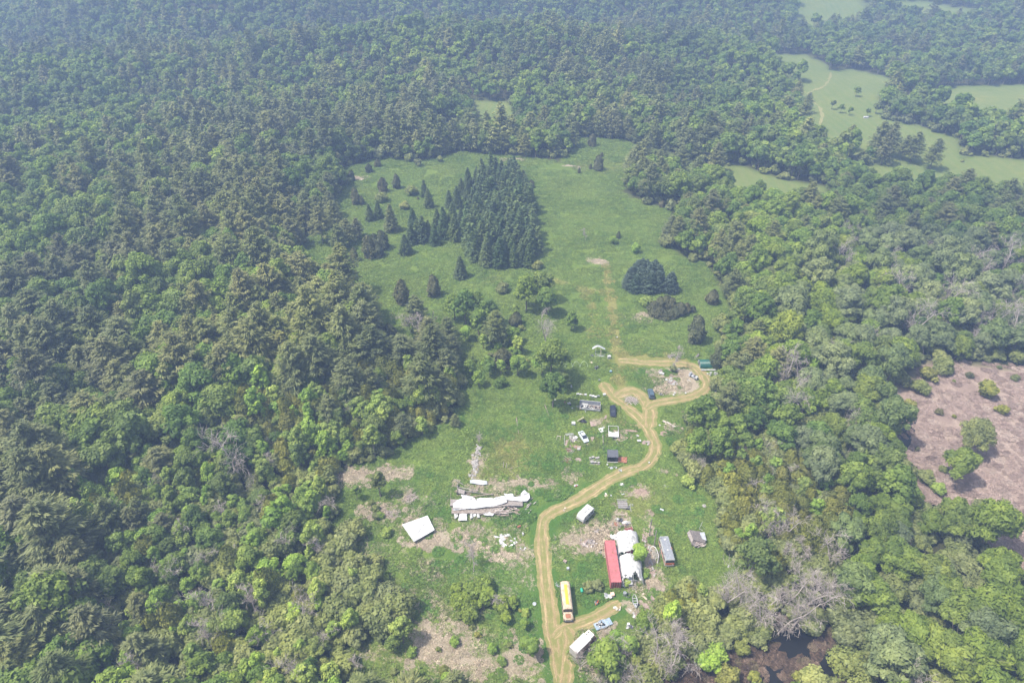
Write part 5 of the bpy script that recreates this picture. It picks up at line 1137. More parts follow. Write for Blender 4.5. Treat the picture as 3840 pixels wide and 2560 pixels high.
# cube van
def van():
    A, B_, C_, D_ = Z4(265, 1290, 3.1), Z4(520, 1035, 3.1), Z4(680, 1160, 3.1), Z4(420, 1410, 3.1)
    pr = ((A[0]+D_[0])/2, (A[1]+D_[1])/2); pf = ((B_[0]+C_[0])/2, (B_[1]+C_[1])/2); c, rz, L = span(pr, pf); W = hypot(A[0]-D_[0], A[1]-D_[1])*.95
    e = empty('box_truck', c, rz, 'white roofed box truck with rusty red sides, standing under a bare tree at the junction', 'truck'); h = L/2
    MB().box((0, 0, 1.95), (L, W, 2.25)).build('cargo_box', paint('rusty_white_side', (0.50, 0.40, 0.37), .7, 0, .2, 1.2, (0.26, .11, .09), .5), e)
    MB().box((0, 0, 3.115), (L+.06, W+.06, .07)).build('roof', CLEANW, e)
    MB().box((h+.75, .05, 2.3), (1.5, W*.86, 1.3), taper=.93).build('cab_roof', paint('offwhite_cab', (.70, .66, .60), .5, 0, .1, 1, (.5, .4, .3), .2), e)
    MB().box((h+.95, .05, 1.15), (1.9, W*.84, 1.0), taper=.97).build('cab', DRED, e)
    MB().box((h+1.62, .05, 2.0), (.05, W*.7, .55), ry=-.2).build('windscreen', GLASS, e)
    for s in (-1, 1):
        wheel(e, h+1.1, s*W*.38, .42, .26); wheel(e, -h+1.2, s*W*.42, .42, .35)
        MB().box((h+.9, .05+s*W*.425, 2.0), (.7, .04, .45)).build('window', GLASS, e)
    MB().box((-h-.02, 0, 1.9), (.04, W*.9, 2.0)).build('rear_door', WHITE, e); MB().box((0, 0, .72), (L, W*.6, .2)).build('chassis', BLACKM, e)
    for x in (h+.35, h+1.0): MB().box((x, W*.2, 2.97), (.3, .25, .1)).build('roof_vent', BLACK, e)
van()

# green half round hut
def hut():
    x0, y0 = G(2624, 1380); x1, y1 = G(2683, 1380); L = x1-x0; e = empty('quonset_hut', ((x0+x1)/2, y0+1.7, 0), 0.02, 'dark green half round metal hut at the outer side of the ring track', 'hut'); R = 1.85; n = 22
    rings = []
    for i in range(int(L/.22)*2+1):
        x = -L/2+i*.11; q = R+(.03 if i % 2 else -.02); rings.append([(x, -cos(pi*k/n)*q, sin(pi*k/n)*q*1.05) for k in range(n+1)])
    m = MB(); k0 = n+1
    for r in rings: m.v += r
    for i in range(len(rings)-1):
        for j in range(n): m.f.append((i*k0+j, i*k0+j+1, (i+1)*k0+j+1, (i+1)*k0+j))
    m.build('roof', GREEN, e)
    for s, mt in ((-1, WHITE), (1, GREEN)):
        V = [(s*(L/2-.05), -cos(pi*k/n)*R*.97, sin(pi*k/n)*R*.99) for k in range(n+1)]; w = MB().add(V, [tuple(range(n+1))]).build('end_wall', mt, e)
        if s < 0: MB().box((-L/2-.02, 0, .85), (.05, 1.3, 1.6)).build('door', BLACKM, w)
hut()

# black shed and its fallen sheet
def shed():
    a, b = Z6(1510, 1046), Z6(1768, 1050); c, rz, W = span(a, b); e = empty('garden_shed', (c[0], c[1]+1.1, 0), rz, 'small charcoal black lean-to shed with a sliding door', 'shed'); w = W/2; d = 1.1
    MB().box((-w+.03, 0, 1.1), (.06, 2*d, 2.2)).build('side_wall', BLACKM, e); MB().box((w-.03, 0, 1.1), (.06, 2*d, 2.2)).build('side_wall', BLACKM, e)
    MB().box((0, d-.03, 1.2), (W-.13, .05, 2.3)).build('back_wall', BLACKM, e)
    dr = MB()
    for i in range(9): dr.box((-w*.62+i*.2, -d+.02, 1.05), (.17, .05, 2.0))
    dr.build('door', BLACK, e); MB().box((w*.72, -d+.04, 1.05), (w*.52, .05, 2.05)).build('front_wall', BLACKM, e)
    rf = MB()
    rf.slab([(-w-.12, -d-.25, 2.22), (w+.12, -d-.25, 2.22), (w+.12, d+.1, 2.62), (-w-.12, d+.1, 2.62)], .06)
    for i in range(8): x = -w+i*W/7; rf.add([(x-.02, -d-.25, 2.25), (x+.02, -d-.25, 2.25), (x+.02, d+.1, 2.65), (x-.02, d+.1, 2.65)], [(0, 1, 2, 3)])
    rf.build('roof', paint('slate_grey_roof', (.085, .09, .105), .5, 0, .1, 2), e)
    MB().box((0, -d-.15, .08), (W+.3, .3, .12)).build('sill', CONC, e)
shed()

# ------------------------------------------------------------------ sheets, boards, heaps
def sheet(name, fn, pts, h, mat, label, cat, thick=.05, group=None, warp=.08, seed=0, build_parent=None, n=None):
    """thin panel whose outline is given on the ground; slightly warped"""
    r = random.Random(seed+len(pts)*7+int(pts[0][0])); P_ = [fn(u, v, h) for u, v in pts]
    cx = sum(p[0] for p in P_)/len(P_); cy = sum(p[1] for p in P_)/len(P_)
    ring = []
    for i in range(len(P_)):
        p, q = P_[i], P_[(i+1) % len(P_)]
        for k in range(3): t = k/3; ring.append((p[0]+(q[0]-p[0])*t, p[1]+(q[1]-p[1])*t))
    zz = [r.uniform(-warp, warp) for _ in ring]
    inner = [((x-cx)*.5, (y-cy)*.5, r.uniform(-warp, warp)*1.3) for (x, y) in ring]; outer = [(x-cx, y-cy, z) for (x, y), z in zip(ring, zz)]
    k = len(ring); V = outer+inner+[(0, 0, warp)]+[(x, y, z-thick) for x, y, z in outer]
    F = [(i, (i+1) % k, k+(i+1) % k, k+i) for i in range(k)]+[(k+i, k+(i+1) % k, 2*k) for i in range(k)]+[(i, 2*k+1+i, 2*k+1+(i+1) % k, (i+1) % k) for i in range(k)]+[tuple(range(2*k+1, 3*k+1))[::-1]]
    o = MB().add(V, F).build(name, mat, build_parent)
    if build_parent is None: o.location = (cx, cy, h+warp); tag(o, label, cat, group)
    else:
        e = build_parent; l = Vector((cx, cy, h+warp))-e.location; l.rotate(Matrix.Rotation(-e.rotation_euler.z, 3, 'Z')); o.location = l; o.rotation_euler = (0, 0, -e.rotation_euler.z)
    return o
def heap(name, p, rx, ry, hgt, mats, label, cat, n=14, seed=0, size=.5, kinds=('box', 'stick', 'plate')):
    """a heap of mixed scraps, one object per sort of scrap"""
    r = random.Random(seed+int(abs(p[0])*10)); e = empty(name, p, r.uniform(-.3, .3), label, cat)
    for i, mt in enumerate(mats):
        m = MB()
        for _ in range(max(2, n//len(mats))):
            a = r.random()*6.28; q = math.sqrt(r.random()); x, y = cos(a)*q*rx, sin(a)*q*ry; z = hgt*(1-q)*r.random()+.12; s = size*r.uniform(.5, 1.3); k = r.choice(kinds)
            if k == 'box': m.box((x, y, z), (s, s*r.uniform(.5, 1), s*r.uniform(.3, .8)), r.random()*3, r.uniform(-.5, .5), r.uniform(-.5, .5))
            elif k == 'plate': m.box((x, y, z), (s*1.5, s, .04), r.random()*3, r.uniform(-.5, .5), r.uniform(-.5, .5))
            elif k == 'rock': m.rock((x, y, z), s*.5, r)
            elif k == 'drum': m.cyl((x, y, z), (x+r.uniform(-.3, .3)*s, y+.2*s, z+s), s*.35, s*.35, 10)
            else:
                b = r.random()*3.14; l = s*2.4; t = r.uniform(-.35, .5); m.cyl((x-cos(b)*l/2, y-sin(b)*l/2, max(.04, z-t*l/2)), (x+cos(b)*l/2, y+sin(b)*l/2, max(.06, z+t*l/2)), .035+.02*s, .03, 5)
        m.build(['scrap', 'rubble', 'debris'][i % 3], mt, e)
    return e
def single(name, m, mat, p, label, cat, group=None, rz=0.0, **k):
    o = m.build(name, mat, None, **k); o.location = (p[0], p[1], p[2] if len(p) > 2 else 0); o.rotation_euler = (0, 0, rz); return tag(o, label, cat, group)

# ruined barn with its fallen white roofing
def barn():
    o0 = Z2(1000, 900); e = empty('collapsed_barn', o0, 0, 'long collapsed barn with torn white roofing over heaps of grey boards', 'ruin'); r = random.Random(8)
    S = lambda pts, h, m=CORR, w=.1, nm='roof_sheet', s=0: sheet(nm, Z2, pts, h, m, None, None, .05, None, w, s, e)
    S([(125, 745), (240, 660), (400, 600), (440, 720), (460, 890), (140, 920)], 1.0, w=.12)
    S([(330, 515), (480, 535), (620, 555), (700, 610), (745, 680), (755, 870), (455, 888), (430, 690)], 1.15, w=.10, s=2)
    S([(745, 612), (1060, 600), (1180, 605), (1400, 545), (1480, 545), (1530, 705), (1400, 755), (1130, 828), (755, 868)], 1.2, w=.14, s=3)
    S([(1455, 485), (1560, 505), (1640, 480), (1692, 500), (1702, 580), (1800, 575), (1800, 675), (1520, 655)], .95, w=.12, s=4)
    S([(1795, 575), (1880, 552), (1890, 495), (1985, 392), (2035, 465), (2105, 478), (2130, 615), (2050, 692), (1800, 676)], .85, w=.2, s=5)
    for i, q in enumerate([[(150, 955), (235, 960), (262, 1080), (170, 1150)], [(300, 1010), (490, 1000), (492, 1178), (262, 1182)], [(572, 950), (632, 945), (640, 1120), (575, 1135)], [(645, 935), (720, 935), (735, 1060), (660, 1095)], [(765, 960), (815, 940), (822, 1105), (745, 1110)],
                          [(905, 1010), (1010, 960), (1230, 880), (1245, 940), (1160, 1060), (950, 1045)], [(1190, 880), (1250, 870), (1240, 930), (1180, 920)], [(240, 960), (330, 960), (300, 1000)]]): S(q, .45+.08*(i % 3), CORR if i % 2 else WHITE, .1, s=10+i)
    S([(1540, 665), (1775, 680), (1785, 800), (1420, 810), (1420, 750)], .7, WOOD, .05, 'deck_panel')
    S([(255, 340), (445, 400), (420, 505), (270, 470)], 1.3, WOOD, .05, 'deck_panel', 3)
    S([(575, 125), (670, 120), (1010, 155), (1020, 240), (880, 260), (570, 210)], .5, GALV, .05, 'wall_panel', 2)
    def bd(u, v, a, L, h, mt=WOOD, w=.16):
        x, y = Z2(u, v); x -= e.location.x; y -= e.location.y
        MB().box((x, y, h), (L, w, .05), a, 0, r.uniform(-.18, .18)).build('board', mt, e)
    bd(1000, 905, .08, 17, .95, WOOD, .3); bd(520, 925, .12, 9, .9, WOOD, .2); bd(500, 430, -.35, 7, 1.2, WOOD, .22); bd(800, 500, -.1, 8, .6, WOOD, .2); bd(850, 560, .05, 7, .5, WOODP, .2); bd(290, 260, -.7, 3, 1.2, WOOD); bd(780, 380, 1.2, 3, .5, WOODP)
    for i in range(46): bd(r.gauss(1400, 150), r.gauss(950, 70), r.choice([r.uniform(.1, .9), r.uniform(-.5, .1)]), r.uniform(1.2, 3.6), r.uniform(.15, .9), r.choice([WOOD, WOOD, WOODP, M_DEAD]), r.uniform(.1, .22))
    for i in range(16): bd(r.uniform(450, 1150), r.uniform(870, 1050), r.uniform(-.4, .4), r.uniform(.8, 2.5), r.uniform(.2, .5), r.choice([WOOD, WOODP]))
    for i in range(12): bd(r.gauss(2120, 60), r.gauss(760, 70), r.uniform(.3, 1.2), r.uniform(1, 2.4), r.uniform(.1, .4), r.choice([WOOD, M_DEAD]))
    for i in range(9): bd(r.uniform(300, 700), r.uniform(470, 600), r.uniform(-.3, .3), r.uniform(1, 3), r.uniform(.3, .9), r.choice([WOOD, WOODP]))
    x, y = Z2(250, 400); MB().box((x-e.location.x, y-e.location.y, .6), (.12, 3.5, 1.1)).build('side_wall', WOOD, e)
    x, y = Z2(750, 1010); MB().box((x-e.location.x, y-e.location.y+.6, .42), (13.5, 2.0, .7)).build('rubble_bed', paint('dark_rubble', (.16, .13, .11), .95, 0, .4, 1.8, (.30, .26, .23), .5), e)
    x, y = Z2(1000, 760); MB().box((x-e.location.x, y-e.location.y, .4), (19.5, 2.2, .6)).build('rubble_bed', WOOD, e)
barn()
# square white roof of a low shed
def low_shed():
    P_ = [G(1507, 1966, 1.0), G(1572, 1943, 1.1), G(1603, 1930, 1.15), G(1630, 1985, 1.15), G(1604, 2000, 1.1), G(1552, 2030, 1.15)]
    c = (sum(p[0] for p in P_)/6, sum(p[1] for p in P_)/6); e = empty('low_shed', c, 0, 'square white sheet roof of a low sunken shed in the straw', 'shed')
    MB().slab([(p[0]-c[0], p[1]-c[1], 1.05+.08*(i % 2)) for i, p in enumerate(P_)], .08).build('roof', CORR, e)
    MB().slab([((p[0]-c[0])*.9, (p[1]-c[1])*.9, .95) for p in P_], .95).build('wall', WOOD, e)
    MB().box((.3, .1, 1.16), (.25, 4.2, .04), -.45).build('roof_seam', WHITE, e)
low_shed()
heap('rag_heap', R3(1560, 1110), 3.0, 1.8, .35, [TARP, TARP, WHITE], 'torn white sheeting scattered in the straw left of the track', 'debris', 22, 3, .9, ('plate', 'plate', 'box'))
single('oil_drum', MB().cyl((-.45, 0, .3), (.45, 0, .3), .3, .3, 14), RUST, R3(1690, 982), 'rusty red drum lying in the grass near the long ruin', 'drum', rz=.5)
heap('scrap_pieces', R3(1718, 1195), .9, .5, .3, [WHITE, CONC], 'few small white scraps beside the straw left of the track', 'debris', 7, 4, .4)
single('white_stump', MB().box((0, 0, .3), (.4, .8, .6), taper=.8), WHITE, R3(1728, 1055), 'small pale upright box leaning above the torn white sheeting', 'box', rz=.3)
for i, (u, v, rx, ry, lb) in enumerate([(285, 865, 1.8, .9, 'dark heap of dead sticks, left of two, at the far left of the straw'), (450, 855, 2.6, 1.4, 'pale heap of dead sticks, right of two, above the square white roof'), (625, 700, 1.6, 1.6, 'small round heap of dead sticks left of the long ruin')]):
    heap('brush_pile', R3(u, v), rx, ry, .7, [M_DEAD, WOODP], lb, 'brush pile', 60, i, .8, ('stick',))
# rubble line of an old wall
def rubble():
    r = random.Random(4); p = R3(1265, 400); e = empty('stone_wall', p, 0, 'tumbled grey stone wall running up from the long ruin to a twiggy dead tree', 'wall')
    for nm, sz, mt in (('stones', .45, CONC), ('small_stones', .3, WOOD)):
        m = MB()
        for i in range(60):
            t = r.random(); u = 1300-70*t+r.gauss(0, 16); v = 170+340*t; x, y = R3(u, v); m.rock((x-p[0], y-p[1], .15), sz*r.uniform(.5, 1.2), r)
        m.build(nm, mt, e)
rubble()
for i, (u, v, h, lb) in enumerate([(1535, 400, 2.2, 'left of two pale broken posts above the long ruin'), (1562, 405, 2.0, 'right of two pale broken posts above the long ruin')]):
    single('broken_post', MB().cyl((0, 0, -.2), (.15, .1, h), .14, .08, 7), M_DEAD, R3(u, v), lb, 'post')
for u, v, h, lb in [(1427, 1250, 2.2, 'dark wooden post in the grass right of the thin grey dead tree')]: single('fence_post', MB().cyl((0, 0, -.2), (0, .05, h), .1, .08, 7), WOOD, R3(u, v), lb, 'post')
single('fence_post', MB().cyl((0, 0, -.2), (0, 0, 1.5), .09, .07, 7), WOOD, R2(165, 495), 'short dark post standing inside the bend of the track', 'post')
for a, b, lb in [((125, 810), (172, 935), 'long pale fallen log lying in the open grass right of the lone long tree shadow'), ]:
    p0, p1 = R1(*a), R1(*b); single('fallen_log', MB().cyl((0, 0, .15), (p1[0]-p0[0], p1[1]-p0[1], .12), .10, .06, 8), WOODP, p0, lb, 'log')
Z12 = Fz(2.412, 1300, 1000)
for a, b, lb in [((1535, 1365), (1555, 1510), 'pale fallen log in the middle of the open grass')]:
    p0, p1 = Z12(*a), Z12(*b); single('fallen_log', MB().cyl((0, 0, .15), (p1[0]-p0[0], p1[1]-p0[1], .12), .11, .06, 8), WOODP, p0, lb, 'log')
for a, b, lb in [((1580, 415), (1710, 385), 'straw coloured log, upper of two crossing beside the broken posts'), ((1590, 420), (1660, 475), 'straw coloured log, lower of two crossing beside the broken posts'), ((1025, 590), (1018, 730), 'thin pale log lying along the left end of the long ruin')]:
    p0, p1 = R3(*a), R3(*b); single('fallen_log', MB().cyl((0, 0, .15), (p1[0]-p0[0], p1[1]-p0[1], .14), .10, .06, 8), WOODP, p0, lb, 'log')

# torn white tunnel tent
def tent():
    pr, pf = Z1(600, 275, 3.0), Z1(700, 1150, 3.0); c, rz, L = span(pr, pf); e = empty('tunnel_tent', c, rz, 'large torn white tunnel tent collapsed around a tree beside the red container', 'tent'); h = L/2; W = 2.75; H = 3.3
    def arch(x, a, w=W, hh=H, drop=0.0): return (x, cos(a)*w, max(.05, hh*sin(a)**.85*(1-drop)))
    xs = np.linspace(-h, h+1.2, 9)
    for x in xs: MB().path([arch(x, pi*k/12) for k in range(13)], .035, 6).build('hoop', WHITE, e)
    for a in (pi*.2, pi*.5, pi*.8): MB().path([arch(xs[0], a), arch(xs[-1], a)], .03, 6).build('purlin', WHITE, e)
    def cover(nm, x0, x1, a0, a1, mat, seed, front=0.0, back=0.0, sag=.1, hole=0.0):
        nx, na = 34, 22; m = MB(); idx = {}
        for i in range(nx+1):
            for j in range(na+1):
                x = x0+(x1-x0)*i/nx; a = a0+(a1-a0)*j/na; n_ = float(vnoise(x*1.0+seed*9, a*4.0, .9)); rib = abs(sin(pi*(x-xs[0])/(xs[1]-xs[0])))
                p = arch(x, a, W+.06+.35*(n_-.5), H+.06-sag*rib-.75*(n_-.5)); idx[i, j] = len(m.v); m.v.append(p)
        for i in range(nx):
            for j in range(na):
                x = x0+(x1-x0)*(i+.5)/nx; a = (j+.5)/na
                if x > x1-front*float(vnoise(a*7+seed, 3.1, 1.0)) or x < x0+back*float(vnoise(a*6+seed+4, 1.1, 1.0)): continue
                if hole and vnoise(x*1.2+seed, a*5, .8) > 1-hole: continue
                m.f.append((idx[i, j], idx[i+1, j], idx[i+1, j+1], idx[i, j+1]))
        m.build(nm, mat, e)
    cover('rear_cover', -h-.9, -h+L*.47, 0.04*pi, .99*pi, TARP, 2, .8, .5, .30)
    cover('front_cover', -h+L*.50, h+.9, .08*pi, .98*pi, TARP, 5, 2.6, .2, .22)
    cover('side_cover', -h+L*.45, h+.8, .02*pi, .14*pi, TARPG, 7, 1.0, .3, .05)
    cover('front_flap', h-.8, h+1.1, .62*pi, .98*pi, TARP, 9, 1.6, .8, .05, .25)
    cover('front_rag', h-.9, h+1.3, .06*pi, .30*pi, TARP, 12, 2.0, .8, .05, .2)
    for i, x in enumerate((-2.0, -1.0, .6)): MB().box((x-.8+L*.02, .3*i-.2, 1.2), (.6, 1.6, .9), .2*i).build('stored_crate', DRED, e)
    # things at the open mouth
    car_ = empty('old_van', (0, 0, 0), 0, 'old white van with a pale windscreen standing in the mouth of the torn tent', 'van'); p = Z1(630, 1350); car_.location = (p[0], p[1]+2.1, 0); car_.rotation_euler = (0, 0, rz)
    MB().loft([ringsec(x, hw, z0, z1, .1) for x, hw, z0, z1 in [(-2.2, .82, .4, 1.7), (-2.0, .9, .35, 1.85), (.3, .9, .35, 1.85), (1.0, .88, .35, 1.15), (2.0, .82, .4, 1.05), (2.15, .75, .45, .9)]]).build('body', WHITE, car_)
    MB().box((.72, 0, 1.5), (.05, 1.4, .75), ry=-.8).build('windscreen', TARPG, car_); MB().box((2.16, 0, .75), (.06, 1.3, .25)).build('grille', BLACKM, car_); MB().box((2.25, 0, .5), (.15, 1.7, .16)).build('bumper', STEEL, car_)
    for x in (-1.3, 1.4):
        for s in (-.78, .78): wheel(car_, x, s, .33, .2)
tent()
# grey tarpaulin strip between the container and the tent
a, b = Z1(390, 640), Z1(520, 1400); c, rz, L = span(a, b)
m = MB(); n = 24
for i in range(n+1):
    x = -L/2+L*i/n
    for j, (y, z) in enumerate([(-.45, 1.6), (-.1, 1.2), (.25, .7), (.5, .1)]): m.v.append((x, y+.12*sin(i*1.7+j), z*(.7+.35*float(vnoise(i*.7, j, 1)))))
m.f = [(i*4+j, i*4+j+1, i*4+j+5, i*4+j+4) for i in range(n) for j in range(3)]
single('grey_tarpaulin', m, TARPG, c, 'long crumpled grey tarpaulin hanging between the red container and the white tent', 'tarpaulin', rz=rz)
heap('white_scraps', Z1(340, 400), 1.0, .6, .8, [TARP, TARP], 'crumpled white sheeting at the far end of the red container', 'debris', 12, 5, .7, ('plate', 'box'))
# ladder in front of the tent
def ladder(fn, A, B_, label, w=.5, h0=.1, h1=.15, mat=M_DEAD, n=9):
    a, b = fn(*A), fn(*B_); c, rz, L = span(a, b); e = empty('ladder', c, rz, label, 'ladder')
    for s in (-1, 1): MB().box((0, s*w/2, (h0+h1)/2), (L, .06, .08), ry=-atan2(h1-h0, L)).build('rail', mat, e)
    for i in range(n): t = (i+.5)/n; MB().box((-L/2+L*t, 0, h0+(h1-h0)*t+.05), (.06, w, .05)).build('rung', mat, e)
    return e
ladder(Z1, (705, 1240), (725, 1470), 'weathered ladder lying before the mouth of the white tent', .75, .9, .2, M_DEAD, 8)
# scaffold of thin poles above the tent
def scaffold():
    p = Z1(560, 250); e = empty('pole_scaffold', p, .0, 'tangle of thin white poles over a rusty red trailer above the tent', 'scaffold'); r = random.Random(2)
    for a, b in [((380, 240), (640, 110)), ((400, 310), (640, 230)), ((380, 240), (395, 330)), ((640, 110), (680, 280)), ((520, 190), (540, 270)), ((540, 170), (620, 100)), ((600, 120), (640, 260)), ((460, 220), (560, 160)), ((560, 280), (690, 220)), ((620, 160), (700, 260))]:
        A, B_ = Z1(*a), Z1(*b); MB().cyl((A[0]-p[0], A[1]-p[1], r.uniform(.8, 1.5)), (B_[0]-p[0], B_[1]-p[1], r.uniform(.8, 1.5)), .04, .04, 6).build('pole', PALEW, e)
    MB().box((.7, -.1, .5), (2.0, 1.1, .5), .2).build('trailer_bed', DRED, e)
    for s in (-.5, .5): wheel(e, .7, s, .3, .16)
scaffold()
heap('scrap_heap', Z7(1650, 900), 2.4, .7, .5, [WOODP, RUST, WOOD], 'rusty pink heap of boards and scrap above the pole scaffold', 'scrap', 20, 6, .7)
single('crumpled_sheet', MB().add([(-1.1, -.3, .5), (.2, -.55, .9), (1.2, -.1, .5), (1.0, .6, .4), (0, .5, .8), (-1.0, .45, .4)], [(0, 1, 4, 5), (1, 2, 3, 4)]).box((0, 0, .25), (1.6, .6, .5)), TARP, Z7(1880, 850), 'crumpled white sheet on top of the scrap heap above the scaffold', 'sheet')
single('gas_tank', MB().cyl((0, 0, 0), (0, 0, .9), .38, .38, 14).cyl((0, 0, .9), (0, 0, 1.15), .38, .15, 14).cyl((0, 0, 1.15), (0, 0, 1.3), .08, .08, 8), CLEANW, Z7(1595, 745), 'white rounded gas tank standing below two pale rails', 'tank')
single('gas_bottle', MB().cyl((0, 0, 0), (0, 0, .5), .16, .16, 12).cyl((0, 0, .5), (0, 0, .65), .16, .06, 12), CLEANW, Z7(1512, 715), 'small white gas bottle left of the rounded gas tank', 'gas bottle')
heap('engine_scrap', Z7(1715, 740), .6, .6, .8, [BLACKM, STEEL], 'dark grey engine parts right of the rounded gas tank', 'scrap', 12, 7, .5)
def rails(fn, A, B_, label, cols=2, name='rail_frame', mat=PALEW, z=.5, gap=.25):
    a, b = fn(*A), fn(*B_); c, rz, L = span(a, b); e = empty(name, c, rz, label, 'frame')
    for i in range(cols): MB().box((0, (i-.5)*gap, z), (L, .1, .08)).build('rail', mat, e)
    for x in (-L*.25, L*.2): MB().box((x, 0, z/2), (.09, .09, z)).build('leg', mat, e)
    MB().box((0, .35, .04), (L, .7, .05)).build('floor_board', WOODP, e)
rails(Z7, (1500, 570), (1830, 570), 'two pale rails on legs above the rounded gas tank')
def rack():
    a, b = Z7(1620, 350), Z7(1950, 350); c, rz, L = span(a, b); e = empty('metal_rack', c, rz, 'long grey metal rack of rails and slats lying in the grass above the tank', 'rack')
    for y, z in ((0.1, .5), (1.0, .5), (1.6, .5), (2.6, .55), (3.0, .55)): MB().box((0, y, z), (L+.3, .07, .07)).build('rail', WHITE, e)
    for i in range(9): MB().box((-L/2+L*i/8, .45, .3), (.06, 1.0, .3)).build('slat', STEEL, e)
    for i in range(6): MB().box((-L/2+L*i/6+.2, 2.1, .45), (.05, .9, .08)).build('slat', STEEL, e)
    MB().box((0, 1.4, .2), (L, 2.6, .18)).build('bed', WOOD, e)
rack()
heap('machine_scrap', Z7(1960, 310), .5, .6, .6, [BLACK, BLACKM], 'black machine part at the right end of the metal rack', 'scrap', 8, 8, .5)
single('square_stand', MB().box((0, 0, .4), (.75, .07, .07)).box((0, .6, .4), (.75, .07, .07)).box((-.35, .3, .4), (.07, .6, .07)).box((.35, .3, .4), (.07, .6, .07)).box((-.35, 0, .2), (.06, .06, .4)).box((.35, 0, .2), (.06, .06, .4)), WHITE, Z7(2065, 260), 'small square pale frame right of the metal rack', 'frame')
a, b = Z7(1990, 240), Z7(2055, 440); single('leaning_pole', MB().cyl((0, 0, .6), (b[0]-a[0], b[1]-a[1], .06), .045, .045, 6), CLEANW, a, 'thin white pole slanting down from the metal rack', 'pole')
for i, (u, v, lb) in enumerate([(95, 490, 'tallest, leftmost of three bare dark poles standing left of the motorhome'), (205, 740, 'middle of three bare dark poles standing left of the motorhome'), (305, 1110, 'lowest of three bare dark poles, touching the side of the motorhome')]):
    single('wooden_pole', MB().cyl((0, 0, -.3), (-.15, .1, 6.6-.4*i), .17, .12, 8), WOOD, Z3(u, v), lb, 'pole')
def arcframe():
    p = Z3(250, 1100); e = empty('greenhouse_arch', p, 0, 'fallen arched white frame like a half wheel, left of the motorhome', 'frame'); q = lambda u, v, h: tuple(np.array(Z3(u, v))-np.array(p))+(h,)
    arc = [q(100, 850, .3), q(120, 810, .8), q(165, 790, 1.1), q(215, 825, 1.2), q(260, 900, 1.2), q(290, 980, 1.0), q(298, 1060, .7), q(280, 1165, .1)]
    MB().path(arc, .10, 8).build('rim', CLEANW, e)
    for a, b in [((145, 850), (215, 1120)), ((180, 860), (245, 1090)), ((215, 860), (265, 1050)), ((240, 900), (275, 1010))]: MB().path([q(*a, .8), q(*b, .3)], .04, 6).build('spoke', WHITE, e)
    for a, b in [((150, 950), (250, 860)), ((170, 1010), (280, 940)), ((190, 1080), (290, 1040))]: MB().path([q(*a, .5), q(*b, .9)], .035, 6).build('cross_bar', WHITE, e)
arcframe()
def hovel():
    p = Z3(1200, 640); e = empty('collapsed_shack', p, 0, 'small collapsed weathered shack half hidden by the cedars', 'ruin'); r = random.Random(6)
    q = lambda u, v, h: tuple(np.array(Z3(u, v, h))-np.array(p))+(h,)
    MB().slab([q(1040, 345, 1.5), q(1170, 370, 1.5), q(1290, 380, 1.4), q(1420, 590, 1.1), q(1410, 660, 1.0), q(1130, 580, 1.2)], .12).build('roof', DARKW, e)
    MB().slab([q(1275, 410, 1.55), q(1390, 400, 1.5), q(1440, 600, 1.2), q(1340, 560, 1.3)], .05).build('roof_sheet', GALV, e)
    MB().slab([q(980, 420, .9), q(1050, 345, 1.3), q(1130, 585, 1.1), q(1090, 670, .6)], .1).build('side_roof', WOOD, e)
    MB().slab([q(1000, 470, .7), q(1380, 480, .8), q(1420, 680, .7), q(1180, 740, .7), q(1100, 680, .7)], .7).build('wall', DARKW, e)
    for i in range(16): u, v = r.uniform(1110, 1400), r.uniform(610, 740); x = q(u, v, r.uniform(.6, 1.1)); MB().box(x, (r.uniform(.8, 2.0), .14, .05), r.uniform(-.6, .6), 0, r.uniform(-.3, .3)).build('board', r.choice([WOOD, WOODP, M_DEAD]), e)
hovel()
def aframe():
    p = Z3(1330, 330); e = empty('white_stand', p, 0, 'thin white A shaped stand behind the collapsed shack', 'stand'); q = lambda u, v, h: tuple(np.array(Z3(u, v, h))-np.array(p))+(h,)
    MB().path([(-.7, 0, 0), q(1345, 155, 2.2)], .05).build('leg', CLEANW, e); MB().path([(.8, -.1, 0), q(1322, 235, 1.7)], .045).build('leg', CLEANW, e); MB().path([(-.7, 0, .1), (0.1, -.6, .1)], .045).build('foot', CLEANW, e)
aframe()
single('garden_statue', MB().cyl((0, 0, 0), (0, 0, .3), .3, .25, 10).cyl((0, 0, .3), (0, 0, .8), .22, .14, 10).rock((0, 0, .95), .16, random.Random(1)), CLEANW, R2(1470, 695), 'small white rounded stand in the weeds at the foot of the cedars', 'ornament')
single('field_stone', MB().rock((0, 0, .2), .6, random.Random(3)), CONC, R2(1287, 236), 'grey boulder in the grass at the edge of the cedars', 'rock')
single('tank_end', MB().cyl((-.5, 0, .25), (.5, 0, .25), .25, .25, 10), GALV, R2(968, 266), 'small pale cylinder lying in the grass above the three dark poles', 'cylinder', rz=-.5)
def disc(p, r, label, mat, cat='slab', h=.12, name='round_slab'):
    o = empty(name, p, .3, label, cat); MB().cyl((0, 0, 0), (0, 0, h), r, r, 22).build('slab', mat, o); m = MB()
    for k in range(-2, 3): m.box((0, k*r*.32, h+.015), (2*math.sqrt(r*r-(k*r*.32)**2)*.95, .05, .02))
    m.build('batten', WOOD, o)
disc(R2(955, 860), 1.15, 'round grey wooden cover lying in the grass right of the tent mouth', WOODP, name='round_cover')
disc(R1(487, 1408), .95, 'round pinkish wooden cover in the grass below the white sedan', WOODP, name='round_cover')
single('round_tub', MB().cyl((0, 0, 0), (0, 0, .45), .45, .55, 16), CONC, R1(493, 1292), 'crumpled pale round tub just below the white sedan', 'tub')
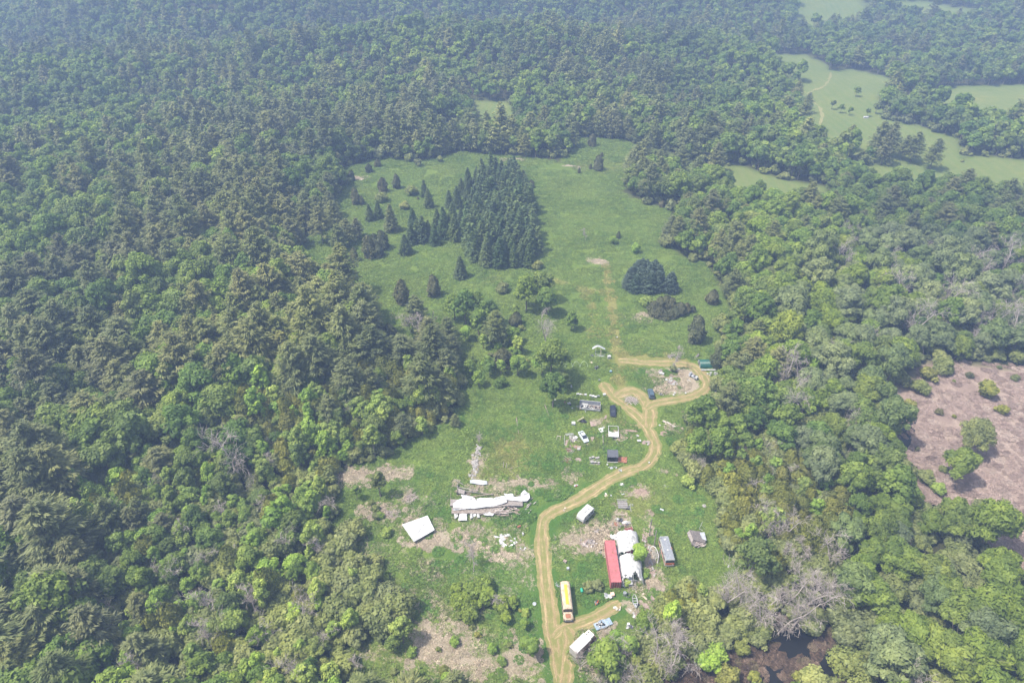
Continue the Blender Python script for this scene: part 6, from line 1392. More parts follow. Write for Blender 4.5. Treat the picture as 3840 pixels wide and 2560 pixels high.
# small single things of the yard
def crate(p, d, mat, label, cat='box', rz=0.0, group=None, name='storage_box', lid=None, z=0.0):
    e = empty(name, (p[0], p[1], z), rz, label, cat, group); MB().box((0, 0, d[2]/2), d).build('body', mat, e); MB().box((0, 0, d[2]+.03), (d[0]+.08, d[1]+.08, .06)).build('lid', lid or mat, e); return e
HV = [(600, 235, .62, 'hive'), (693, 240, .5, ''), (805, 255, .7, ''), (1000, 285, .65, ''), (1105, 320, .8, ''), (1205, 345, .75, ''), (1560, 250, .8, '')]
TX = ['leftmost square white hive of the row above the roofless trailer', 'small yellowish hive, second from the left in the row', 'white hive third from the left in the row, before the gap', 'white hive just right of the gap in the row', 'large white hive with a dark foot in the row', 'white hive at the low right end of the row', 'lone white hive standing at the very edge of the track head']
for (u, v, s, _), t in zip(HV, TX): crate(Z5(u, v), (s, s*.85, s*.9), PALEW if 'yellowish' in t else WHITE, t, 'hive', random.Random(u).uniform(-.2, .2), None, 'bee_hive', CLEANW if 'yellowish' not in t else PALEW)
def table(p, w, d, h, mat, label, rz=0, name='small_table', top=None, cat='table'):
    e = empty(name, p, rz, label, cat); MB().box((0, 0, h), (w, d, .06)).build('top', top or mat, e)
    for sx in (-1, 1):
        for sy in (-1, 1): MB().box((sx*(w/2-.06), sy*(d/2-.06), h/2-.02), (.06, .06, h-.04)).build('leg', mat, e)
    return e
table(Z5(1320, 330), .8, .5, .9, STEEL, 'grey metal stand at the right end of the row of hives')
table(Z5(490, 215), .9, .5, .5, STEEL, 'low grey and white stand left of the row of hives', .3, top=CLEANW)
heap('white_flower_tub', Z5(175, 570), .55, .4, .5, [CLEANW, CLEANW], 'bundle of white scraps left of the roofless trailer', 'debris', 9, 11, .5, ('plate', 'box'))
single('dark_bin', MB().cyl((0, 0, 0), (0, 0, .6), .28, .32, 10), BLACK, Z5(205, 665), 'small black bin under the bundle of white scraps', 'bin')
single('red_bucket', MB().cyl((0, 0, 0), (0, 0, .4), .18, .24, 10).cyl((0, 0, .4), (.0, .0, .42), .26, .26, 10), RUST, R1(343, 785), 'dull red bucket left of the bundle of white scraps', 'bucket')
for u, v, lb in [(235, 756, 'tiny white pail at the foot of the tree with the dark trunk'), (423, 849, 'tiny white pail below the small black bin'), (912, 76, 'tiny white pail on the faint path far above the arched frame'), (1260, 1440, 'tiny white scrap lying on the bend of the main track'), (805, 1462, 'white bowl at the lower left corner of the black shed')]:
    single('white_pail', MB().cyl((0, 0, 0), (0, 0, .35), .17, .22, 10).cyl((0, 0, .35), (0, 0, .38), .24, .24, 10), CLEANW, R1(u, v), lb, 'pail')
single('white_chair', MB().box((0, 0, .42), (.45, .45, .05)).box((0, .2, .7), (.45, .05, .55)).box((-.2, -.2, .2), (.05, .05, .4)).box((.2, -.2, .2), (.05, .05, .4)).box((-.2, .2, .2), (.05, .05, .4)).box((.2, .2, .2), (.05, .05, .4)), CLEANW, R1(415, 618), 'white garden chair standing alone in the grass above the hives', 'chair', rz=.4)
# roofless trailer
def roofless():
    a, b = Z5(560, 720), Z5(1395, 800); c, rz, L = span(a, b); e = empty('roofless_trailer', c, rz, 'roofless white trailer shell filled with dark rubbish', 'trailer'); w = 1.35; h = L/2
    MB().box((0, 0, .45), (L-.2, 2*w-.12, .12)).build('floor', paint('rubbish_floor', (.16, .12, .09), .9, 0, .4, 2.5, (.45, .38, .34), .4), e)
    MB().box((0, w, 1.2), (L, .06, 1.5)).build('rear_wall', TARPG, e); MB().box((.3, -w, .75), (L-.6, .06, .65)).build('front_wall', WHITE, e)
    MB().box((h, 0, .9), (.06, 2*w+.06, .95)).build('end_wall', CLEANW, e); MB().box((-h, .2, 1.0), (.08, .1, 1.5)).build('corner_post', WHITE, e); MB().box((-h, w-.1, 1.35), (.08, .1, 1.9)).build('corner_post', WHITE, e)
    MB().box((0, w-.02, 1.98), (L, .14, .06)).build('rail', CLEANW, e); MB().box((0, w*.35, 1.0), (L-.4, .18, .05)).build('rail', WHITE, e); MB().box((0, -w-.04, 1.09), (L-.4, .16, .05)).build('rail', CLEANW, e)
    r = random.Random(12)
    for mt, nm in ((WHITE, 'white_rubbish'), (WOOD, 'wooden_rubbish'), (BLACK, 'black_rubbish')):
        m = MB()
        for i in range(9): m.box((r.uniform(-h+.3, h-.5), r.uniform(-w+.3, w*.3), r.uniform(.6, .85)), (r.uniform(.3, 1.2), r.uniform(.2, .5), r.uniform(.05, .3)), r.random()*3, r.uniform(-.3, .3), r.uniform(-.3, .3))
        m.build(nm, mt, e)
    MB().slab([(-h+.4, w-.2, 1.0), (-h+2.6, w-.25, 1.0), (-h+2.9, -.5, .8), (-h+1.6, -.7, .7)], .05).build('fallen_panel', WHITE, e)
    for s in (-1, 1): wheel(e, .4, s*1.1, .34, .2)
    MB().path([(-h, -.4, .45), (-h-1.0, -.1, .4), (-h, .5, .45)], .05).build('drawbar', WHITE, e); MB().box((-h*.4, -w-.6, .5), (.1, 1.0, .08), .3).build('loose_board', CLEANW, e)
roofless()
crate(Z5(322, 1400), (1.05, 1.0, .7), TARPG, 'white topped square box left of the black scrap chair', 'box', -.05, lid=CLEANW)
heap('black_scrap', Z5(720, 1300), 1.0, .7, .9, [BLACK, BLACKM], 'black heap of broken chairs right of the white topped box', 'scrap', 16, 13, .6, ('box', 'plate', 'stick'))
a, b = Z5(470, 1330), Z5(740, 1170); single('plank', MB().box(((b[0]-a[0])/2, (b[1]-a[1])/2, .7), (hypot(b[0]-a[0], b[1]-a[1]), .22, .05), atan2(b[1]-a[1], b[0]-a[0])), PALEW, a, 'pale plank slanting over the black heap of chairs', 'plank')
sheet('plywood_board', Z5, [(985, 1300), (1250, 1290), (1280, 1450), (1020, 1490)], .1, WOODP, 'pinkish plywood board with faded paint lying right of the black heap', 'board')
sheet('plywood_board', Z5, [(1560, 1110), (1620, 1020), (1680, 1060), (1640, 1150), (1560, 1200)], .08, WOODP, 'small narrow pinkish board in the grass left of the black estate car', 'board')
sheet('white_sheet', Z6, [(1265, 185), (1420, 140), (1515, 240), (1430, 250), (1340, 290)], .15, TARP, 'jagged white sheet lying left of the white square frame', 'sheet')
def cartframe():
    A = [Z6(1535, 108, .7), Z6(1785, 122, .7), Z6(1800, 405, .7), Z6(1540, 385, .7)]; c = (sum(p[0] for p in A)/4, sum(p[1] for p in A)/4); e = empty('trailer_frame', c, 0, 'white rectangular trailer frame, half covered by a crumpled white sheet', 'frame')
    q = [(p[0]-c[0], p[1]-c[1], .7) for p in A]
    for i in range(4): MB().cyl(q[i], q[(i+1) % 4], .08, .08, 8).build('frame_bar', CLEANW, e)
    def L_(a, b, t): return tuple(a[k]+(b[k]-a[k])*t for k in range(3))
    m = MB(); nx, ny = 8, 6
    for i in range(nx+1):
        for j in range(ny+1):
            a_ = L_(q[0], q[3], .55+.47*j/ny); b_ = L_(q[1], q[2], .52+.48*j/ny); p = L_(a_, b_, i/nx); pin = 1-.35*math.exp(-((i/nx-.45)/.18)**2)*(1-j/ny)
            m.v.append((p[0], p[1]-(1-pin)*1.2, .8+.1*sin(i*2+j)))
    m.f = [(i*(ny+1)+j, i*(ny+1)+j+1, (i+1)*(ny+1)+j+1, (i+1)*(ny+1)+j) for i in range(nx) for j in range(ny)]; m.build('sheet', TARP, e)
    for s in (-.5, .3): MB().cyl((s, -3.2, .3), (s+.1, -2.0, .7), .05, .05, 6).build('strut', BLACKM, e)
    wheel(e, -.1, -2.7, .35, .25); MB().cyl((.1, -3.0, .4), (.9, -5.2, .1), .04, .04, 6).build('drawbar', STEEL, e)
    for x, y in ((q[0][0], q[0][1]), (q[1][0], q[1][1])): MB().cyl((x, y, 0), (x, y, .7), .05, .05, 6).build('leg', WHITE, e)
cartframe()
sheet('rusty_sheet', Z6, [(1780, 920), (2015, 925), (2008, 1080), (1775, 1050)], .25, RUST, 'rusty metal sheet lying against the right side of the black shed', 'metal sheet', warp=.12)
def fencebit():
    a, b = Z6(1380, 390), Z6(1400, 840); c, rz, L = span(a, b); e = empty('garden_fence', c, rz, 'broken line of dark fence rails left of the trailer frame', 'fence')
    for i in range(5): MB().box((-L/2+L*i/4, 0, .5), (.08, .08, 1.0)).build('post', WOOD, e)
    MB().box((-L*.25, .05, .75), (L*.5, .06, .14)).build('rail', M_DEAD, e); MB().box((-L*.25, .05, .35), (L*.5, .06, .14)).build('rail', M_DEAD, e); MB().box((L*.25, .05, .3), (L*.5, .05, .05), ry=.05).build('wire_rail', BLACKM, e)
fencebit()
def blocks(fn, row, label0, grp):
    for i, (u, v, s, mt) in enumerate(row): crate(fn(u, v), (s, s*.8, s*.8), mt, label0[i], 'block', .1*i, grp, 'concrete_block', CONC)
blocks(Z6, [(1055, 960, .5, CONC), (1130, 950, .7, TARPG), (1215, 965, .55, WOODP), (1265, 960, .6, CONC)], ['small concrete block at the left end of the upper row beside the black shed', 'tall white topped block in the upper row beside the black shed', 'brownish block third in the upper row beside the black shed', 'concrete block at the right end of the upper row beside the black shed'], None)
blocks(Z6, [(1070, 1060, .4, CONC), (1110, 1075, .75, TARPG), (1190, 1080, .65, WOODP), (1275, 1085, .6, CONC)], ['tiny pale block at the left end of the lower row beside the black shed', 'white topped cube in the lower row beside the black shed', 'brown cube in the lower row beside the black shed', 'rough concrete block at the right end of the lower row beside the black shed'], None)
for v, t in ((975, 'long low plank carrying the upper row of blocks'), (1092, 'long low plank carrying the lower row of blocks')):
    a, b = Z6(1030, v), Z6(1310, v); c, rz, L = span(a, b); single('long_plank', MB().box((0, -.35, .08), (L, .25, .1)), WOOD, c, t, 'plank', rz=rz)
for u, v, w, t in [(1120, 420, 1.3, 'upper of two flat pinkish stones right of the white sedan'), (1105, 495, 1.0, 'lower of two flat pinkish stones right of the white sedan'), (1965, 370, .8, 'pale stone in the weeds right of the trailer frame'), (2290, 365, .9, 'pale round stone far right of the trailer frame')]:
    single('flat_stone', MB().rock((0, 0, .05), w*.6, random.Random(u), .2), WOODP if 'pink' in t else CONC, Z6(u, v), t, 'stone')
crate(R1(1150, 1205), (1.1, .6, .45), WOOD, 'low dark bench box with a white top near the inner edge of the track', 'box', .05, lid=CLEANW)
heap('stone_pile', R1(1230, 1222), .9, .9, .4, [CONC, WOODP], 'pale pile of rubble hard by the inner edge of the track bend', 'rubble', 12, 15, .6, ('rock', 'plate'))
a, b = R1(975, 1083), R1(1135, 1095); c, rz, L = span(a, b); single('earth_bed', MB().box((0, 0, .1), (L, .9, .2), taper=.8), EARTH, c, 'long bare earth bed right of the trailer frame', 'garden bed', rz=rz)
def sawhorse(p, rz, label):
    e = empty('saw_horse', p, rz, label, 'saw horse'); MB().box((0, 0, .8), (1.3, .15, .12)).build('beam', M_DEAD, e)
    for s in (-.5, .5):
        for t in (-1, 1): MB().cyl((s, 0, .78), (s*1.1, t*1.2, .02), .05, .05, 6).build('leg', PALEW, e)
sawhorse(Z6(250, 430), -.3, 'pale trestle with long legs at the far left of the scrap lumber')
rails(Z6, (420, 375), (630, 360), 'white slatted panel on low legs left of the white sedan', 3, 'slat_panel', CLEANW, .5, .3)
heap('lumber_scrap', Z6(640, 450), 1.2, 1.3, .7, [WOOD, WHITE, M_DEAD], 'heap of grey lumber and white bars just left of the white sedan', 'lumber', 24, 16, .8, ('stick', 'plate'))
a, b = Z6(395, 365), Z6(385, 615); single('white_bar', MB().cyl((0, 0, .3), (b[0]-a[0], b[1]-a[1], .1), .05, .05, 6), CLEANW, a, 'long thin white bar on the ground left of the lumber heap', 'bar')
sheet('dirt_board', Z6, [(430, 480), (500, 480), (450, 630), (400, 620)], .08, WOODP, 'narrow brown board beside the long thin white bar', 'board')
for u, v, rx, t in [(530, 760, 1.5, 'dark round heap of roots and sticks below the lumber'), (480, 1010, 1.3, 'pale brown heap of sticks left of the pinkish round cover'), (1300, 0, .1, '')]:
    if t: heap('stick_heap', Z6(u, v), rx, 1.0, .6, [WOOD, RUST, M_DEAD], t, 'brush pile', 36, u, .6, ('stick',))
heap('earth_scrap', Z6(690, 670), 1.6, .4, .2, [WOODP, RUST], 'strip of brown broken boards running down below the white sedan', 'debris', 14, 17, .6, ('plate',))
heap('small_scrap', Z6(1640, 1190), 1.4, .5, .2, [GALV, BLACKM, CLEANW], 'scatter of small grey scraps below the black shed', 'debris', 10, 18, .35)
heap('small_scrap', Z6(1850, 1270), .5, .4, .25, [GALV, CLEANW], 'few grey bars at the edge of the track bend', 'debris', 6, 19, .4, ('stick', 'plate'))
# arched canopy frame
def canopy():
    p = Z9(780, 800); e = empty('arched_canopy', p, 0, 'grey white arched canopy on a pale post beside the faint paths', 'canopy'); q = lambda u, v, h=0: tuple(np.array(Z9(u, v, h))-np.array(p))+(h,)
    A = [q(u, v, h) for u, v, h in [(500, 440, 1.9), (620, 370, 2.3), (720, 330, 2.5), (820, 340, 2.5), (940, 400, 2.3), (1080, 460, 1.9)]]
    m = MB()
    for x, y, z in A: m.v += [(x, y-.35, z), (x, y+.35, z+.12)]
    m.f = [(2*i, 2*i+2, 2*i+3, 2*i+1) for i in range(len(A)-1)]; m.build('arched_sheet', GALV, e)
    MB().path([(x, y-.36, z) for x, y, z in A], .06, 8).build('arch_rim', CLEANW, e); MB().path([(x*.8, y+.9, z) for x, y, z in A], .04, 6).build('arch_rim', GALV, e)
    MB().path([q(885, 800, 0), q(885, 440, 2.3)], .09, 8).build('post', PALEW, e); MB().path([q(650, 740, 0), q(650, 400, 2.3)], .05, 6).build('post', GALV, e)
    for v, h in ((690, .35), (780, .3)): MB().path([q(600, v, h), q(1060, v+25, h)], .06, 6).build('base_rail', WHITE, e)
    MB().path([q(700, 745, .3), q(1040, 800, .3)], .1, 6).build('base_rail', GALV, e)
canopy()
heap('dark_scrap', Z9(500, 790), .7, .5, .5, [BLACKM, CLEANW], 'black and white scrap at the left foot of the arched canopy', 'scrap', 10, 21, .5)
crate(Z9(1250, 880), (1.0, .9, 1.0), WHITE, 'white upright chest right of the arched canopy', 'chest', .2, name='white_chest', lid=CLEANW)
single('white_strip', MB().box((0, 0, .2), (.7, .15, .1)), CLEANW, Z9(1210, 670), 'short white strip above the white chest', 'strip')
single('pale_bowl', MB().cyl((0, 0, 0), (0, 0, .2), .35, .5, 12), PALEW, Z9(450, 1080), 'pale flat bowl between the hoops and the dark scrap', 'bowl')
heap('motor_scrap', Z9(680, 1350), .7, .8, .7, [BLACKM, BLACK, STEEL], 'dark heap of motor parts on the faint path above the hives', 'scrap', 16, 22, .5, ('box', 'drum', 'stick'))
single('blue_tub', MB().rock((0, 0, .3), .6, random.Random(5)), paint('faded_blue', (.20, .30, .34), .6), Z9(1330, 1500), 'faded blue grey bundle between the hoops and the loop track', 'bundle')
single('grey_stool', MB().box((0, 0, .5), (.5, .5, .08)).box((-.2, 0, .25), (.06, .4, .5)).box((.2, 0, .25), (.06, .4, .5)), STEEL, R1(717, 545), 'small grey stool at the head of the track', 'stool')
for i, (a, b, t) in enumerate([((345, 400), (425, 398), 'leftmost of three thin pale hoops in the grass'), ((430, 400), (505, 398), 'middle of three thin pale hoops in the grass'), ((510, 400), (592, 395), 'rightmost of three thin pale hoops in the grass')]):
    p0, p1 = R1(*a), R1(*b); c, rz, L = span(p0, p1); pts = [(-cos(pi*k/12)*L/2, .9*sin(pi*k/12)-.1, 2.0*sin(pi*k/12)) for k in range(13)]
    single('tunnel_hoop', MB().path(pts, .045, 6), paint('pale_green_pipe', (.5, .6, .42), .5), c, t, 'hoop', rz=rz)
# ring track island
heap('rubble_mound', Z11(1420, 420), 1.9, 1.2, .6, [CONC, WHITE, WOODP], 'mound of grey and white rubble in the bare middle of the ring track', 'rubble', 42, 23, .6, ('rock', 'plate', 'rock'))
crate(Z11(1245, 360), (.6, .6, .4), CLEANW, 'small white box left of the rubble mound', 'box', .4)
crate(Z11(1375, 305), (.5, .4, .3), CLEANW, 'small white box just above the rubble mound', 'box', .1)
single('bath_tub', MB().loft([[(x, -w, .05), (x, w, .05), (x, w*1.1, .55), (x, -w*1.1, .55)] for x, w in [(-.8, .28), (0, .38), (.8, .3)]]), CLEANW, Z11(1105, 175), 'white tub lying at the upper left of the bare ring centre', 'tub', rz=-.4)
heap('root_heap', Z11(1065, 90), 1.0, .5, .6, [M_DEAD, WOOD], 'grey heap of roots behind the white tub', 'brush pile', 22, 24, .5, ('stick', 'box'))
def machine():
    p = Z11(2060, 290); e = empty('garden_tractor', p, -.9, 'grey white machine on a flat bed at the right inner side of the ring track', 'machine'); MB().box((-.3, 0, .5), (3.2, 1.1, .12)).build('bed', GALV, e); MB().box((.9, 0, .9), (1.0, .9, .6), taper=.8).build('bonnet', WHITE, e); MB().box((.1, .1, .85), (.6, .7, .4)).build('seat', BLACKM, e)
    MB().box((-1.6, 0, .9), (.7, .9, .8), taper=.9).build('box', TARPG, e)
    for x in (-1.2, .9):
        for s in (-.55, .55): wheel(e, x, s, .3, .2)
machine()
for u, v, t in [(1915, 205, 'upper of two small white pots left of the grey machine'), (1918, 240, 'lower of two small white pots left of the grey machine'), (1490, 745, 'white pot in the weeds at the lower side of the ring'), (1455, 800, 'white pot below another in the weeds at the lower side of the ring'), (1808, 750, 'round white pot among weeds near the lower right of the ring'), (1540, 12, 'white pot under the bare twiggy tree on the ring track'), (1610, 45, 'small white pot right of the bare twiggy tree on the ring track')]:
    single('white_pot', MB().cyl((0, 0, 0), (0, 0, .35), .18, .27, 10).cyl((0, 0, .33), (0, 0, .37), .3, .3, 10), CLEANW, Z11(u, v), t, 'pot')
a, b = Z11(1880, 350), Z11(1965, 400); single('bent_pipe', MB().path([(0, 0, .1), (b[0]-a[0], b[1]-a[1], .1)], .06).path([(0, 0, .1), (-.3, -1.0, .1)], .05), CLEANW, a, 'white bent pipe on the bare earth of the ring', 'pipe')
heap('grey_scrap', Z11(1100, 780), .7, .5, .4, [BLACKM, STEEL], 'dark grey scrap in the grass right of the blue grey car', 'scrap', 10, 25, .5)
heap('branch_pile', Z11(210, 960), 1.9, 1.7, .9, [M_DEAD, M_DEAD], 'bleached branch pile on the grass island inside the loop track', 'brush pile', 70, 26, 1.0, ('stick',))
heap('grey_log_pile', Z8(290, 130), 1.5, .7, .5, [M_DEAD, WOOD], 'grey pile of logs above the ring track', 'log pile', 26, 27, .8, ('stick',))
def drag():
    a, b = Z8(960, 220), Z8(1105, 90); c, rz, L = span(a, b); e = empty('log_bundle', c, rz, 'bundle of dark grey poles pointing at the green hut', 'log pile')
    for i in range(6): MB().cyl((-L/2+.1*i, -.4+.16*i, .15), (L/2-.1*(5-i), -.25+.1*i, .7), .07, .05, 6).build('pole', WOOD, e)
drag()
a, b = Z8(1170, 545), Z8(1590, 548); c, rz, L = span(a, b); e = empty('long_bench', c, rz, 'long low white board on blocks in front of the green hut', 'bench'); MB().box((.2, 0, .45), (L-.4, .45, .08)).build('top', CLEANW, e); MB().box((-L*.42, 0, .35), (.9, .5, .3)).build('end_box', GALV, e)
for x in (-L*.2, L*.1, L*.4): MB().box((x, 0, .2), (.25, .35, .4)).build('block', CONC, e)
single('gas_bottle', MB().cyl((0, 0, 0), (0, 0, 1.1), .28, .28, 12).cyl((0, 0, 1.1), (0, 0, 1.3), .28, .12, 12).box((0, 0, 1.3), (.8, .3, .3)), CLEANW, Z8(1435, 690), 'tall white tank with a wide head below the long white board', 'tank')
single('white_bucket', MB().cyl((0, 0, 0), (0, 0, .4), .25, .3, 12), WHITE, Z8(1360, 650), 'short pale bucket left of the tall white tank', 'bucket')
heap('white_scrap', Z8(1590, 640), .7, .7, .6, [CLEANW, WHITE], 'heap of white scrap right of the tall white tank', 'scrap', 12, 28, .5)
heap('dark_heap', Z8(1770, 600), .8, .6, .6, [BLACKM, CLEANW], 'dark scrap with a white dot under the trees by the green hut', 'scrap', 10, 29, .5)
heap('yellow_heap', Z8(1765, 700), .7, .7, .3, [PALEW, WOODP], 'yellowish scrap in the grass under the trees by the green hut', 'scrap', 10, 30, .5)
single('white_bucket', MB().cyl((0, 0, 0), (0, 0, .4), .25, .3, 12), CLEANW, Z8(1515, 770), 'white round bucket at the outer edge of the ring track', 'bucket')
heap('pale_heap', Z8(1600, 800), .6, .5, .4, [WHITE, PALEW], 'pale scrap right of the bucket at the ring track edge', 'scrap', 10, 31, .5)
def pallet(): 
    p = Z8(1450, 1440); e = empty('white_pallet', p, -.05, 'low white pallet table heaped with reddish grey scrap outside the ring track', 'table'); MB().box((0, 0, .35), (2.9, 1.6, .12)).build('top', CLEANW, e); r = random.Random(2)
    for s in (-1.2, 1.2): MB().box((s, 0, .14), (.2, 1.4, .28)).build('leg', WHITE, e)
    m = MB()
    for i in range(16): m.box((r.uniform(-.9, .9), r.uniform(-.5, .5), .5), (.4, .3, .15), r.random()*3)
    m.build('scrap', WOOD, e)
pallet()
heap('cloth_heap', Z8(1600, 1130), .5, .5, .7, [BLUEG, CLEANW], 'upper blue and white bundle at the cedars outside the ring track', 'bundle', 9, 32, .5)
heap('cloth_heap', Z8(1630, 1230), .7, .6, .5, [PALEW, WHITE], 'lower cream bundle at the cedars outside the ring track', 'bundle', 11, 33, .5)
for u0, v0, u1, v1, t in [(1410, 985, 1450, 1005, 'upper left grey log of three lying right of the main track'), (1455, 1000, 1505, 1030, 'middle grey log of three lying right of the main track'), (1510, 1040, 1550, 1050, 'lower right grey log of three lying right of the main track')]:
    p0, p1 = R1(u0, v0), R1(u1, v1); single('grey_log', MB().cyl((0, 0, .2), (p1[0]-p0[0], p1[1]-p0[1], .2), .3, .25, 8), M_DEAD, p0, t, 'log')
single('white_stone', MB().rock((0, 0, .1), .35, random.Random(9)), CLEANW, R1(1375, 1030), 'white stone right of the main track below the loop', 'stone')
single('earth_mound', MB().rock((0, 0, .0), 1.2, random.Random(10), .25), EARTH, R1(1425, 1120), 'low brown earth mound right of the main track', 'mound')
single('earth_mound', MB().rock((0, 0, .0), .9, random.Random(12), .25), EARTH, R1(1630, 883), 'small pale mound right of the grey logs', 'mound')
# lower yard
single('plastic_barrel', MB().cyl((0, 0, .35), (.1, -.9, .35), .35, .35, 16).cyl((0.1, -.9, .35), (.11, -.98, .35), .3, .25, 16), TEAL, Z4(490, 240), 'bright green plastic barrel lying right of the bus', 'barrel')
heap('engine_block', Z4(765, 500), .5, .9, .6, [BLACKM, STEEL, ORANGE], 'dark engine with an orange and a white part on the grass above the spur track', 'engine', 14, 34, .5, ('box', 'drum'))
heap('white_appliance', Z10(710, 260), .6, .7, .9, [CLEANW, GALV], 'white broken appliance below the bush at the red container', 'scrap', 9, 35, .7, ('box', 'plate'))
single('wash_basin', MB().cyl((0, 0, 0), (0, 0, .5), .4, .5, 16), CLEANW, Z10(790, 290), 'white round basin right of the broken appliance', 'basin')
crate(Z10(850, 240), (.8, .8, .8), paint('peach_paint', (.62, .45, .36), .7), 'peach coloured box right of the round basin', 'box', .1)
single('steel_barrel', MB().cyl((0, 0, 0), (0, 0, 1.0), .42, .42, 16), STEEL, Z10(1190, 220), 'grey steel barrel in front of the red container', 'barrel')
o = single('tub_barrel', MB().cyl((0, 0, 0), (0, 0, .6), .5, .5, 16, False), STEEL, Z10(1290, 250), 'open round grey tub right of the steel barrel', 'tub')
def canoe(A, B_, fn, mat, label, W=.45, H=.45, name='canoe', tilt=0):
    a, b = fn(*A), fn(*B_); c, rz, L = span(a, b); e = empty(name, c, rz, label, 'boat'); n = 14; rings = []
    for i in range(n+1):
        t = i/n; w = W*sin(pi*min(max(t, .02), .98))**.6; x = -L/2+L*t; up = .12*(2*t-1)**4; rings.append([(x, -w, H+up), (x, -w*.75, H*.35), (x, 0, .02+up), (x, w*.75, H*.35), (x, w, H+up)])
    m = MB()
    for r in rings: m.v += r
    for i in range(n):
        for j in range(4): m.f.append((i*5+j, i*5+j+1, (i+1)*5+j+1, (i+1)*5+j))
    m.build('hull', mat, e)
    for j in (0, 4): MB().path([(r[j][0], r[j][1], r[j][2]) for r in rings], .045, 6).build('gunwale', CLEANW, e)
    for t in (.3, .5, .7): MB().box((-L/2+L*t, 0, H-.05), (.15, W*1.5, .04)).build('seat', WHITE, e)
    return e
canoe((1450, 235), (1500, 590), Z10, GALV, 'narrow grey canoe with white edges lying below the ladder', .62, .5)
single('rubber_tyre', MB().cyl((0, 0, 0), (0, 0, .25), .4, .4, 16), RUBBER, Z10(1560, 500), 'dark tyre tucked against the right of the canoe', 'tyre')
e = canoe((420, 1110), (770, 970), Z10, BLUEG, 'blue grey flat boat hull loaded with white and black scrap, below the spur track', 1.05, .5, 'flat_boat'); MB().box((0, 0, .42), (4.2, 1.7, .06)).build('deck', BLUEG, e); m = MB(); r = random.Random(3)
for i in range(9): m.box((-.9+r.uniform(-.7, .7), r.uniform(-.5, .5), .6), (.35, .3, .3), r.random()*3)
single('boat_scrap', m, CLEANW, (e.location.x, e.location.y, 0), 'white scrap lying in the blue grey boat hull', 'scrap', rz=e.rotation_euler.z)
m = MB()
for i in range(7): m.box((-.7+r.uniform(-.8, 1.0), r.uniform(-.5, .5), .62), (.35, .25, .25), r.random()*3)
single('boat_motor', m, BLACK, (e.location.x, e.location.y, 0), 'black machine parts lying in the blue grey boat hull', 'scrap', rz=e.rotation_euler.z)
def lbox(fn, pts, mat, label, cat, name, h=.12, w=.3): 
    e0 = fn(*pts[0]); m = MB()
    for p, q in zip(pts[:-1], pts[1:]):
        a_, b_ = fn(*p), fn(*q); c_, rz_, L_ = span(a_, b_); m.box((c_[0]-e0[0], c_[1]-e0[1], h/2+.1), (L_+.1, w, h), rz_)
    single(name, m, mat, e0, label, cat)
lbox(Z10, [(1720, 190), (1670, 250), (1800, 360)], PALEW, 'bent pale yellow beam right of the canoe', 'beam', 'bent_beam', .3, .4)
lbox(Z10, [(1800, 30), (1755, 170)], CLEANW, 'thin white strap hanging from the torn tent down to the bent beam', 'strap', 'white_strap', .04, .06)
sheet('wooden_walkway', Z10, [(1570, 380), (1640, 350), (1730, 440), (1820, 480), (1960, 680), (1880, 740), (1790, 690), (1700, 540)], .18, WOODP, 'long pinkish board walkway slanting right of the canoe', 'walkway', warp=.07, thick=.12)
sheet('mattress', Z10, [(1840, 200), (1910, 185), (2030, 340), (1960, 370), (1890, 320)], .2, WOODP, 'narrow pinkish pad lying above the board walkway', 'pad', thick=.18)
sheet('earth_pad', Z1, [(960, 1250), (1010, 1260), (1050, 1400), (990, 1430)], .1, EARTH, 'brown earth strip along the right side of the tent mouth', 'earth')
lbox(Z10, [(1225, 620), (1340, 700)], PALEW, 'left of two cream boards in the grass below the canoe', 'board', 'cream_board', .06, .2)
lbox(Z10, [(1285, 600), (1370, 665)], CLEANW, 'right, whiter of two boards in the grass below the canoe', 'board', 'white_board', .08, .3)
heap('cream_scrap', Z10(1000, 590), .9, .5, .3, [PALEW, CLEANW], 'cream scraps at the edge of the spur track end', 'debris', 10, 36, .45, ('plate', 'box'))
heap('leaf_scrap', Z10(1450, 790), .6, .7, .3, [WHITE, WOODP], 'white and pink scraps below the canoe at the tree', 'debris', 9, 37, .45)
heap('tree_scrap', Z10(1330, 1110), .9, .6, .4, [CLEANW, BLACKM], 'white bars and plates showing through the leafy tree', 'debris', 10, 38, .5, ('stick', 'plate'))
for i, (a, b, t) in enumerate([((1660, 1290), (1980, 1050), 'straw brown log, longer of two, right of the leafy tree'), ((1700, 1110), (2020, 710), 'straw brown log, upper of two, right of the leafy tree')]):
    p0, p1 = Z10(*a), Z10(*b); single('long_log', MB().cyl((0, 0, .25), (p1[0]-p0[0], p1[1]-p0[1], .3), .18, .12, 8), WOODP, p0, t, 'log')
crate(R2(238, 655), (.75, .6, .45), WHITE, 'white box with a dark hole in the grass left of the container', 'box', -.5, lid=WOODP)
crate(R2(260, 712), (.55, .6, .6), GALV, 'pale grey box below the white one left of the container', 'box', .05)
single('wire_ring', MB().cyl((0, 0, 0), (0, 0, .15), .5, .5, 18, False).cyl((0, 0, .1), (0, 0, .13), .45, .45, 18), GALV, R2(8, 972), 'pale round grate in the grass left of the lower track', 'grate')
heap('wood_scrap', R2(410, 515), 2.4, 1.2, .5, [WOOD, M_DEAD, WOODP], 'wide scatter of grey boards in the straw left of the container', 'lumber', 44, 39, .6, ('plate', 'stick', 'box'))
heap('wood_scrap', R2(470, 425), .9, .8, .5, [WOOD, M_DEAD], 'small dark heap of boards above the wide scatter', 'lumber', 14, 40, .6, ('plate', 'stick'))
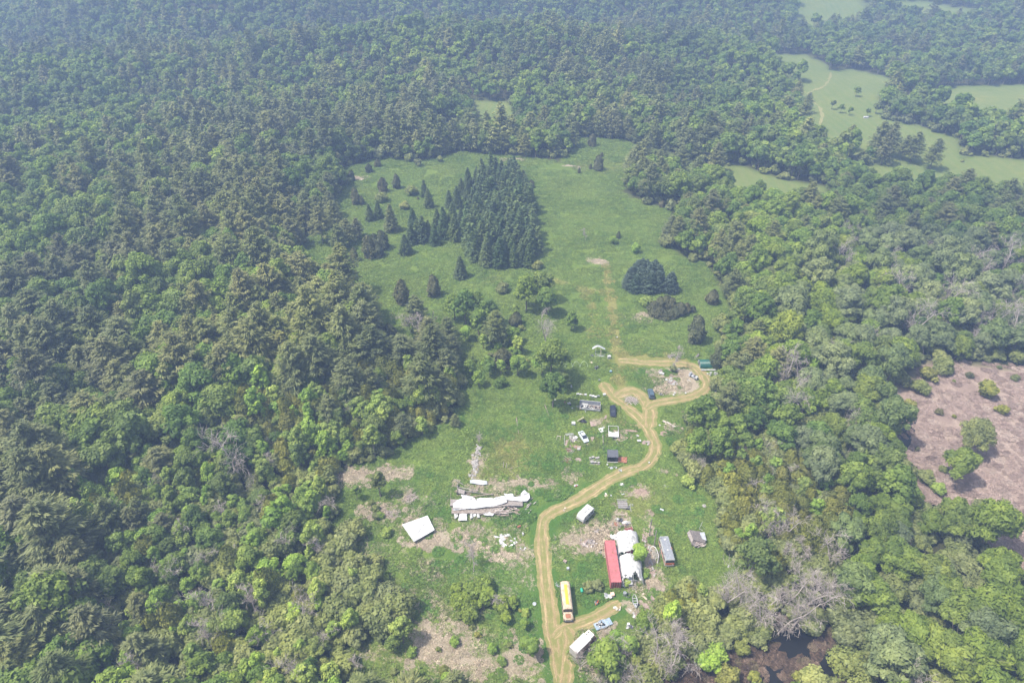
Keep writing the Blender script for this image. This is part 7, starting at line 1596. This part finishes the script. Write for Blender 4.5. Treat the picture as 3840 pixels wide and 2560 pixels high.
def cross():
    p = R2(503, 608); e = empty('white_cross', p, .1, 'white wooden cross standing in the weeds left of the container', 'cross'); MB().box((0, 0, .9), (.12, .12, 1.8)).build('post', CLEANW, e); MB().box((0, 0, 1.4), (.8, .1, .12)).build('arm', CLEANW, e)
cross()
heap('rear_rack', R2(186, 832), .5, .4, .5, [GALV, GALV], 'grey rack of bars at the rear left corner of the bus', 'rack', 8, 41, .5, ('stick',))
for u, v, t, n_, mt in [(672, 78, 'small heap of grey and white bars beside the upper track bend', 12, [STEEL, CLEANW]), (672, 148, 'two white bars lying above the metal rack', 4, [CLEANW, WHITE]), (548, 152, 'small cream and white scraps on the track edge', 8, [PALEW, CLEANW]), (993, 90, 'thin grey stakes in the grass right of the earth mound', 4, [STEEL, STEEL]), (318, 82, 'small reddish scrap with a white edge across the track from the trailer', 8, [DRED, CLEANW]), (237, 262, 'cream stone at the inner edge of the track above the trailer', 3, [PALEW, PALEW])]:
    heap('loose_scrap', R2(u, v), .7, .5, .3, mt, t, 'debris', n_, u, .4, ('stick', 'plate'))
single('round_drain', MB().cyl((0, .0, .2), (.3, .1, .25), .22, .22, 12), CLEANW, R2(581, 160), 'white ring end of a pipe beside the cream scraps', 'pipe')
single('earth_mound', MB().rock((0, 0, 0), 2.0, random.Random(14), .18), EARTH, R2(815, 130), 'wide bare earth mound in the grass above the metal rack', 'mound')
for u, v, rx, ry, t, sd in [(850, 530, .9, 3.2, 'long upper strip of pale rubble along the right side of the tent', 42), (890, 700, .8, 2.6, 'lower strip of pale rubble below the arched frame', 43)]:
    heap('rubble_strip', R2(u, v), rx, ry, .25, [WOODP, CONC, EARTH], t, 'rubble', 50, sd, .5, ('rock', 'plate'))
# far things
p = GT(1920+1625/1.225, 543/1.225); single('white_feed_trough', MB().box((0, 0, .5), (3.0, 1.4, 1.0)), CLEANW, p, 'tiny white box shaped thing at the far field edge', 'box')
p = GT(1920+2000/1.225, 562/1.225); single('fallen_log', MB().cyl((-3, 0, .8), (3, .5, 1.6), .25, .15, 8), PALEW, p, 'pale fallen trunk at the far field edge by the trees', 'log')
for i, (x, y, s, t) in enumerate([(1965, 222, .55, 'lone thin tree standing in the middle of the far field')]):
    hand('broadleaf_tree', x, y, s*.7, t, parts=True)
for x, y, s in [(1910, 252, .35), (1930, 260, .3), (1990, 268, .3), (1950, 265, .28), (2010, 262, .4), (2030, 250, .5)]:
    hand('broadleaf_tree', x, y, s, 'small rounded tree in the hedge across the far field', 'hedge trees of the far field', parts=False)
for x, y, s in [(1945, 345, .75), (2010, 360, 1.05), (2035, 355, .95), (2090, 372, .9), (2070, 366, .7), (2135, 388, .8), (1850, 260, .7), (1700, 352, .9), (1640, 355, .9), (1470, 440, .85), (1490, 460, .9), (1520, 455, .85), (1450, 430, .75), (1545, 465, .8), (1590, 470, .75), (1510, 435, .8), (1555, 550, .7), (1640, 395, .85)]:
    hand('white_pine', x, y, s, 'grey green pine standing clear at the edge of the fields on the upper right', 'pines at the field edges')
# ------------------------------------------------------------------ haze
hz = bpy.data.meshes.new('haze'); X0, X1, Y0, Y1, Z0, Z1 = -3400, 3400, -850, 6300, -40.0, 190.0
hv = [(x, y, zz) for x in (X0, X1) for y in (Y0, Y1) for zz in (Z0, Z1)]
hz.from_pydata(hv, [], [(0, 1, 3, 2), (4, 6, 7, 5), (0, 4, 5, 1), (2, 3, 7, 6), (0, 2, 6, 4), (1, 5, 7, 3)])
mh = bpy.data.materials.new('haze_air'); mh.use_nodes = True; nt = mh.node_tree; nt.nodes.remove(nt.nodes['Principled BSDF'])
pv = nt.nodes.new('ShaderNodeVolumePrincipled'); pv.inputs['Color'].default_value = (0.31, 0.43, 0.70, 1); pv.inputs['Density'].default_value = 0.00064; pv.inputs['Anisotropy'].default_value = 0.0
nt.links.new(pv.outputs[0], nt.nodes['Material Output'].inputs['Volume']); hz.materials.append(mh)
tag(link('haze', hz), kind='stuff')
